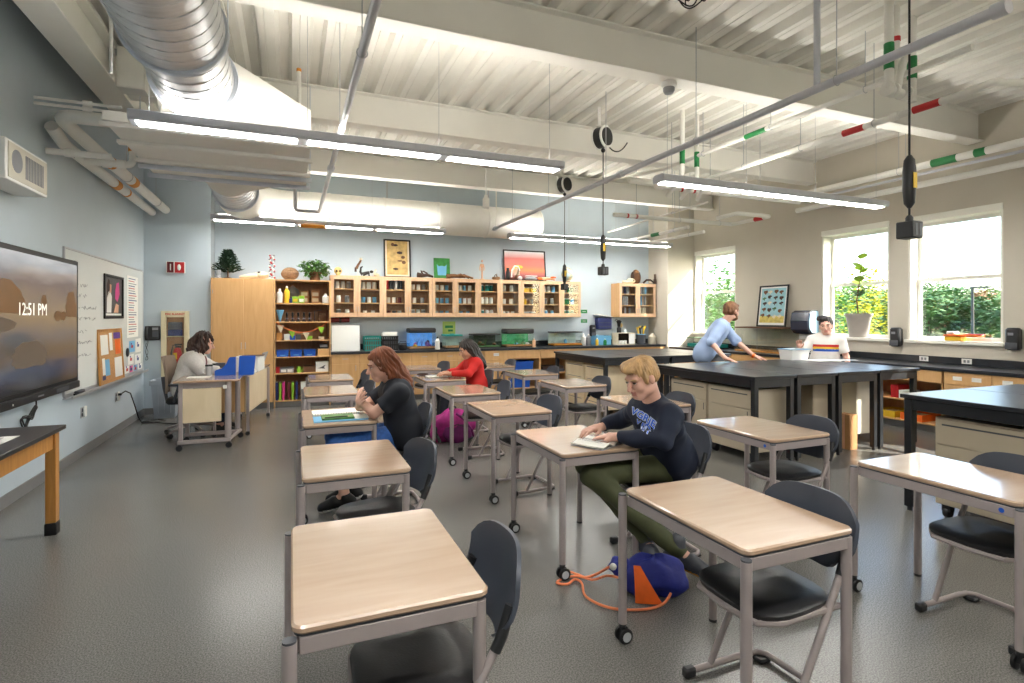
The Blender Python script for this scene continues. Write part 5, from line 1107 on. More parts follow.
WHERE = ['first cabinet by the bookcase', 'cabinet under the tall map', 'cabinet under the green picture', 'cabinet under the wooden figure', 'cabinet under the sunset', 'single-door cabinet']
dw = .4575
for d in range(11):
    x0 = .645 + d * .46 + .075; kd, mts, ci = FILL[d]
    for zi, z in enumerate(ZS):
        n = random.choice((2, 3, 3)) if kd != 'book' else 5
        if d in (2, 8) and zi == 2 and kd != 'book': kd2 = 'storage_box'
        else: kd2 = kd if (zi + d) % 3 else random.choice(['beaker', 'jar'])
        if d == 2 and zi != 2: kd2, n = ('beaker', 3)
        if kd2 == 'book': n = 6
        for j in range(n):
            step = .3 / n; xx = x0 + step * (j + .5)
            if kd2 == 'storage_box' and j > 1: continue
            if kd2 == 'storage_box': xx = x0 + .08 + .15 * j
            cab_item(kd2, xx, z, random.choice(mts), '%s, %s' % (GL[kd2], WHERE[min(5, d // 2)]), '%s in the %s' % (kd2.replace('_', ' ') + 's', WHERE[min(5, d // 2)]))
for zi, z in enumerate(ZS):
    for j in range(5): cab_item('book', 6.76 + .055 * j, z, random.choice(['brown', 'navy', 'dark_grey', 'grey']), 'upright book in the corner wall cabinet, left door', 'books in the corner cabinet left half')
    for j in range(4): cab_item('book', 7.22 + .06 * j, z, random.choice(['bone', 'sky_blue', 'peach', 'grey']), 'upright book in the corner wall cabinet, right door', 'books in the corner cabinet right half')
# ================================================================ specimens and pictures on top of the cabinets
TT, UT = 2.1505, 2.2655
def ontop(name, u, label, cat, z=UT, y=10.24): 
    p = PY(u, 270, y); return thing(name, label, cat, (p.x, y, z))
o = ontop('artificial_fir', 228, 'small artificial fir tree on the tall cabinet', 'tree', TT, 10.1)
part('trunk', lambda q: q.cyl((0, 0, 0), (0, 0, .5), .012, .004, n=7), 'bark', o); part('stand', lambda q: q.lathe([(.07, 0), (.06, .02), (.02, .03)], n=12), 'dark_brown', o)
def firneedles(q):
    rnd = random.Random(2)
    for lv in range(11):
        z = .1 + .036 * lv; R = .21 * (1 - lv / 11.5) + .015
        for k in range(11):
            a = 2 * math.pi * (k + rnd.random()) / 11; d = Vector((math.cos(a), math.sin(a), .28)); e = R * rnd.uniform(.75, 1.1)
            for j in range(7):
                p = Vector((0, 0, z)) + d * e * (.25 + .75 * j / 6)
                for s in (-1, 1):
                    n_ = Vector((-math.sin(a) * s, math.cos(a) * s, rnd.uniform(-.5, .7))).normalized(); L = .045
                    t_ = (d * .8 + n_).normalized() * L; w = Vector((0, 0, .006)) + d * .004
                    q.add([p - w, p + w, p + t_ + w * .6, p + t_ - w * .6], [(0, 1, 2, 3)])
part('needles', firneedles, 'needle', o, smooth=0)['kind'] = 'stuff'
o = ontop('trophy_cup', 218, 'small clear trophy beside the fir on the tall cabinet', 'trophy', TT, 9.92); part('block', lambda q: q.lathe([(.045, 0), (.05, .01), (.03, .05), (.05, .1), (.04, .13)], n=8), 'grey', o); part('foot', lambda q: q.box(-.05, -.04, 0, .05, .04, .008), 'white', o, smooth=0)
o = ontop('animal_skull', 256, 'long white crocodile skull on the tall cabinet', 'skull', TT, 10.0)
part('cranium', lambda q: q.ell((.1, 0, .07), (.1, .09, .06)), 'bone', o); part('snout', lambda q: q.tube([(.05, 0, .065), (-.08, 0, .05), (-.2, 0, .035), (-.25, 0, .03)], .055, n=12, r_end=.018), 'bone', o); part('lower_jaw', lambda q: q.tube([(.12, 0, .03), (-.06, 0, .016), (-.22, 0, .012)], .02, n=8, r_end=.01), 'bone', o)
for s in (-1, 1): part('eye_socket', lambda q: q.ell((.05, .05 * s, .115), (.025, .018, .015)), 'dark_brown', o)
o = ontop('dna_model', 272, 'red and white double-helix model standing on the tall cabinet', 'model', TT, 9.98)
part('post', lambda q: q.cyl((0, 0, 0), (0, 0, .42), .006, n=6), 'grey', o); part('foot', lambda q: q.lathe([(.06, 0), (.05, .012)], n=14), 'bone', o)
for k in range(18):
    a = k * .7; z = .03 + k * .022
    for s in (0, math.pi): part('bead', lambda q: q.ell((.04 * math.cos(a + s), .04 * math.sin(a + s), z), (.016, .016, .016), 8, 5), ('red', 'white', 'grey')[(k + (s > 0)) % 3], o)
o = ontop('woven_ball', 290, 'round woven brown nest ball on the bookcase top', 'nest', TT, 10.05)
part('ball', lambda q: lump(q, (0, 0, .11), (.14, .13, .11), 7, .04, flat=0), 'wicker', o)
part('strand', lambda q: [q.tube([(.143 * math.cos(t) * math.cos(k * .5), .133 * math.sin(t) * math.cos(k * .5), .115 + .112 * math.sin(k * .5) * math.cos(t + k)) for t in np.linspace(0, 6.28, 24)], .004, n=4, closed=True) for k in range(-2, 3)], 'bark', o)
o = ontop('potted_ivy', 315, 'leafy green potted plant spilling over the bookcase top', 'plant', TT, 10.0)
part('pot', lambda q: q.lathe([(.08, 0), (.1, .12), (.11, .12), (.11, .15), (.09, .15)], n=18), 'brown', o)
def leaf_quads(q, n, c, r, size, seed, low=0.0):
    rnd = random.Random(seed)
    for _ in range(n):
        while True:
            p = Vector((rnd.uniform(-1, 1), rnd.uniform(-1, 1), rnd.uniform(-1, 1)))
            if .25 < p.length < 1: break
        p = Vector((c[0] + p.x * r[0], c[1] + p.y * r[1], c[2] + p.z * r[2]))
        if p.z < low: p.z = low + rnd.uniform(0, .02)
        a = rnd.uniform(0, 6.28); t = rnd.uniform(-.9, .5); d = Vector((math.cos(a) * math.cos(t), math.sin(a) * math.cos(t), math.sin(t))); w = d.cross(Vector((0, 0, 1))).normalized(); L = size * rnd.uniform(.6, 1.2)
        up = w.cross(d) * .12 * L
        q.add([p, p + d * L * .5 + w * L * .32 + up, p + d * L, p + d * L * .5 - w * L * .32 + up], [(0, 1, 2, 3)])
part('foliage', lambda q: leaf_quads(q, 420, (0, 0, .21), (.25, .17, .16), .085, 4, .03), 'leaf', o, smooth=0)['kind'] = 'stuff'
part('stem', lambda q: [q.tube([(0, 0, .14), (.06 * math.cos(a), .06 * math.sin(a), .22), (.17 * math.cos(a), .15 * math.sin(a), .2)], .006, n=5) for a in (0, 1.2, 2.5, 3.8, 5)], 'leaf_dark', o)
o = ontop('human_skull', 338, 'yellowed skull model at the left end of the wall cabinets', 'skull'); part('cranium', lambda q: q.ell((0, 0, .09), (.07, .085, .07)), 'bone_yellow', o); part('jaw', lambda q: q.cbox(-.035, -.085, .0, .035, -.0, .05, .012), 'bone_yellow', o)
for s in (-1, 1): part('eye_socket', lambda q: q.ell((.028 * s, -.076, .08), (.018, .012, .018), 10, 6), 'dark_brown', o)
o = ontop('mounted_bird', 358, 'small mounted bird perched upright on a thin wire', 'bird'); part('wire_stand', lambda q: (q.lathe([(.05, 0), (.045, .01)], n=12), q.cyl((0, 0, .01), (0, 0, .14), .004, n=6)), 'bone', o); part('bird_body', lambda q: q.tube([(-.03, 0, .14), (0, 0, .2), (.04, 0, .27), (.055, 0, .31)], .028, n=10, r_end=.014), 'brown', o); part('head', lambda q: q.ell((.05, 0, .315), (.03, .022, .022)), 'bone', o); part('tail', lambda q: q.box(-.06, -.012, .08, -.025, .012, .16), 'dark_brown', o)
o = ontop('mounted_squirrel', 366, 'black mounted squirrel with raised tail on the wall cabinets', 'squirrel'); part('animal_body', lambda q: q.tube([(-.05, 0, .04), (0, 0, .06), (.06, 0, .075)], .038, n=10, r_end=.028), 'black', o); part('head', lambda q: q.ell((.1, 0, .09), (.035, .025, .026)), 'black', o); part('tail', lambda q: q.tube([(-.06, 0, .03), (-.1, 0, .08), (-.09, 0, .16), (-.06, 0, .18)], .025, n=8, r_end=.012), 'black', o); part('leg', lambda q: (q.cyl((.06, -.02, 0), (.05, -.02, .06), .01), q.cyl((-.04, -.02, 0), (-.04, -.02, .05), .015), q.cyl((.06, .02, 0), (.05, .02, .06), .01)), 'black', o)
o = ontop('bone_figurine', 376, 'small tan bone specimen next to the tall framed map', 'specimen'); part('bone_shaft', lambda q: q.tube([(-.03, 0, .02), (-.02, 0, .09), (0, 0, .13)], .018, n=8), 'bone', o); part('bone_base', lambda q: q.ell((.01, 0, .03), (.055, .04, .03)), 'bone', o)
def framed(name, u0, u1, v0, v1, y, label, fw, fmat, build, tilt=-6, zb=UT):
    a = PY(u0, v1, y); b_ = PY(u1, v0, y); W = b_.x - a.x; Hh = PY((u0 + u1) / 2, v0, y).z - zb
    o = thing(name, label, 'picture', ((a.x + b_.x) / 2, y, zb)); o.rotation_euler = (math.radians(tilt), 0, 0); w = W / 2
    B('frame', fmat, o, (-w, -.02, 0, -w + fw, 0, Hh), (w - fw, -.02, 0, w, 0, Hh), (-w + fw, -.02, 0, w - fw, 0, fw), (-w + fw, -.02, Hh - fw, w - fw, 0, Hh), c=.002)
    build(o, w - fw, fw, Hh - fw); return o
mk('map_print', (196, 164, 100), .5, var=.35, scale=9)
def bmap(o, w, z0, z1):
    p = B('print', 'map_print', o, (-w, -.008, z0, w, -.001, z1), c=.0004); B('mat_border', 'bone', p, (-w, -.0095, z0, -w + .03, -.0082, z1), (w - .03, -.0095, z0, w, -.0082, z1), (-w + .03, -.0095, z0, w - .03, -.0082, z0 + .03), c=.0003)
    for k in range(7): part('print_detail', lambda q: q.ell((random.uniform(-w * .6, w * .6), -.0082, random.uniform(z0 + .1, z1 - .05)), (random.uniform(.03, .07), .001, random.uniform(.01, .04)), 10, 4), random.choice(['brown', 'bone', 'dark_brown']), p)
framed('framed_map', 384, 411, 239, 275, 10.36, 'tall black-framed sepia print leaning above the wall cabinets', .028, 'black', bmap)
o = ontop('driftwood', 425, 'dark duck-shaped driftwood on the wall cabinets', 'driftwood'); part('log', lambda q: q.tube([(-.15, 0, .06), (-.06, 0, .05), (.05, 0, .06), (.16, 0, .03)], .05, n=10, r_end=.02), 'dark_brown', o); part('branch', lambda q: q.tube([(-.05, 0, .08), (-.07, 0, .14), (-.03, 0, .13), (.05, 0, .09)], .022, n=8, r_end=.012), 'dark_brown', o)
def bgreen(o, w, z0, z1):
    p = B('print', 'green_picture', o, (-w, -.008, z0, w, -.001, z1), c=.0004); part('wolf_print', lambda q: q.prism([(-w * .6, z0 + .05), (w * .6, z0 + .05), (w * .7, z1 - .1), (w * .45, z1 - .14), (0, z1 - .13), (-w * .45, z1 - .14), (-w * .7, z1 - .1)], -.0092, -.0082, 'y'), 'sky_blue', p, smooth=0)
framed('green_painting', 434, 450, 258, 276, 10.33, 'small green-bordered animal painting above the wall cabinets', .02, 'green_picture', bgreen)
o = ontop('driftwood', 460, 'long gnarled brown driftwood lying right of the green painting', 'driftwood'); part('log', lambda q: (q.tube([(-.27, 0, .045), (-.12, 0, .06), (.02, 0, .05), (.14, 0, .055), (.27, 0, .02)], .045, n=9, r_end=.018), q.tube([(-.1, -.02, .05), (0, -.05, .08), (.09, -.04, .04)], .028, n=7)), 'bark', o); part('bark_piece', lambda q: q.tube([(-.02, .03, .05), (.1, .05, .085), (.2, .04, .03)], .025, n=7), 'brown', o)
o = ontop('wooden_figure', 482, 'slim jointed wooden figure standing above the wall cabinets', 'figurine'); part('base', lambda q: q.lathe([(.04, 0), (.04, .015), (.01, .02)], n=14), 'peach', o); part('figure_body', lambda q: (q.tube([(0, 0, .02), (0, 0, .18), (0, 0, .3)], .016, n=8), q.ell((0, 0, .27), (.03, .02, .05)), q.ell((0, 0, .37), (.018, .018, .026)), q.tube([(.03, 0, .31), (.045, 0, .24), (.04, 0, .18)], .009, n=6), q.tube([(-.03, 0, .31), (-.045, 0, .24), (-.04, 0, .18)], .009, n=6)), 'peach', o)
o = ontop('bird_nest', 496, 'little brown bird nest beside the sunset picture', 'nest'); part('nest_bowl', lambda q: q.lathe([(.06, 0), (.085, .03), (.075, .06), (.05, .04), (.02, .025)], n=14), 'wicker', o); part('twig', lambda q: (q.tube([(-.05, 0, .05), (-.02, 0, .1), (.02, 0, .12)], .008, n=5), q.tube([(.03, 0, .05), (.02, .02, .1)], .01, n=5)), 'brown', o)
def sunset_mat():
    m, nt, b = _base('sunset'); N = nt.nodes; tc = N.new('ShaderNodeTexCoord'); sp_ = N.new('ShaderNodeSeparateXYZ'); nt.links.new(tc.outputs['Generated'], sp_.inputs[0]); r = N.new('ShaderNodeValToRGB'); el = r.color_ramp.elements
    for p, c in ((0, (60, 34, 34)), (.2, (120, 50, 40)), (.34, (236, 120, 60)), (.5, (226, 96, 70)), (.75, (214, 96, 80)), (1, (170, 88, 84))):
        e = el.new(p) if p not in (0, 1) else el[int(p)]; e.color = lin(c)
    nt.links.new(sp_.outputs['Z'], r.inputs[0]); nt.links.new(r.outputs[0], b.inputs['Base Color']); b.inputs['Roughness'].default_value = .3
sunset_mat()
def bsun(o, w, z0, z1):
    p = B('print', 'sunset', o, (-w, -.008, z0, w, -.001, z1), c=.0004); part('sun_print', lambda q: q.ell((-w * .35, -.0082, z0 + (z1 - z0) * .45), (.12, .001, .04), 18, 4), 'yellow', p)
framed('sunset_picture', 504, 546, 250, 280, 10.37, 'wide black-framed orange sunset picture above the wall cabinets', .025, 'black', bsun)
o = ontop('dark_vase', 508, 'narrow black vase in front of the sunset picture', 'vase', y=10.2); part('vase_body', lambda q: q.lathe([(.03, 0), (.045, .06), (.04, .16), (.025, .22), (.03, .24)], n=14), 'black', o); part('rim', lambda q: q.lathe([(.03, .24), (.034, .245), (.028, .25)], n=14), 'dark_grey', o)
o = ontop('animal_skeleton', 516, 'white and brown small animal skeleton mount before the sunset', 'skeleton', y=10.18); part('spine', lambda q: q.tube([(-.1, 0, .06), (-.09, 0, .2), (-.03, 0, .29), (.05, 0, .28), (.08, 0, .2)], .016, n=8), 'white', o); part('rib', lambda q: [q.tube([(-.06 + .03 * k, -.05, .1), (-.065 + .03 * k, -.02, .22), (-.06 + .03 * k, 0, .25)], .006, n=5) for k in range(5)], 'bone', o); part('skull', lambda q: q.ell((.09, 0, .05), (.05, .035, .04)), 'white', o); part('mount', lambda q: q.box(-.13, -.06, 0, .14, .06, .012), 'dark_brown', o, smooth=0); part('hide', lambda q: q.tube([(.0, .02, .05), (.05, .02, .15), (.07, .02, .25)], .03, n=8), 'brown', o)
o = ontop('fossil_slab', 531, 'grey fossil slab with a pale top edge near the sunset picture', 'fossil', y=10.16); part('slab', lambda q: lump(q, (0, 0, .04), (.13, .08, .045), 14, .06, flat=0), 'grey', o); B('pale_layer', 'white', o, (-.12, -.06, .086, .12, .05, .1), c=.006)
o = ontop('lobster_specimen', 548, 'orange lobster specimen on the wall cabinets', 'specimen', y=10.18); part('carapace', lambda q: q.tube([(-.14, 0, .04), (-.04, 0, .055), (.08, 0, .05), (.16, 0, .03)], .04, n=10, r_end=.016), 'peach', o); part('claw', lambda q: q.ell((-.2, -.04, .05), (.06, .02, .025)), 'orange', o); part('claw', lambda q: q.ell((.1, -.05, .08), (.07, .02, .02)), 'orange', o); part('dark_base', lambda q: q.ell((-.16, .0, .018), (.06, .05, .018)), 'black', o)
gl = ontop('globe', 567, 'desktop globe at the right end of the long cabinet run', 'globe', y=10.2)
mk('ocean', (150, 184, 196), .3, var=.05)
def globe_mat():
    m, nt, b = _base('globe_map'); N = nt.nodes; tc = N.new('ShaderNodeTexCoord'); n = N.new('ShaderNodeTexNoise'); n.inputs['Scale'].default_value = 9; n.inputs['Detail'].default_value = 5; r = N.new('ShaderNodeValToRGB'); r.color_ramp.elements[0].position = .5; r.color_ramp.elements[1].position = .53; r.color_ramp.elements[0].color = lin((164, 190, 200)); r.color_ramp.elements[1].color = lin((222, 206, 150)); nt.links.new(tc.outputs['Object'], n.inputs['Vector']); nt.links.new(n.outputs['Fac'], r.inputs[0]); nt.links.new(r.outputs[0], b.inputs['Base Color']); b.inputs['Roughness'].default_value = .3
globe_mat()
part('sphere_map', lambda q: q.ell((0, 0, .16), (.125, .125, .125), 24, 14), 'globe_map', gl); part('meridian', lambda q: q.tube([(.137 * math.sin(t), 0, .16 + .137 * math.cos(t)) for t in np.linspace(-.4, 3.5, 20)], .005, n=6), 'yellow', gl); part('base', lambda q: q.lathe([(.07, 0), (.065, .012), (.015, .02), (.012, .03)], n=18), 'black', gl)
cx = (6.665 + 7.625) / 2
o = thing('owl_mount', 'tall brown mounted owl on the corner cabinet', 'bird', (cx + .10, 10.33, UT)); part('bird_body', lambda q: q.lathe([(.05, 0), (.09, .05), (.1, .15), (.08, .25), (.05, .31), (.02, .33)], n=16), 'brown', o); part('wing', lambda q: (q.ell((-.085, 0, .15), (.03, .06, .13)), q.ell((.085, 0, .15), (.03, .06, .13))), 'dark_brown', o); part('face', lambda q: q.ell((0, -.06, .27), (.045, .02, .04)), 'cardboard', o)
o = thing('bone_specimen', 'heap of white jaw bones on the corner cabinet', 'skull', (cx - .12, 10.2, UT)); part('cranium', lambda q: q.ell((0, 0, .06), (.11, .07, .06)), 'bone', o); part('jaw', lambda q: q.tube([(-.22, 0, .03), (-.1, -.03, .03), (.05, -.04, .05)], .03, n=8), 'bone', o); part('eye_socket', lambda q: q.ell((.03, -.062, .07), (.02, .012, .018)), 'dark_brown', o)
o = thing('antler_mount', 'dark curved horn with an upright stub on the corner cabinet', 'horn', (cx + .38, 10.12, UT)); part('horn', lambda q: q.tube([(-.22, 0, .02), (-.14, 0, .085), (-.03, 0, .09), (.05, 0, .03)], .024, n=8, r_end=.014), 'dark_brown', o); part('stub', lambda q: q.lathe([(.04, 0), (.035, .1), (.025, .12), (.025, .22)], c=(.09, 0, 0), n=12), 'dark_brown', o)
# ================================================================ rear counter
CZ = .9145
def oncounter(name, u, label, cat, y=10.15, z=CZ): p = PY(u, 345, y); return thing(name, label, cat, (p.x, y, z))
o = oncounter('small_whiteboard', 346, 'small blank white dry-erase board leaning on the rear counter', 'whiteboard', 10.05); o.rotation_euler = (math.radians(-8), 0, 0); B('panel', 'whiteboard', o, (-.24, -.008, 0, .24, 0, .46)); B('frame', 'grey', o, (-.25, -.012, .461, .25, .004, .475), (-.25, -.012, 0, -.241, .004, .46), (.241, -.012, 0, .25, .004, .46), c=.002)
o = thing('rolled_mat', 'dark red rolled mat tucked under the first wall cabinet', 'mat', (.82, 10.2, 1.465)); part('roll', lambda q: q.cyl((-.16, 0, 0), (.16, 0, .005), .045, n=16), 'dark_red', o); part('strap', lambda q: q.cyl((-.02, 0, 0), (.02, 0, 0), .048, n=16), 'black', o)
def crate(u, mat, label, inner, y=10.08, W=.29, D=.3, Hh=.26):
    o = oncounter('storage_crate', u, label, 'crate', y); w, d = W / 2, D / 2; b = MB()
    for z in (0, .09, .17, Hh - .02): b.box(-w, -d, z, w, -d + .008, z + .02); b.box(-w, d - .008, z, w, d, z + .02); b.box(-w, -d + .008, z, -w + .008, d - .008, z + .02); b.box(w - .008, -d + .008, z, w, d - .008, z + .02)
    for k in range(7): x = -w + .02 + k * (W - .055) / 6; b.box(x, -d, .0, x + .015, -d + .007, Hh); b.box(x, d - .007, 0, x + .015, d, Hh)
    for k in range(5): y_ = -d + .03 + k * (D - .07) / 4; b.box(-w, y_, 0, -w + .007, y_ + .015, Hh); b.box(w - .007, y_, 0, w, y_ + .015, Hh)
    b.box(-w + .008, -d + .008, .002, w - .008, d - .008, .01); b.build('lattice', mat, o, smooth=0)
    B('contents', inner, o, (-w + .012, -d + .012, .0105, w - .012, d - .012, Hh * .8)); return o
crate(372, 'teal', 'teal plastic crate on the rear counter', 'brown'); crate(389, 'black', 'black plastic crate on the rear counter', 'dark_grey')
o = oncounter('paper_stack', 389, 'white papers stacked on top of the black crate', 'paper', 10.08, CZ + .2605); B('sheets', 'paper', o, (-.13, -.1, 0, .13, .1, .05), c=.004); B('top_sheet', 'white', o, (-.11, -.09, .051, .14, .1, .07), c=.004)
o = oncounter('black_kettle', 403, 'small dark tub between crate and bright aquarium', 'tub', 9.93); part('tub_body', lambda q: q.lathe([(.06, 0), (.075, .02), (.075, .1), (.05, .12)], n=16), 'black_plastic', o); part('handle', lambda q: q.tube([(-.07, 0, .1), (-.05, 0, .16), (.05, 0, .16), (.07, 0, .1)], .006, n=6), 'dark_grey', o)
def aquarium(u0, u1, Hh, label, fill, lid=True, lidh=.07, y=10.12, D=.3, deco=(), water=None, z=CZ, par=None, substrate='cardboard'):
    a = PY(u0, 345, y); b_ = PY(u1, 345, y); w = (b_.x - a.x) / 2; d = D / 2
    o = thing('aquarium', label, 'aquarium', ((a.x + b_.x) / 2, y, z), group='glass tanks')
    for nm, q in (('pane', (-w, -d, .02, w, -d + .004, Hh)), ('pane', (-w, d - .004, .02, w, d, Hh)), ('pane', (-w, -d + .0045, .02, -w + .004, d - .0045, Hh)), ('pane', (w - .004, -d + .0045, .02, w, d - .0045, Hh))): part(nm, lambda k: k.box(*q), 'glass_green', o, smooth=0)
    B('bottom_rim', 'black', o, (-w - .004, -d - .004, 0, w + .004, d + .004, .0195)); B('substrate', substrate, o, (-w + .005, -d + .005, .0198, w - .005, d - .005, .05))
    B('backing', fill, o, (-w + .005, d - .012, .051, w - .005, d - .0055, Hh - .01), c=.0005)
    if lid: B('lid', 'black_plastic', o, (-w - .006, -d - .006, Hh + .0005, w + .006, d + .006, Hh + lidh), c=min(.02, lidh * .4))
    rnd = random.Random(int(u0))
    for mt, n, kind in deco:
        for _ in range(n):
            x = rnd.uniform(-w * .8, w * .8); yy = rnd.uniform(-d * .6, d * .3); h = rnd.uniform(.25, .75) * (Hh - .08)
            if kind == 'plant': part('water_plant', lambda q: [q.tube([(x, yy, .05), (x + .02 * math.sin(k * 2.1), yy + .01 * k, .05 + h * .5), (x + .05 * math.sin(k * 2.1), yy, .05 + h)], .007, n=5, r_end=.002) for k in range(5)], mt, o)
            else: part('ornament', lambda q: lump(q, (x, yy, .05 + h * .35), (.04, .035, h * .36), int(x * 999), .2, 12, 8), mt, o)
    return o
mk('aqua_blue', (60, 130, 214), .4, var=.2, scale=12, emit=(80, 150, 230), estr=.25); mk('aqua_green', (40, 130, 80), .4, var=.4, scale=14, emit=(60, 170, 100), estr=.15); mk('aqua_dark', (50, 70, 50), .5, var=.4, scale=14); mk('aqua_pale', (170, 198, 196), .4, var=.1)
aquarium(408, 434, .31, 'bright blue-lit aquarium with black hood on the rear counter', 'aqua_blue', lidh=.09, deco=(('black', 1, 'o'), ('pink', 1, 'o'), ('blue', 2, 'plant'), ('purple', 2, 'o'), ('yellow', 1, 'o')))
o = oncounter('white_bottle', 437.5, 'white bottle with dark pump right of the bright aquarium', 'bottle', 9.91); bottle(o, .045, .24, 'white', 'black')
p = PY(449, 328, BW - .003)
o = thing('wall_poster', 'small green notice taped to the wall above the teal tank', 'poster', (p.x, BW - .001, p.z)); mk('notice_green', (170, 196, 104), .6); B('sheet', 'notice_green', o, (-.13, -.003, -.16, .13, -.0005, .13), c=.0003, smooth=0); B('print', 'green', o, (-.08, -.004, .0, .08, -.0032, .05), (-.02, -.004, -.07, .08, -.0032, -.03), c=.0002)
aquarium(444, 461, .24, 'low tank with a turquoise lid on the rear counter', 'aqua_pale', lid=False, deco=()); 
o = oncounter('tank_lid', 452, 'turquoise plastic lid on the low tank', 'lid', 10.12, CZ + .2405); B('lid_plate', 'teal', o, (-.17, -.155, 0, .17, .155, .03)); B('grip', 'teal', o, (-.04, -.03, .0302, .04, .03, .045))
aquarium(471, 498, .25, 'planted aquarium with thin dark lid behind the student in red', 'aqua_dark', lidh=.03, deco=(('leaf', 4, 'plant'), ('bark', 3, 'o'), ('leaf_dark', 3, 'plant')), substrate='leaf_dark')
aquarium(504, 531, .27, 'green-planted aquarium with a black hood', 'aqua_green', lidh=.10, deco=(('green', 5, 'plant'), ('sky_blue', 1, 'o'), ('white', 1, 'o'), ('leaf', 3, 'plant')))
o = oncounter('spice_jar', 534, 'small peach-coloured bottle next to the green aquarium', 'bottle', 9.92); bottle(o, .035, .19, 'peach', 'white')
aquarium(551, 579, .28, 'mostly empty glass tank with dark rim at the end of the counter', 'aqua_pale', lidh=.02, deco=(('sky_blue', 1, 'o'),), substrate='band_orange')
for u, r, h, mt, lb in ((583.5, .05, .26, 'white', 'white jug beside the empty tank'), (588.5, .05, .25, 'grey', 'grey bottle beside the soap dispenser'), (597, .035, .16, 'yellow', 'yellow detergent bottle on the rear counter'), (605, .035, .14, 'green', 'small green bottle behind the lab island')):
    bottle(oncounter('squeeze_bottle', u, lb, 'bottle', 10.05), r, h, mt, 'white')
p = PY(591.5, 330.5, BW)
def dispenser(loc, label, rot=0.0, s=1.0):
    o = thing('soap_dispenser', label, 'dispenser', loc, rz=rot, group='black soap dispensers'); B('shell', 'black_plastic', o, (-.065 * s, -.1 * s, -.125 * s, .065 * s, 0, .125 * s), c=.022 * s); B('push_bar', 'dark_grey', o, (-.055 * s, -.106 * s, -.115 * s, .055 * s, -.1005 * s, -.04 * s), c=.004); B('window', 'grey', o, (-.03 * s, -.1045 * s, .04 * s, .02 * s, -.1005 * s, .07 * s), c=.001); return o
dispenser((p.x, BW - .001, p.z), 'black soap dispenser on the rear wall beside the paper holder')
for k, (v, lb) in enumerate(((311.5, 'upper green safety sticker at the end of the wall cabinets'), (321, 'lower green safety sticker at the end of the wall cabinets'))):
    p = PY(584, v, BW); o = thing('safety_sticker', lb, 'sticker', (p.x, BW - .001, p.z)); B('sticker', 'green', o, (-.08, -.002, -.04, .08, -.0004, .04), c=.0002); B('print', 'white', o, (-.04, -.0028, -.003, .04, -.0022, .003), c=.0001)
p = PY(605, 322, 10.3)
o = thing('file_holder', 'dark wall-mounted paper holder with a white sheet on top', 'holder', (p.x, BW - .001, p.z)); B('pocket', 'navy', o, (-.17, -.16, -.16, .17, 0, .1), c=.01); B('divider', 'dark_grey', o, (-.165, -.165, -.1, .165, -.161, -.09), (-.165, -.165, -.02, .165, -.161, -.01), c=.001); part('lid_sheet', lambda q: q.prism([(-.22, .16), (.17, .105), (.17, .115), (-.21, .175)], -.2, -.01, 'y'), 'paper', o, smooth=0)
o = oncounter('drying_rack', 601, 'pale blue tray below the wall paper holder', 'tray', 10.27); part('tray', lambda q: hollow_box(q, -.17, -.14, 0, .17, .14, .2, .008), 'sky_blue', o, smooth=0); B('papers', 'white', o, (-.155, -.125, .01, .155, .125, .19))
o = oncounter('toaster_rack', 623.5, 'cream wooden shelf box with cups on the rear counter', 'rack', 10.1); b = MB(); b.box(-.22, -.12, 0, .22, .12, .012); b.box(-.22, -.12, .25, .22, .12, .262); b.box(-.22, -.12, .012, -.208, .12, .25); b.box(.208, -.12, .012, .22, .12, .25); b.build('rack_frame', 'bone', o, smooth=0); B('back', 'dark_gap', o, (-.207, .105, .0125, .207, .119, .249)); B('card', 'white', o, (.06, -.13, .02, .2, -.121, .24))
for k in range(3): part('cup', lambda q: q.lathe([(.03, 0), (.035, .08), (.03, .08)], c=(-.15 + .08 * k, -.06, .0125), n=12), 'white', o)
o = oncounter('coffee_grinder', 619, 'black and gold grinder standing on the cream shelf box', 'grinder', 10.12, CZ + .2625); part('grinder_body', lambda q: q.lathe([(.05, 0), (.05, .1), (.03, .13), (.04, .2), (.06, .25), (.02, .28)], n=14), 'black', o); part('bowl', lambda q: q.ell((.05, 0, .16), (.04, .04, .05)), 'bone_yellow', o); part('handle', lambda q: q.tube([(0, 0, .27), (-.08, 0, .29), (-.1, 0, .26)], .007, n=6), 'black', o)
o = oncounter('tool_bucket', 641, 'grey bucket of yellow-handled tools on the rear counter', 'bucket', 10.1); part('bucket', lambda q: q.lathe([(.09, 0), (.11, .22), (.115, .22), (.105, .215), (.085, .01)], n=18), 'dark_grey', o); part('rim', lambda q: q.lathe([(.11, .215), (.118, .22), (.11, .228)], n=18), 'sky_blue', o)
for k in range(5):
    a = k * 1.3; part('tool_handle', lambda q: q.tube([(.04 * math.cos(a), .04 * math.sin(a), .1), (.07 * math.cos(a), .06 * math.sin(a), .3), (.1 * math.cos(a), .07 * math.sin(a), .36), (.06 * math.cos(a) + .06, .05 * math.sin(a), .4), (.06 * math.cos(a), .05 * math.sin(a), .34)], .016, n=7), 'yellow' if k % 2 == 0 else 'black', o)
o = oncounter('glass_jug', 652, 'clear plastic jug at the end of the rear counter', 'jug', 10.1); part('jug_body', lambda q: q.lathe([(.085, 0), (.09, .02), (.09, .16), (.04, .21), (.035, .24)], n=18), 'beige_light', o); part('handle', lambda q: q.tube([(.06, 0, .2), (.11, 0, .17), (.1, 0, .1)], .008, n=6), 'beige_light', o)
o = oncounter('black_box', 662, 'small black box in the corner by the pilaster', 'box', 10.2); B('box_body', 'black', o, (-.08, -.06, 0, .08, .06, .16)); B('front_plate', 'dark_grey', o, (-.06, -.063, .03, .06, -.0605, .13), c=.001)
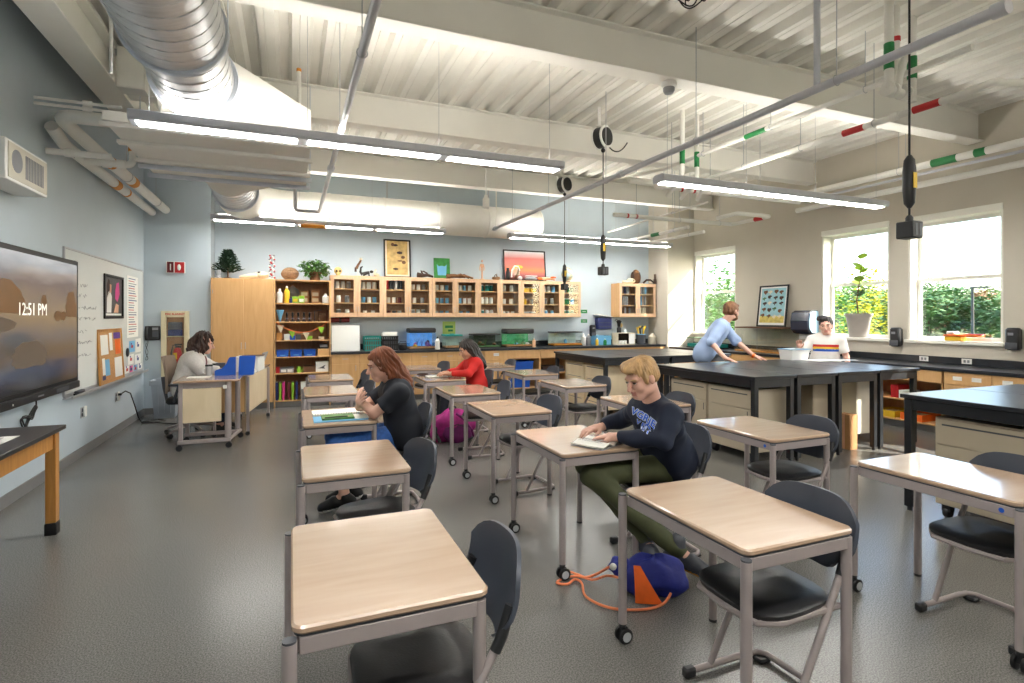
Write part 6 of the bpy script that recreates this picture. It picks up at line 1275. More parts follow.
# blue bins in the open cupboards
for i, (x, z, h, lb) in enumerate(((4.27, .4005, .24, 'blue bin on the upper level of the open cupboard'), (4.2, .1205, .16, 'flat blue bin on the lower level of the open cupboard'))):
    o = thing('storage_bin', lb, 'bin', (x, CF + .2, z)); part('bin_body', lambda q: hollow_box(q, -.22, -.17, 0, .22, .17, h, taper=.01), 'blue', o, smooth=0); B('lip', 'blue', o, (-.225, -.18, h - .02, .225, -.172, h)); B('contents', 'navy', o, (-.2, -.15, .008, .2, .15, h * .6))
o = thing('stacked_trays', 'dark trays stacked in the cupboard beside the lab table', 'tray', (4.95, CF + .22, .4005)); B('tray', 'dark_grey', o, (-.25, -.17, 0, .25, .17, .06)); B('tray', 'dark_brown', o, (-.24, -.16, .0605, .24, .16, .12))
# ================================================================ lab islands
MZ = LH + .0005
o = thing('plastic_tub', 'clear white plastic tub on the middle lab island', 'tub', tuple(PZ(794, 359.5, MZ))); glassy('frosted', (236, 244, 246), .5, .2); part('tub_wall', lambda q: hollow_box(q, -.17, -.12, 0, .17, .12, .15, taper=.02), 'white', o, smooth=0); B('rim', 'sky_blue', o, (-.178, -.128, .145, -.1705, .128, .155), (.1705, -.128, .145, .178, .128, .155), (-.17, -.128, .145, .17, -.1205, .155), (-.17, .1205, .145, .17, .128, .155), c=.001); part('shells', lambda q: lump(q, (0, 0, .05), (.12, .08, .05), 3, .3, 14, 8), 'bone', o)
p = PZ(823, 360, MZ)
o = thing('paper_sheet', 'large white sheet lying in front of the striped-shirt student', 'paper', tuple(p)); B('sheet', 'paper', o, (-.28, -.18, 0, .24, .16, .002), c=.0004); B('second_sheet', 'white', o, (-.1, -.24, .0022, .4, -.02, .0042), c=.0004)
# ================================================================ window wall
WX = RW - .001
p = PX(805, 322, RW - .1)
o = thing('towel_dispenser', 'large smoked paper towel dispenser on the window wall', 'dispenser', (WX, p.y, p.z), rz=-R90)
prof = [(0, -.2), (-.16, -.2), (-.24, -.13), (-.25, .02), (-.22, .16), (-.14, .2), (0, .2)]
mk('smoke', (52, 58, 76), .15, var=.05); mk('smoke_light', (150, 182, 204), .2)
part('shell', lambda q: q.prism(prof, -.17, .17, 'x'), 'smoke', o, smooth=0); part('side_cap', lambda q: q.prism([(x * .9, z * .93) for x, z in prof], .1702, .19, 'x'), 'smoke_light', o, smooth=0); B('feed_slot', 'black', o, (-.12, -.2, -.206, .12, -.05, -.2005)); part('towel', lambda q: q.box(-.11, -.11, -.3, .11, -.105, -.2065), 'white', o, smooth=0)
for u, v, lb in ((896.5, 337, 'black soap dispenser between the two middle windows'), (1014, 339, 'black soap dispenser at the right picture edge')):
    p = PX(u, v, RW - .05); dispenser((WX, p.y, p.z), lb, -R90, 1.12)
# framed insect poster on a shelf-topped glass tank
tk = thing('glass_tank', 'long glass tank with a wooden lid standing on the window counter', 'tank', (RW - .24, 7.55, RH + .0005)); L = .52
for q in ((-.2, -L, .03, -.195, L, .44), (.195, -L, .03, .2, L, .44), (-.1945, -L, .03, .1945, -L + .005, .44), (-.1945, L - .005, .03, .1945, L, .44)): part('pane', lambda k: k.box(*q), 'glass_green', tk, smooth=0)
B('wooden_base', 'oak', tk, (-.215, -L - .015, 0, .215, L + .015, .0295)); B('wooden_lid', 'brown', tk, (-.215, -L - .015, .4405, .215, L + .015, .465)); B('post', 'grey', tk, (-.202, -.004, .03, -.2005, .004, .44), c=.0003)
TB = RH + .466
def pposter(o):
    pass
po = thing('insect_poster', 'black-framed insect chart leaning above the glass tank', 'poster', (RW - .13, 7.52, TB + .001), rz=-R90); po.rotation_euler = (math.radians(-7), 0, -R90)
Wp, Hp = .33, .78
B('frame', 'black', po, (-Wp, -.022, 0, -Wp + .03, 0, Hp), (Wp - .03, -.022, 0, Wp, 0, Hp), (-Wp + .03, -.022, 0, Wp - .03, 0, .03), (-Wp + .03, -.022, Hp - .03, Wp - .03, 0, Hp)); B('mat_board', 'white', po, (-Wp + .03, -.008, .03, Wp - .03, -.001, Hp - .03), c=.0005)
mk('print_sky', (150, 196, 206), .5, var=.12, scale=8); mk('print_earth', (206, 186, 96), .5, var=.3, scale=14)
B('print_ground', 'print_sky', po, (-Wp + .055, -.0095, .2, Wp - .055, -.0082, Hp - .055), c=.0003); B('print_ground', 'print_earth', po, (-Wp + .055, -.0095, .075, Wp - .055, -.0082, .1995), c=.0003)
random.seed(8)
for r_ in range(5):
    for c_ in range(4):
        w1, w2 = random.random(), random.uniform(-1, 1); w2 = abs(w2)
        x = -.2 + .13 * c_ + random.uniform(-.02, .02); z = .2 + .115 * r_ + random.uniform(-.02, .02); mt = random.choice(['brown', 'cardboard', 'dark_brown', 'bone', 'leaf_dark', 'dark_brown'])
        part('insect_print', lambda q: [q.ell((x, -.0096, z), (.01 + .012 * w1, .0006, .04), 8, 4), q.ell((x - .022, -.0096, z + .012 * w2), (.026, .0005, .012 + .02 * w1), 8, 4), q.ell((x + .022, -.0096, z + .014), (.026, .0005, .012 + .02 * w2), 8, 4)], mt, po)
# low glass terrarium by the pilaster
o = thing('glass_terrarium', 'low glass terrarium with a flat lid by the first window', 'tank', (RW - .3, 9.0, RH + .0005)); 
for q in ((-.2, -.4, .02, -.195, .4, .2), (.195, -.4, .02, .2, .4, .2), (-.1945, -.4, .02, .1945, -.395, .2), (-.1945, .395, .02, .1945, .4, .2)): part('pane', lambda k: k.box(*q), 'glass_green', o, smooth=0)
B('base', 'black', o, (-.205, -.405, 0, .205, .405, .0195)); B('lid', 'leaf_dark', o, (-.205, -.405, .2005, .205, .405, .215)); B('water_fill', 'teal', o, (-.19, -.39, .0198, .19, .39, .09))
o = thing('sink_faucet', 'curved steel laboratory faucet under the towel dispenser', 'faucet', (RW - .15, 6.62, RH + .0005)); part('gooseneck', lambda q: q.tube([(0, 0, 0), (0, 0, .22), (-.03, 0, .28), (-.1, 0, .29), (-.15, 0, .25), (-.155, 0, .2)], .013, n=10), 'chrome', o); part('base', lambda q: q.lathe([(.035, 0), (.03, .02), (.016, .03)], n=14), 'chrome', o); part('lever', lambda q: (q.cyl((0, -.05, .03), (0, -.1, .06), .008), q.cyl((0, .05, .03), (0, .1, .06), .008)), 'chrome', o)
o = thing('black_stool_back', 'dark round object beside the striped-shirt student on the counter', 'tub', (RW - .3, 6.2, RH + .0005)); part('tub_body', lambda q: q.lathe([(.07, 0), (.09, .03), (.09, .1), (.06, .13)], n=16), 'black_plastic', o); part('knob', lambda q: q.ell((0, 0, .145), (.02, .02, .015)), 'black', o)
# plant pot on the middle window sill, toy on the other
p = PX(858, 338, RW + .06)
o = thing('potted_tree', 'young fig tree in a tapered beige pot on the window sill', 'plant', (RW + .07, p.y, SILL + .0125))
part('pot', lambda q: q.lathe([(.105, 0), (.16, .31), (.185, .34), (.19, .345), (.19, .385), (.165, .385), (.1, .02)], n=24, sy=1.0) if False else q.lathe([(.085, 0), (.115, .31), (.128, .34), (.132, .345), (.132, .385), (.115, .385), (.08, .02)], n=24), 'stone_pot', o); o.scale = (.85, 1.75, 1.0)
part('soil', lambda q: q.cyl((0, 0, .33), (0, 0, .36), .113, n=20), 'dark_brown', o); part('trunk', lambda q: q.tube([(0, 0, .35), (.01, .02, .6), (0, -.01, .9), (.01, -.03, 1.2)], .008, n=6, r_end=.004), 'bark', o)
def bigleaf(q, p, d, L, w, droop=.15):
    p = Vector(p); d = Vector(d).normalized(); s = d.cross(Vector((0, 0, 1))).normalized(); rows = []
    for i in range(6):
        t = i / 5; ww = w * math.sin(math.pi * min(1, t * .92 + .06)) ** .8; c = p + d * L * t - Vector((0, 0, droop * L * t * t)); rows.append([c - s * ww, c + Vector((0, 0, -.1 * ww)), c + s * ww])
    q.grid(rows)
mk('fig_leaf', (150, 180, 60), .4, var=.2)
for k in range(13):
    a = k * 2.4; z = .72 + .045 * k if k > 2 else .66 + .03 * k
    part('fig_leaf', lambda q: bigleaf(q, (.0, -.01 * k * .2, z), (.35 * math.cos(a), math.sin(a) * .5, .5), .13 if k > 2 else .15, .05), 'leaf_dark' if k < 3 else 'fig_leaf', o)
p = PX(957, 336, RW + .05)
o = thing('toy_truck', 'orange and yellow toy on the window sill', 'toy', (RW + .05, p.y, SILL + .0125)); B('body', 'yellow', o, (-.07, -.08, .0, .07, .12, .06), c=.01); B('bumper', 'orange', o, (-.085, -.28, .0605, .085, .13, .09), c=.012); B('cab', 'white', o, (-.06, .0, .0905, .06, .1, .13), c=.01); B('bucket', 'red', o, (-.05, -.3, .0905, .05, -.1, .1), c=.004)
# red boxes and bins on the open shelves below the window counter
for i, (y, w, h, mt, lb) in enumerate(((4.98, .05, .16, 'red', 'red box on the open window-wall shelf'), (4.86, .06, .1, 'white', 'white pack next to the red box'), (4.72, .06, .08, 'grey', 'grey pack on the open window-wall shelf'), (4.55, .09, .07, 'dark_red', 'dark red tray on the open window-wall shelf'))):
    o = thing('supply_box', lb, 'box', (RC + .1, y, .4005)); B('box_body', mt, o, (-.06, -w, 0, .2, w, h)); B('lid', mt, o, (-.062, -w - .002, h + .0005, .202, w + .002, h + .012))
for i, (y, mt, lb) in enumerate(((5.1, 'yellow', 'yellow tray on the lowest window-wall shelf'), (4.75, 'orange', 'orange tray on the lowest window-wall shelf'))):
    o = thing('shelf_tray', lb, 'tray', (RC + .12, y, .1205)); part('tray', lambda q: hollow_box(q, -.1, -.14, 0, .3, .14, .09), mt, o, smooth=0); B('contents', 'bone', o, (-.09, -.13, .008, .29, .13, .06))
# ================================================================ people (distance-field bodies, one continuous surface each)
from mathutils import noise as mnoise
from mathutils.bvhtree import BVHTree
class Field:
    def __init__(s, lo, hi, vox):
        s.lo = np.array(lo, float); s.vox = vox; s.n = np.ceil((np.array(hi) - s.lo) / vox).astype(int) + 1
        s.V = np.full(tuple(s.n), .06, np.float32)
    def region(s, lo, hi):
        a = np.clip(np.floor((np.array(lo) - s.lo) / s.vox).astype(int), 0, s.n - 1); b = np.clip(np.ceil((np.array(hi) - s.lo) / s.vox).astype(int) + 1, 1, s.n)
        ax = [s.lo[i] + s.vox * np.arange(a[i], b[i]) for i in range(3)]
        return tuple(slice(a[i], b[i]) for i in range(3)), ax[0][:, None, None], ax[1][None, :, None], ax[2][None, None, :]
    def blend(s, sl, d, k, sub=False):
        A = s.V[sl]
        if sub:
            d = -d; h = np.clip(.5 - .5 * (d - A) / k, 0, 1); s.V[sl] = d * (1 - h) + A * h + k * h * (1 - h)
        else:
            h = np.clip(.5 + .5 * (d - A) / k, 0, 1); s.V[sl] = d * (1 - h) + A * h - k * h * (1 - h)
    def cone(s, a, b, ra, rb, k=.02, clip=None, sub=False):
        a = np.array(a, float); b = np.array(b, float); m = max(ra, rb) + .06
        sl, X, Y, Z = s.region(np.minimum(a, b) - m, np.maximum(a, b) + m); u = b - a; L = max(1e-9, float(u @ u))
        px, py, pz = X - a[0], Y - a[1], Z - a[2]; h = np.clip((px * u[0] + py * u[1] + pz * u[2]) / L, 0, 1)
        d = np.sqrt((px - h * u[0]) ** 2 + (py - h * u[1]) ** 2 + (pz - h * u[2]) ** 2) - (ra + (rb - ra) * h)
        if clip is not None:
            c, n = clip; n = np.array(n, float) / np.linalg.norm(n); d = np.maximum(d, (X - c[0]) * n[0] + (Y - c[1]) * n[1] + (Z - c[2]) * n[2])
        s.blend(sl, d.astype(np.float32), k, sub)
    def ell(s, c, r, R=None, k=.02, sub=False):
        R = np.array(R if R is not None else np.eye(3), float); c = np.array(c, float); m = max(r) + .05
        sl, X, Y, Z = s.region(c - m, c + m); px, py, pz = X - c[0], Y - c[1], Z - c[2]
        q = [R[0, i] * px + R[1, i] * py + R[2, i] * pz for i in range(3)]
        k0 = np.sqrt(sum((q[i] / r[i]) ** 2 for i in range(3))); k1 = np.sqrt(sum((q[i] / r[i] ** 2) ** 2 for i in range(3))) + 1e-9
        s.blend(sl, (k0 * (k0 - 1) / k1).astype(np.float32), k, sub)
    def mesh(s):
        V = s.V; I = V < 0; nx, ny, nz = V.shape
        c = np.zeros((nx - 1, ny - 1, nz - 1), np.uint8)
        for dx in (0, 1):
            for dy in (0, 1):
                for dz in (0, 1): c += I[dx:nx - 1 + dx, dy:ny - 1 + dy, dz:nz - 1 + dz]
        cells = np.argwhere((c > 0) & (c < 8)); idx = -np.ones(c.shape, np.int64); idx[tuple(cells.T)] = np.arange(len(cells))
        acc = np.zeros((len(cells), 3)); cnt = np.zeros(len(cells)); i, j, k = cells.T
        E = [((0, 0, 0), (1, 0, 0)), ((0, 1, 0), (1, 1, 0)), ((0, 0, 1), (1, 0, 1)), ((0, 1, 1), (1, 1, 1)), ((0, 0, 0), (0, 1, 0)), ((1, 0, 0), (1, 1, 0)), ((0, 0, 1), (0, 1, 1)), ((1, 0, 1), (1, 1, 1)), ((0, 0, 0), (0, 0, 1)), ((1, 0, 0), (1, 0, 1)), ((0, 1, 0), (0, 1, 1)), ((1, 1, 0), (1, 1, 1))]
        for a, b in E:
            va = V[i + a[0], j + a[1], k + a[2]]; vb = V[i + b[0], j + b[1], k + b[2]]; m = (va < 0) != (vb < 0); t = np.where(m, va / np.where(m, va - vb, 1), 0)
            for q in range(3): acc[:, q] += np.where(m, a[q] + (b[q] - a[q]) * t, 0)
            cnt += m
        P = (cells + acc / np.maximum(cnt, 1)[:, None]) * s.vox + s.lo; F = []
        for ax in range(3):
            o = [q for q in range(3) if q != ax]; sl0 = [slice(1, -1)] * 3; sl1 = [slice(1, -1)] * 3; sl0[ax] = slice(0, -1); sl1[ax] = slice(1, None)
            A = I[tuple(sl0)]; Bq = I[tuple(sl1)]; e = np.argwhere(A != Bq); fl = A[tuple(e.T)]
            e = e + np.array([0 if q == ax else 1 for q in range(3)])
            def cell(d0, d1): t = e.copy(); t[:, o[0]] += d0; t[:, o[1]] += d1; return idx[tuple(t.T)]
            q = np.stack([cell(-1, -1), cell(0, -1), cell(0, 0), cell(-1, 0)], 1)
            if ax == 1: fl = ~fl
            q[~fl] = q[~fl][:, ::-1]; F.append(q)
        F = np.concatenate(F); F = F[(F >= 0).all(1)]
        return P, F
def field_obj(name, P, F, mats, parent=None, origin=(0, 0, 0), matfn=None, disp=None):
    me = bpy.data.meshes.new(name); P = P - np.array(origin)
    if disp is not None:
        tmp = bpy.data.meshes.new('t'); tmp.from_pydata(P.tolist(), [], F.tolist()); nr = np.empty(len(P) * 3, np.float32); tmp.vertices.foreach_get('normal', nr); nr = nr.reshape(-1, 3); bpy.data.meshes.remove(tmp)
        P = P + nr * disp(P + np.array(origin))[:, None]
    me.from_pydata(P.tolist(), [], F.tolist())
    for q in mats: me.materials.append(MATS[q])
    if matfn is not None: me.polygons.foreach_set('material_index', matfn(P[F].mean(1) + np.array(origin)).astype(np.int32))
    me.polygons.foreach_set('use_smooth', [True] * len(F)); me.update()
    o = bpy.data.objects.new(name, me); COL.objects.link(o)
    if parent is not None: o.parent = parent
    else: o.location = origin
    return o
def wrinkle(amp, sc, seed=0.0, stretch=(1, 1, 1)):
    def f(P):
        v = np.zeros(len(P)); q = P * np.array(stretch) * sc + seed
        for a, (w1, w2, w3) in enumerate(((1.0, 1.7, .6), (2.3, -1.1, 1.9), (-1.4, 2.9, 2.2), (3.7, 3.1, -2.6))): v += np.sin(q[:, 0] * w1 + q[:, 1] * w2 + q[:, 2] * w3 + a + 1.3 * np.sin(q[:, (a + 1) % 3] * 1.3 + a)) / (1 + .6 * a)
        return v * amp
    return f
def strands(amp, sc, R, c, seed=0.0):
    # fine locks running down the head
    Rn = np.array(R)
    def f(P):
        q = (P - np.array(c)) @ Rn; a = np.arctan2(q[:, 1] + .02, q[:, 0]); rr = np.sqrt(q[:, 0] ** 2 + q[:, 1] ** 2)
        return amp * (np.sin(a * sc + q[:, 2] * 30 + seed + 1.5 * np.sin(q[:, 2] * 25 + a * 3)) + .6 * np.sin(a * sc * 2.3 + q[:, 2] * 55 + 2 * np.sin(q[:, 2] * 40)) + .5 * np.sin(q[:, 2] * 90 + a * 9 + rr * 100))
    return f
V3 = lambda *a: np.array(a, float)
def unit(v): v = np.array(v, float); return v / np.linalg.norm(v)
def hand(f, wr, d, n, side, sc=1.0, curl=.5, spread=.25):
    # wrist, finger direction, palm normal (palm side), side = direction of the thumb
    d = unit(d); n = unit(np.array(n) - d * np.dot(n, d)); t = unit(np.cross(d, n)); t = t if np.dot(t, side) > 0 else -t
    wr = np.array(wr, float); K = []
    f.cone(wr, wr + d * .05 * sc, .024 * sc, .027 * sc, .012)
    for i, off in enumerate((.03, .011, -.009, -.027)):
        kn = wr + d * (.085 - .006 * abs(i - 1)) * sc + t * off * sc - n * .004 * sc; f.cone(wr + d * .02 * sc + t * off * .5 * sc, kn, .0165 * sc, .0125 * sc, .012); L = (.92, 1.0, .95, .76)[i]
        p = kn; dd = unit(d + t * spread * (off / .03) * .5); a = 0
        for l, r0, r1, c in ((.042, .0108, .0098, .45), (.027, .0098, .009, .8), (.02, .009, .0075, .5)):
            a += curl * c; q = p + (dd * math.cos(a) + n * math.sin(a)) * l * L * sc; f.cone(p, q, r0 * sc, r1 * sc, .003); p = q
    p0 = wr + d * .02 * sc + t * .02 * sc; p1 = wr + d * .05 * sc + t * .05 * sc + n * .012 * sc; p2 = p1 + (d * .8 + t * .35 + n * .25) * .03 * sc; p3 = p2 + (d * .9 + n * .3) * .024 * sc
    f.cone(p0, p1, .017 * sc, .0125 * sc, .012); f.cone(p1, p2, .0118 * sc, .0105 * sc, .004); f.cone(p2, p3, .0105 * sc, .008 * sc, .003)
def person(label, J, rot, hs=1.0, bs=1.0, vox=.007, skin='skin', shirt=None, pants=None, shoes=None, hair=None, hands=None, face_extra=None, slim=1.0):
    J = {k: np.array(v, float) for k, v in J.items()}
    Rm = np.array((Matrix.Rotation(math.radians(rot[0]), 3, 'Z') @ Matrix.Rotation(math.radians(-rot[1]), 3, 'X') @ Matrix.Rotation(math.radians(rot[2]), 3, 'Y')))
    H = lambda *p: J['head'] + Rm @ (np.array(p, float) * hs)
    pts = np.array(list(J.values())); lo = pts.min(0) - .2; hi = pts.max(0) + .24
    org = (float(J['pelvis'][0]), float(J['pelvis'][1]), 0.0)
    lat0 = unit(J['hipL'] - J['hipR']); lat1 = unit(J['shL'] - J['shR']); sw = np.linalg.norm(J['shL'] - J['shR']) / 2
    def torso(f, off=0.0, k=.04, tmax=1.0):
        for t, hw, r in ((0, .075, .105), (.14, .075, .105), (.3, .062, .098), (.45, .06, .098), (.6, .072, .104), (.75, .082, .104), (.88, .09, .088)):
            c = J['pelvis'] * (1 - t) + J['neck'] * t; la = unit(lat0 * (1 - t) + lat1 * t); r = r * bs * slim + off + (.014 if off and t < .35 else 0); f.cone(c - la * hw * bs, c + la * hw * bs, r, r, k)
        for s in ('shL', 'shR'): f.cone(J['neck'] * .88 + J['pelvis'] * .12, J[s], .07 * bs + off, .052 * bs + off, .03)
    def arm(f, s, off=0.0, a=0.0, b=2.0, k=.02):
        S_, E_, W_ = J['sh' + s], J['el' + s], J['wr' + s]
        if b <= 1: e = S_ + (E_ - S_) * b; f.cone(S_, e + unit(E_ - S_) * .0, .055 * bs + off, (.055 - .011 * b) * bs + off, k, clip=(e, E_ - S_)) ; return
        f.cone(S_, E_, .055 * bs + off, .043 * bs + off, k); t = b - 1; e = E_ + (W_ - E_) * t
        f.cone(E_, e, .043 * bs + off, (.043 - .014 * t) * bs + off * .8, .015, clip=(e, W_ - E_) if t < 1 else None)
    def leg(f, s, off=0.0, b=2.0):
        Hp, K, A = J['hip' + s], J['kn' + s], J['an' + s]; f.cone(Hp, K, .088 * bs * slim + off, .06 * bs + off, .03); t = b - 1; e = K + (A - K) * t; f.cone(K, e, .06 * bs + off, (.06 - .02 * t) * bs + off, .02, clip=(e, A - K) if t < 1 else None)
    # --- body
    f = Field(lo, hi, vox); torso(f)
    for s in 'LR': arm(f, s); leg(f, s); f.cone(J['an' + s], J['toe' + s], .035, .025, .02)
    f.cone(J['neck'] + (J['neck'] - J['pelvis']) * -.04, H(0, -.03, -.07), .062 * hs, .054 * hs, .025)
    f.ell(H(0, -.012, .03), V3(.075, .096, .086) * hs, Rm, .01); f.ell(H(0, .03, -.035), V3(.054, .062, .078) * hs, Rm, .03); f.cone(H(-.02, .06, -.09), H(.02, .06, -.09), .026 * hs, .026 * hs, .02)
    for s in (-1, 1):
        f.ell(H(.034 * s, .058, -.028), V3(.03, .03, .032) * hs, Rm, .015); f.ell(H(.075 * s, -.012, -.005), V3(.011, .021, .033) * hs, Rm, .006); f.ell(H(.044 * s, .012, -.068), V3(.018, .038, .024) * hs, Rm, .02)
        f.ell(H(.031 * s, .103, .008), V3(.019, .016, .012) * hs, Rm, .012, sub=True)
    f.cone(H(-.04, .078, .027), H(.04, .078, .027), .011 * hs, .011 * hs, .012); f.cone(H(0, .09, .012), H(0, .117, -.027), .0075 * hs, .012 * hs, .009); f.ell(H(0, .1, -.033), V3(.019, .012, .009) * hs, Rm, .006)
    f.cone(H(-.02, .083, -.058), H(.02, .083, -.058), .009 * hs, .009 * hs, .008); f.cone(H(-.016, .082, -.07), H(.016, .082, -.07), .0095 * hs, .0095 * hs, .008)
    if hands:
        for hd in hands: hand(f, *hd[0], **hd[1])
    P, F = f.mesh(); Ri = Rm.T; hc = J['head']
    def skinmat(C):
        q = ((C - hc) @ Rm) / hs; m = np.zeros(len(C)); m[(np.abs(q[:, 0]) < .022) & (q[:, 1] > .078) & (q[:, 2] < -.05) & (q[:, 2] > -.078)] = 1; return m
    body = field_obj('person', P, F, [skin, 'lips'], None, org, skinmat); tag(body, label, 'person')
    # --- eyes and brows
    for s in (-1, 1):
        e = MB(); R3 = Matrix(Rm.tolist()); c = Vector(H(.031 * s, .0845, .006) - np.array(org)); e.ell(c, (.0135 * hs, .0085 * hs, .0052 * hs), 12, 8, R3); e.mat(1).ell(c + R3 @ Vector((0, .0045 * hs, -.0005)), (.0062 * hs, .0048 * hs, .0050 * hs), 10, 6, R3); e.mat(1).ell(c + R3 @ Vector((0, .003 * hs, .005 * hs)), (.0145 * hs, .0068 * hs, .0018 * hs), 12, 5, R3); e.build('eye', ['eye_white', 'iris'], body)
        if hair: part('eyebrow', lambda q: q.tube([Vector(H(.016 * s, .096, .026) - np.array(org)), Vector(H(.032 * s, .093, .031) - np.array(org)), Vector(H(.05 * s, .08, .025) - np.array(org))], .0045 * hs, n=6), hair[0], body)
    # --- clothes
    if pants:
        mt, ln = pants; f = Field(lo, hi, vox); off = .016
        for t, hw, r in ((0, .075, .105), (.14, .075, .105), (.24, .066, .1)):
            c = J['pelvis'] * (1 - t) + J['neck'] * t; f.cone(c - lat0 * hw * bs, c + lat0 * hw * bs, r * bs * slim + off, r * bs * slim + off, .04)
        for s in 'LR': leg(f, s, off, 1 + ln)
        P, F = f.mesh(); field_obj('trousers', P, F, [mt], body, org, None, wrinkle(.0025, 15, 1.0))
    if shirt:
        mt = shirt['mats']; f = Field(lo, hi, vox); off = shirt.get('off', .018); torso(f, off)
        for s in 'LR': arm(f, s, off, 0, shirt['sleeve'] if not isinstance(shirt['sleeve'], dict) else shirt['sleeve'][s])
        nk = shirt.get('collar', .02); f.cone(J['neck'], J['neck'] + (H(0, -.03, -.07) - J['neck']) * .35, .066 * hs + .01, .062 * hs + .008, .02, clip=(J['neck'] + (H(0, -.03, -.07) - J['neck']) * .32, H(0, -.03, -.07) - J['neck']))
        if 'vneck' in shirt: fw = unit(Rm @ V3(0, 1, 0) * V3(1, 1, 0)); c = J['neck']; f.cone(c + fw * .13 + V3(0, 0, .02), c + fw * .16 - V3(0, 0, shirt['vneck']), .055, .012, .01, sub=True)
        P, F = f.mesh(); so = field_obj(shirt.get('name', 'shirt'), P, F, mt, body, org, shirt.get('matfn'), wrinkle(shirt.get('wr', .003), 13, 3.0)); body['_'] = 0; del body['_']
        J['_shirt'] = so
    if shoes:
        for s in 'LR':
            a, t = J['an' + s], J['toe' + s]; d = unit((t - a) * V3(1, 1, 0)); z = min(a[2], .1); tilt = max(0, a[2] - .1)
            heel = a - d * .045 + V3(0, 0, -.05); fs = Field(np.minimum(a, t) - .16, np.maximum(a, t) + .16, .008); toe = t.copy()
            fs.cone(a + V3(0, 0, -.0), heel, .045, .04, .02); fs.cone(heel, toe, .042, .036, .03); fs.cone((a + toe) / 2 + V3(0, 0, .0), toe, .045, .035, .03)
            if shoes[2]: fs.cone(a, a + V3(0, 0, .06) if tilt < .06 else a + unit(J['kn' + s] - a) * .07, .043, .045, .02)
            P, F = fs.mesh(); sole = unit(np.cross(unit(toe - heel), np.cross(V3(0, 0, 1), unit(toe - heel)))); h0 = heel
            P[:, 2] = np.maximum(P[:, 2], .002)
            def sm(C, h0=h0, sole=sole): m = np.zeros(len(C)); m[((C - h0) @ sole) < -.016] = 1; return m
            field_obj('shoe', P, F, [shoes[0], shoes[1]], body, org, sm)
    if hair:
        hm, style = hair; f = Field(J['head'] - .42 * hs - (V3(0, 0, .1)), J['head'] + .26 * hs, vox * .9); style(f, H, Rm, hs)
        P, F = f.mesh(); field_obj('hair', P, F, [hm], body, org, None, strands(style.amp, style.freq, Rm, J['head']))
    if face_extra: face_extra(body, H, Rm, hs, org)
    return body, J, Rm, H
mk('skin', (218, 170, 150), .5, var=.05, scale=14); mk('skin_tan', (206, 156, 128), .5, var=.05, scale=14); mk('lips', (208, 138, 124), .45); mk('eye_white', (206, 190, 180), .4); mk('iris', (52, 40, 32), .2)
def hairmat(name, c, rough=.42):
    mk(name, c, rough, var=.35, scale=10, bump=.3, bscale=70, stretch=(2, 2, .5))
hairmat('hair_blond', (186, 150, 104)); hairmat('hair_red', (126, 70, 42)); hairmat('hair_black', (34, 26, 24), .3); hairmat('hair_curly', (58, 36, 28)); hairmat('hair_brown', (126, 84, 54)); hairmat('hair_dark', (46, 42, 42))
mk('denim', (56, 104, 182), .75, var=.18, scale=40, bump=.15, bscale=200); mk('olive', (72, 76, 48), .75, var=.12, scale=20); mk('cloth_black', (24, 28, 38), .8, var=.1); mk('cloth_navy', (22, 31, 52), .8, var=.1); mk('cloth_red', (206, 34, 30), .75, var=.1); mk('cloth_grey', (214, 210, 206), .8, var=.08, scale=50, bump=.2, bscale=150); mk('cloth_blue', (160, 182, 220), .75, var=.06); mk('cloth_white', (232, 228, 224), .75, var=.04); mk('khaki', (120, 110, 96), .8); mk('print_blue', (44, 104, 216), .6); mk('print_white', (206, 216, 232), .6)
def style(amp, freq):
    def dec(fn): fn.amp = amp; fn.freq = freq; return fn
    return dec
def cap_hair(f, H, R, s, top=.012, back=.012, low=-.06):
    f.ell(H(0, -.02, .04), V3(.086 , .104, .088 + top) * s, R, .012)
@style(.0022, 34)
def hair_boy(f, H, R, s):
    f.ell(H(0, -.022, .042), V3(.083, .1, .09) * s, R, .012); f.ell(H(0, -.055, .0), V3(.079, .064, .06) * s, R, .015); f.ell(H(.015, .04, .1), V3(.066, .06, .028) * s, R, .02); f.ell(H(-.005, .082, .09), V3(.052, .03, .022) * s, R, .02)
    for k in (-1, 1): f.ell(H(.072 * k, .028, .02), V3(.012, .016, .045) * s, R, .008)
    f.ell(H(0, .128, -.018), V3(.08, .08, .086) * s, R, .008, sub=True); f.ell(H(0, .04, -.115), V3(.1, .1, .08) * s, R, .01, sub=True)
    for k in (-1, 1): f.ell(H(.09 * k, .062, -.02), V3(.03, .03, .06) * s, R, .006, sub=True); f.ell(H(.09 * k, -.008, -.018), V3(.022, .03, .038) * s, R, .006, sub=True)
@style(.008, 13)
def hair_long(f, H, R, s):
    cap_hair(f, H, R, s, .01); f.ell(H(0, -.06, .0), V3(.095, .08, .09) * s, R, .02)
    for k in (-1, 1): f.cone(H(.06 * k, -.02, .02), H(.07 * k, -.09, -.16), .045 * s, .045 * s, .02)
    f.cone(H(0, -.07, -.02), H(0, -.15, -.17), .075 * s, .06 * s, .03); f.cone(H(-.04, -.12, -.14), H(.0, -.17, -.24), .05 * s, .03 * s, .02); f.cone(H(.05, -.12, -.14), H(.03, -.16, -.23), .05 * s, .03 * s, .02)
    f.ell(H(0, .125, -.01), V3(.075, .09, .1) * s, R, .01, sub=True)
    for k in (-1, 1): f.ell(H(.09 * k, .055, -.04), V3(.04, .045, .075) * s, R, .01, sub=True)
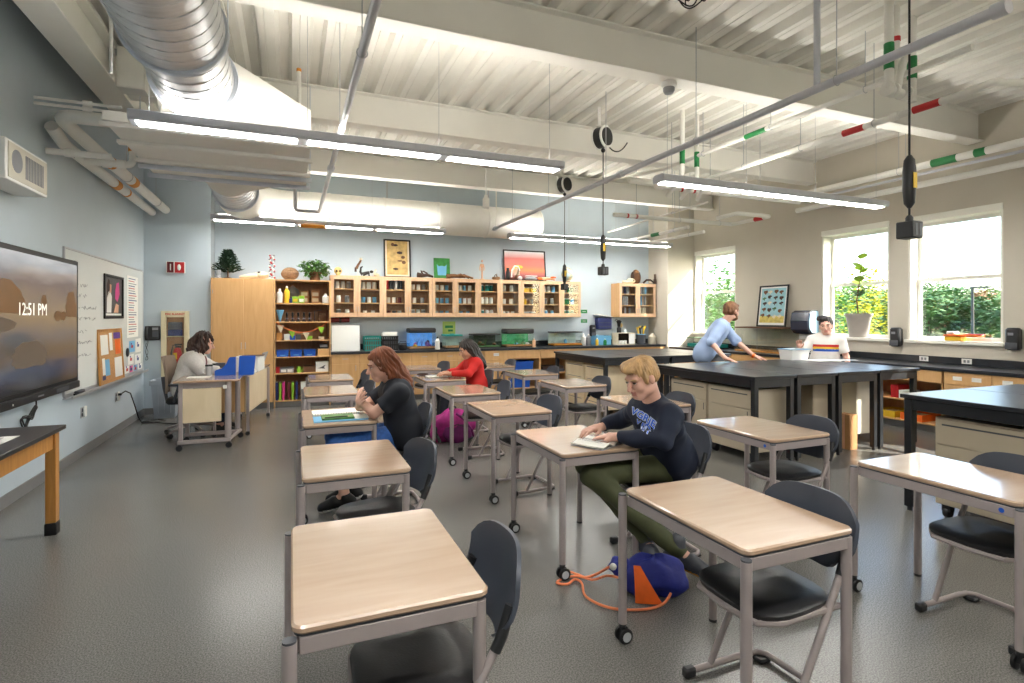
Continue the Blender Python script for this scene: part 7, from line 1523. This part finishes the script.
@style(.004, 20)
def hair_straight(f, H, R, s):
    cap_hair(f, H, R, s, .008); f.ell(H(0, -.06, -.01), V3(.09, .075, .1) * s, R, .02)
    for k in (-1, 1): f.cone(H(.062 * k, -.01, .02), H(.08 * k, -.06, -.2), .036 * s, .035 * s, .02)
    f.cone(H(0, -.08, -.02), H(0, -.13, -.28), .075 * s, .06 * s, .03); f.ell(H(0, .125, -.03), V3(.066, .085, .1) * s, R, .01, sub=True)
@style(.013, 11)
def hair_curly(f, H, R, s):
    cap_hair(f, H, R, s, .016)
    for k in (-1, 1): f.ell(H(.075 * k, -.02, -.04), V3(.045, .075, .1) * s, R, .02); f.cone(H(.08 * k, -.02, -.03), H(.085 * k, -.04, -.15), .045 * s, .04 * s, .02)
    f.ell(H(0, -.085, -.05), V3(.11, .07, .11) * s, R, .02); f.ell(H(0, .13, -.03), V3(.06, .085, .1) * s, R, .01, sub=True)
@style(.002, 30)
def hair_short(f, H, R, s):
    cap_hair(f, H, R, s, .004); f.ell(H(0, -.05, -.01), V3(.078, .07, .055) * s, R, .015); f.ell(H(0, .06, .085), V3(.055, .04, .025) * s, R, .015)
    f.ell(H(0, .12, -.015), V3(.08, .08, .088) * s, R, .006, sub=True); f.ell(H(0, .05, -.115), V3(.1, .11, .085) * s, R, .01, sub=True)
    for k in (-1, 1): f.ell(H(.085 * k, -.005, -.015), V3(.02, .03, .035) * s, R, .006, sub=True)
@style(.003, 18)
def hair_pixie(f, H, R, s):
    f.ell(H(0, -.025, .045), V3(.084, .1, .09) * s, R, .012); f.ell(H(.03, .03, .108), V3(.075, .065, .04) * s, R, .02); f.ell(H(0, -.05, -.01), V3(.078, .07, .05) * s, R, .015)
    f.ell(H(0, .125, -.005), V3(.085, .085, .094) * s, R, .006, sub=True); f.ell(H(0, .05, -.115), V3(.1, .11, .085) * s, R, .01, sub=True)
    for k in (-1, 1): f.ell(H(.088 * k, .0, -.015), V3(.022, .04, .04) * s, R, .006, sub=True)
# 1 blond reader
b1, J1, R1, H1 = person('seated teenager with blond hair in a dark lettered sweatshirt and olive trousers, reading', dict(head=(1.995, 2.785, 1.145), neck=(2.10, 2.81, .97), pelvis=(2.32, 2.93, .575), shL=(2.12, 2.665, .925), shR=(2.11, 2.96, .93), elL=(2.02, 2.60, .80), elR=(2.13, 3.14, .83), wrL=(1.875, 2.87, .775), wrR=(1.94, 3.16, .778), hipL=(2.30, 2.88, .545), hipR=(2.30, 3.04, .545), knL=(1.72, 2.915, .545), knR=(1.76, 3.06, .57), anL=(2.12, 2.60, .14), anR=(2.03, 2.78, .15), toeL=(2.22, 2.47, .045), toeR=(2.0, 2.64, .05)),
    (97, 22, 0), hs=1.02, bs=.86, vox=.0058, shirt=dict(mats=['cloth_navy'], sleeve=1.93, off=.024, wr=.006, name='sweatshirt'), pants=('olive', 1.0), shoes=('dark_grey', 'band_orange', True), hair=('hair_blond', hair_boy),
    hands=[(((1.875, 2.87, .775), (-.45, .85, -.12), (.1, 0, -1), (-1, 0, 0)), dict(curl=.32, sc=1.05)), (((1.94, 3.16, .778), (-1, -.05, -.12), (0, 0, -1), (0, -1, 0)), dict(curl=.4, sc=1.05))])
def wrap_text(body, size, mat, target, base, right, up, nrm, parent, name, bold, arc=0.0, origin=(0, 0, 0)):
    # lay flat lettering onto a garment surface
    me = text_mesh(body, size, name, extrude=0, bold=bold); bm = bmesh.new(); bm.from_mesh(me); bmesh.ops.triangulate(bm, faces=bm.faces[:]); bmesh.ops.subdivide_edges(bm, edges=[e for e in bm.edges if e.calc_length() > .012], cuts=2, use_grid_fill=False)
    tm = target.data; bv = BVHTree.FromPolygons([v.co[:] for v in tm.vertices], [p.vertices[:] for p in tm.polygons])
    right, up, nrm = Vector(right).normalized(), Vector(up).normalized(), Vector(nrm).normalized(); O = Vector(base) - Vector(origin)
    for v in bm.verts:
        p = O + right * v.co.x + up * (v.co.y - arc * v.co.x ** 2); h = bv.ray_cast(p + nrm * .3, -nrm, 1.0); v.co = (h[0] if h[0] else p) + nrm * (.0035 if mat == 'print_white' else .005)
    bm.to_mesh(me); bm.free(); me.materials.clear(); me.materials.append(MATS[mat]); o = bpy.data.objects.new(name, me); COL.objects.link(o); o.parent = parent; return o
_o = (2.32, 2.93, 0)
for mt, bo in (('print_white', .005), ('print_blue', .0015)):
    wrap_text('VGRJE', .062, mt, J1['_shirt'], (2.0, 2.775, .905), (.62, -.60, -.42), (.45, .0, .9), (-.62, -.78, .1), J1['_shirt'], 'lettering', bo, 1.2, _o)
    wrap_text('V EFT', .04, mt, J1['_shirt'], (2.0, 2.775, .85), (.62, -.60, -.42), (.45, .0, .9), (-.62, -.78, .1), J1['_shirt'], 'lettering', bo * .6, 1.0, _o)
# 2 red-haired student
person('seated student with long red wavy hair in a black T-shirt and jeans', dict(head=(.675, 4.44, 1.13), neck=(.77, 4.44, .98), pelvis=(.87, 4.47, .575), shL=(.79, 4.26, .925), shR=(.78, 4.62, .925), elL=(.60, 4.30, .775), elR=(.58, 4.64, .785), wrL=(.50, 4.44, .855), wrR=(.50, 4.46, .80), hipL=(.86, 4.42, .545), hipR=(.86, 4.58, .545), knL=(.32, 4.42, .55), knR=(.33, 4.64, .55), anL=(.39, 4.43, .12), anR=(.46, 4.62, .12), toeL=(.23, 4.45, .04), toeR=(.30, 4.64, .04)),
    (94, 14, 0), hs=1.05, bs=.97, vox=.0066, shirt=dict(mats=['cloth_black'], sleeve=.72, off=.022), pants=('denim', .8), shoes=('black', 'white', False), hair=('hair_red', hair_long), slim=1.0,
    hands=[(((.50, 4.44, .855), (.1, .9, .35), (1, 0, 0), (0, 0, 1)), dict(curl=.5)), (((.50, 4.46, .80), (.1, -.6, .6), (1, 0, .2), (-1, 0, 0)), dict(curl=.4))])
# 3 student in red
person('seated student with long dark hair in a red top and dark leggings', dict(head=(2.17, 6.91, 1.09), neck=(2.25, 6.93, .955), pelvis=(2.33, 6.96, .575), shL=(2.26, 6.78, .905), shR=(2.25, 7.08, .905), elL=(2.14, 6.74, .79), elR=(2.12, 7.14, .79), wrL=(1.95, 6.90, .775), wrR=(1.94, 7.05, .775), hipL=(2.31, 6.88, .545), hipR=(2.31, 7.04, .545), knL=(1.86, 6.84, .56), knR=(1.86, 7.04, .56), anL=(1.80, 6.82, .12), anR=(1.84, 7.04, .12), toeL=(1.66, 6.82, .04), toeR=(1.70, 7.04, .04)),
    (95, 22, 0), hs=1.02, bs=.86, vox=.0085, skin='skin_tan', shirt=dict(mats=['cloth_red'], sleeve=1.92, off=.018), pants=('cloth_black', .95), shoes=('black', 'dark_grey', False), hair=('hair_black', hair_straight),
    hands=[(((1.95, 6.90, .775), (-.9, .3, .0), (0, 0, -1), (0, 1, 0)), dict(curl=.5)), (((1.94, 7.05, .775), (-.9, -.2, 0), (0, 0, -1), (0, -1, 0)), dict(curl=.5))])
# 4 teacher
def teach_mat(C):
    m = np.zeros(len(C)); m[(C[:, 0] > -1.16) & (np.abs(C[:, 1] - 8.12) < .055) & (C[:, 2] < 1.0) & (C[:, 2] > .74)] = 1; return m
person('seated adult with dark curly hair in a pale grey cardigan over a rust top', dict(head=(-1.06, 8.13, 1.17), neck=(-1.16, 8.12, 1.01), pelvis=(-1.26, 8.1, .61), shL=(-1.15, 8.30, .955), shR=(-1.17, 7.94, .955), elL=(-1.0, 8.36, .84), elR=(-1.05, 7.86, .835), wrL=(-.82, 8.22, .835), wrR=(-.83, 7.84, .835), hipL=(-1.24, 8.2, .585), hipR=(-1.24, 8.0, .585), knL=(-.86, 8.24, .57), knR=(-.86, 7.96, .57), anL=(-.86, 8.24, .12), anR=(-.86, 7.96, .12), toeL=(-.71, 8.24, .04), toeR=(-.71, 7.96, .04)),
    (-88, 14, 0), hs=1.10, bs=1.06, vox=.0085, shirt=dict(mats=['cloth_grey', 'dark_red'], sleeve=1.9, off=.03, matfn=teach_mat, name='cardigan', vneck=.1), pants=('cloth_navy', .93), shoes=('black', 'black', False), hair=('hair_curly', hair_curly), slim=1.05,
    hands=[(((-.82, 8.22, .835), (.9, -.2, 0), (0, 0, -1), (0, -1, 0)), dict(curl=.5)), (((-.83, 7.84, .835), (.9, .2, 0), (0, 0, -1), (0, 1, 0)), dict(curl=.5))])
# 5 man leaning on the lab island
def man_extra(body, H, R, s, org):
    f = Field(H(0, .05, -.07) - .14, H(0, .05, -.07) + .14, .006); f.ell(H(0, .045, -.07), V3(.062, .056, .05) * s, R, .02); f.cone(H(-.06, .0, -.02), H(-.04, .04, -.08), .018 * s, .025 * s, .02); f.cone(H(.06, .0, -.02), H(.04, .04, -.08), .018 * s, .025 * s, .02); f.cone(H(-.022, .094, -.047), H(.022, .094, -.047), .006, .006, .006)
    f.ell(H(0, .12, -.063), V3(.022, .035, .012) * s, R, .006, sub=True); f.ell(H(0, .1, -.0), V3(.06, .06, .042) * s, R, .01, sub=True); P, F = f.mesh(); field_obj('beard', P, F, ['hair_brown'], body, org, None, strands(.0015, 40, R, H(0, 0, 0)))
    w = MB(); a = Vector((6.0, 5.80, .972)) - Vector(org); w.cyl(a + Vector((.01, -.012, .012)), a + Vector((.03, -.03, -.004)), .036, n=16); w.build('wristband', 'orange', body)
person('bearded man in a light blue shirt leaning both hands on the lab table', dict(head=(5.83, 5.99, 1.60), neck=(5.73, 6.03, 1.44), pelvis=(5.47, 6.17, .98), shL=(5.85, 6.16, 1.385), shR=(5.58, 5.93, 1.385), elL=(5.95, 6.02, 1.17), elR=(5.36, 5.88, 1.17), wrL=(6.04, 5.77, .965), wrR=(5.40, 5.66, .965), hipL=(5.54, 6.23, .94), hipR=(5.42, 6.11, .94), knL=(5.52, 6.22, .52), knR=(5.38, 6.14, .52), anL=(5.50, 6.30, .1), anR=(5.34, 6.22, .1), toeL=(5.62, 6.20, .04), toeR=(5.46, 6.10, .04)),
    (-82, 8, 0), hs=1.10, bs=.95, vox=.0072, shirt=dict(mats=['cloth_blue'], sleeve=1.06, off=.026, wr=.004), pants=('khaki', .96), shoes=('dark_brown', 'black', False), hair=('hair_brown', hair_short), face_extra=man_extra,
    hands=[(((6.04, 5.77, .965), (.75, -.55, -.3), (0, 0, -1), (-1, -.5, 0)), dict(curl=.15)), (((5.40, 5.66, .965), (.6, -.7, -.3), (0, 0, -1), (1, .5, 0)), dict(curl=.15))])
# 6 student with the striped T-shirt
_vr = V3(.61, -.79, 0)
def stripe_mat(C):
    m = np.zeros(len(C)); l = np.abs((C - V3(7.31, 5.66, 0)) @ _vr) < .165
    for i, (z0, z1) in enumerate(((1.085, 1.12), (1.05, 1.085), (1.015, 1.05))): m[l & (C[:, 2] > z0) & (C[:, 2] < z1)] = i + 1
    return m
person('smiling student with short dark hair in a white T-shirt with red, yellow and blue stripes', dict(head=(7.28, 5.63, 1.385), neck=(7.31, 5.66, 1.235), pelvis=(7.34, 5.70, .80), shL=(7.42, 5.51, 1.18), shR=(7.20, 5.80, 1.18), elL=(7.47, 5.46, .95), elR=(7.09, 5.86, .99), wrL=(7.40, 5.36, .78), wrR=(6.94, 5.80, 1.05), hipL=(7.40, 5.63, .77), hipR=(7.28, 5.78, .77), knL=(7.39, 5.62, .43), knR=(7.27, 5.77, .43), anL=(7.40, 5.64, .1), anR=(7.28, 5.79, .1), toeL=(7.29, 5.55, .04), toeR=(7.17, 5.70, .04)),
    (122, 4, 4), hs=1.08, bs=.93, vox=.0072, shirt=dict(mats=['cloth_white', 'red', 'yellow', 'blue'], sleeve=.78, off=.024, matfn=stripe_mat, name='striped_shirt', wr=.002), pants=('denim', .95), shoes=('white', 'white', False), hair=('hair_dark', hair_pixie),
    hands=[(((7.40, 5.36, .78), (-.2, -.2, -1), (-1, .3, 0), (-.5, -.5, 0)), dict(curl=.4)), (((6.94, 5.80, 1.05), (-.2, -.1, 1), (-.8, -.5, 0), (.5, -.6, 0)), dict(curl=.7))])
# ================================================================ outside the windows
GZ = -3.0
mk('turf', (112, 128, 74), .9, var=.25, scale=.4); mk('asphalt', (120, 122, 124), .85, var=.08, scale=.5); mk('far_leaf', (84, 118, 66), .8, var=.35, scale=.35); mk('far_leaf_b', (118, 140, 76), .8, var=.35, scale=.35); mk('far_leaf_rust', (150, 112, 74), .8, var=.3, scale=.4); mk('near_leaf', (196, 190, 40), .6, var=.3, scale=1.5); mk('near_leaf_green', (116, 158, 74), .6, var=.3, scale=1.5); mk('tree_bark', (96, 80, 66), .9)
g = MB(); rows = []
for i in range(22):
    r = 10 + i * 14
    rows.append([(r * math.sin(math.radians(a)), r * math.cos(math.radians(a)) , GZ + max(0, (r - 150)) * .03) for a in range(-10, 176, 6)])
g.grid([[(x + RW + .5, y, z) for x, y, z in row] for row in rows]); struct('ground', g, 'turf', 'grassy ground sloping up toward the far trees outside', 'ground')
struct('parking_road', MB().box(80, 40, GZ - .2, 96, 120, GZ + .05), 'asphalt', 'strip of grey parking road outside the windows', 'road')
def crown(q, n, c, r, size, seed):
    rnd = random.Random(seed); lobes = [(Vector((rnd.uniform(-.55, .55) * r[0], rnd.uniform(-.55, .55) * r[1], rnd.uniform(-.5, .6) * r[2])), rnd.uniform(.38, .6)) for _ in range(9)]
    for _ in range(n):
        lc, lr = rnd.choice(lobes); v = Vector((rnd.gauss(0, 1), rnd.gauss(0, 1), rnd.gauss(0, 1))).normalized() * rnd.uniform(.75, 1.0) * lr
        p = Vector(c) + lc + Vector((v.x * r[0], v.y * r[1], v.z * r[2])); a = rnd.uniform(0, 6.28); d = Vector((math.cos(a), math.sin(a), rnd.uniform(-.6, .6))).normalized(); w = d.cross(Vector((rnd.uniform(-.4, .4), rnd.uniform(-.4, .4), 1))).normalized(); L = size * rnd.uniform(.6, 1.3)
        q.add([p, p + d * L * .5 + w * L * .35, p + d * L, p + d * L * .5 - w * L * .35], [(0, 1, 2, 3)])
def tree(u, dist, h, rw, mat, label, n, size, seed, group=None, crown_from=.3, base=None):
    d = Vector(ray(u, 317)); d.z = 0; d.normalize(); p = d * dist; gz = GZ + max(0, (Vector((p.x - RW - .5, p.y)).length - 150)) * .03
    o = thing('leafy_tree', label, 'tree', (p.x, p.y, gz - .2), group=group); ch = h * (1 - crown_from)
    part('trunk', lambda q: q.cyl((0, 0, 0), (0, 0, h * .75), h * .018 + .05, h * .006 + .02, n=7), 'tree_bark', o)
    c = part('crown', lambda q: crown(q, n, (0, 0, h * crown_from + ch * .5), (rw, rw, ch * .62), size, seed), mat, o, smooth=0); c['kind'] = 'stuff'; return o
rnd = random.Random(31); k = 0
for row, (dist, h) in enumerate(((205, 12.5), (170, 10), (142, 8))):
    for u in range(690, 745, 11): pass
    us = list(np.arange(694, 748, 11 + row * 3)) + list(np.arange(816, 1016, 10 + row * 3))
    for u in us:
        uu = u + rnd.uniform(-4, 4); hh = h * rnd.uniform(.82, 1.12) * (1.12 if uu < 950 else .95); mt = 'far_leaf_rust' if (row == 1 and 958 < uu < 985) else rnd.choice(['far_leaf', 'far_leaf', 'far_leaf_b'])
        tree(uu, dist + rnd.uniform(-12, 12), hh, hh * .42, mt, ['tall distant tree on the far hillside', 'mid-height distant tree on the hillside', 'low distant tree at the foot of the hillside'][row] if mt != 'far_leaf_rust' else 'russet-tinted distant tree on the hillside', 800, 1.0, k, ['tall hillside trees', 'mid hillside trees', 'low hillside trees'][row] if mt != 'far_leaf_rust' else 'russet hillside trees', .12); k += 1
tree(866, 27, 6.4, 1.9, 'near_leaf', 'yellow-green tree close outside the window with the plant pot', 2600, .17, 500, crown_from=.1)
tree(738, 24, 9.5, 2.4, 'near_leaf_green', 'green tree close outside the window by the pilaster', 2200, .26, 501, crown_from=.1)
tree(838, 60, 7.5, 4, 'near_leaf_green', 'leafy green tree left of the yellow one outside', 1500, .5, 502, crown_from=.05)
lp = Vector(ray(972.5, 317)); lp.z = 0; lp.normalize(); lp = lp * 62
o = thing('lamp_post', 'dark parking lamp post with a single flat head outside', 'lamp post', (lp.x, lp.y, GZ)); tz = CAMZ + 28 / FPX * 62 * math.cos(math.atan((972.5 - 512) / FPX)) * 1.0 - GZ
zc_ = lp.x * _s + lp.y * _c; tz = CAMZ + 29 / FPX * zc_ - GZ
part('pole', lambda q: q.cyl((0, 0, 0), (0, 0, tz), .13, .1, n=10), 'black_frame', o); part('head', lambda q: q.box(-.1, -.25, tz, 1.3, .25, tz + .14), 'black_frame', o, smooth=0).rotation_euler = (0, 0, -YAW - .3); part('footing', lambda q: q.cyl((0, 0, 0), (0, 0, .7), .3, n=14), 'grey', o)
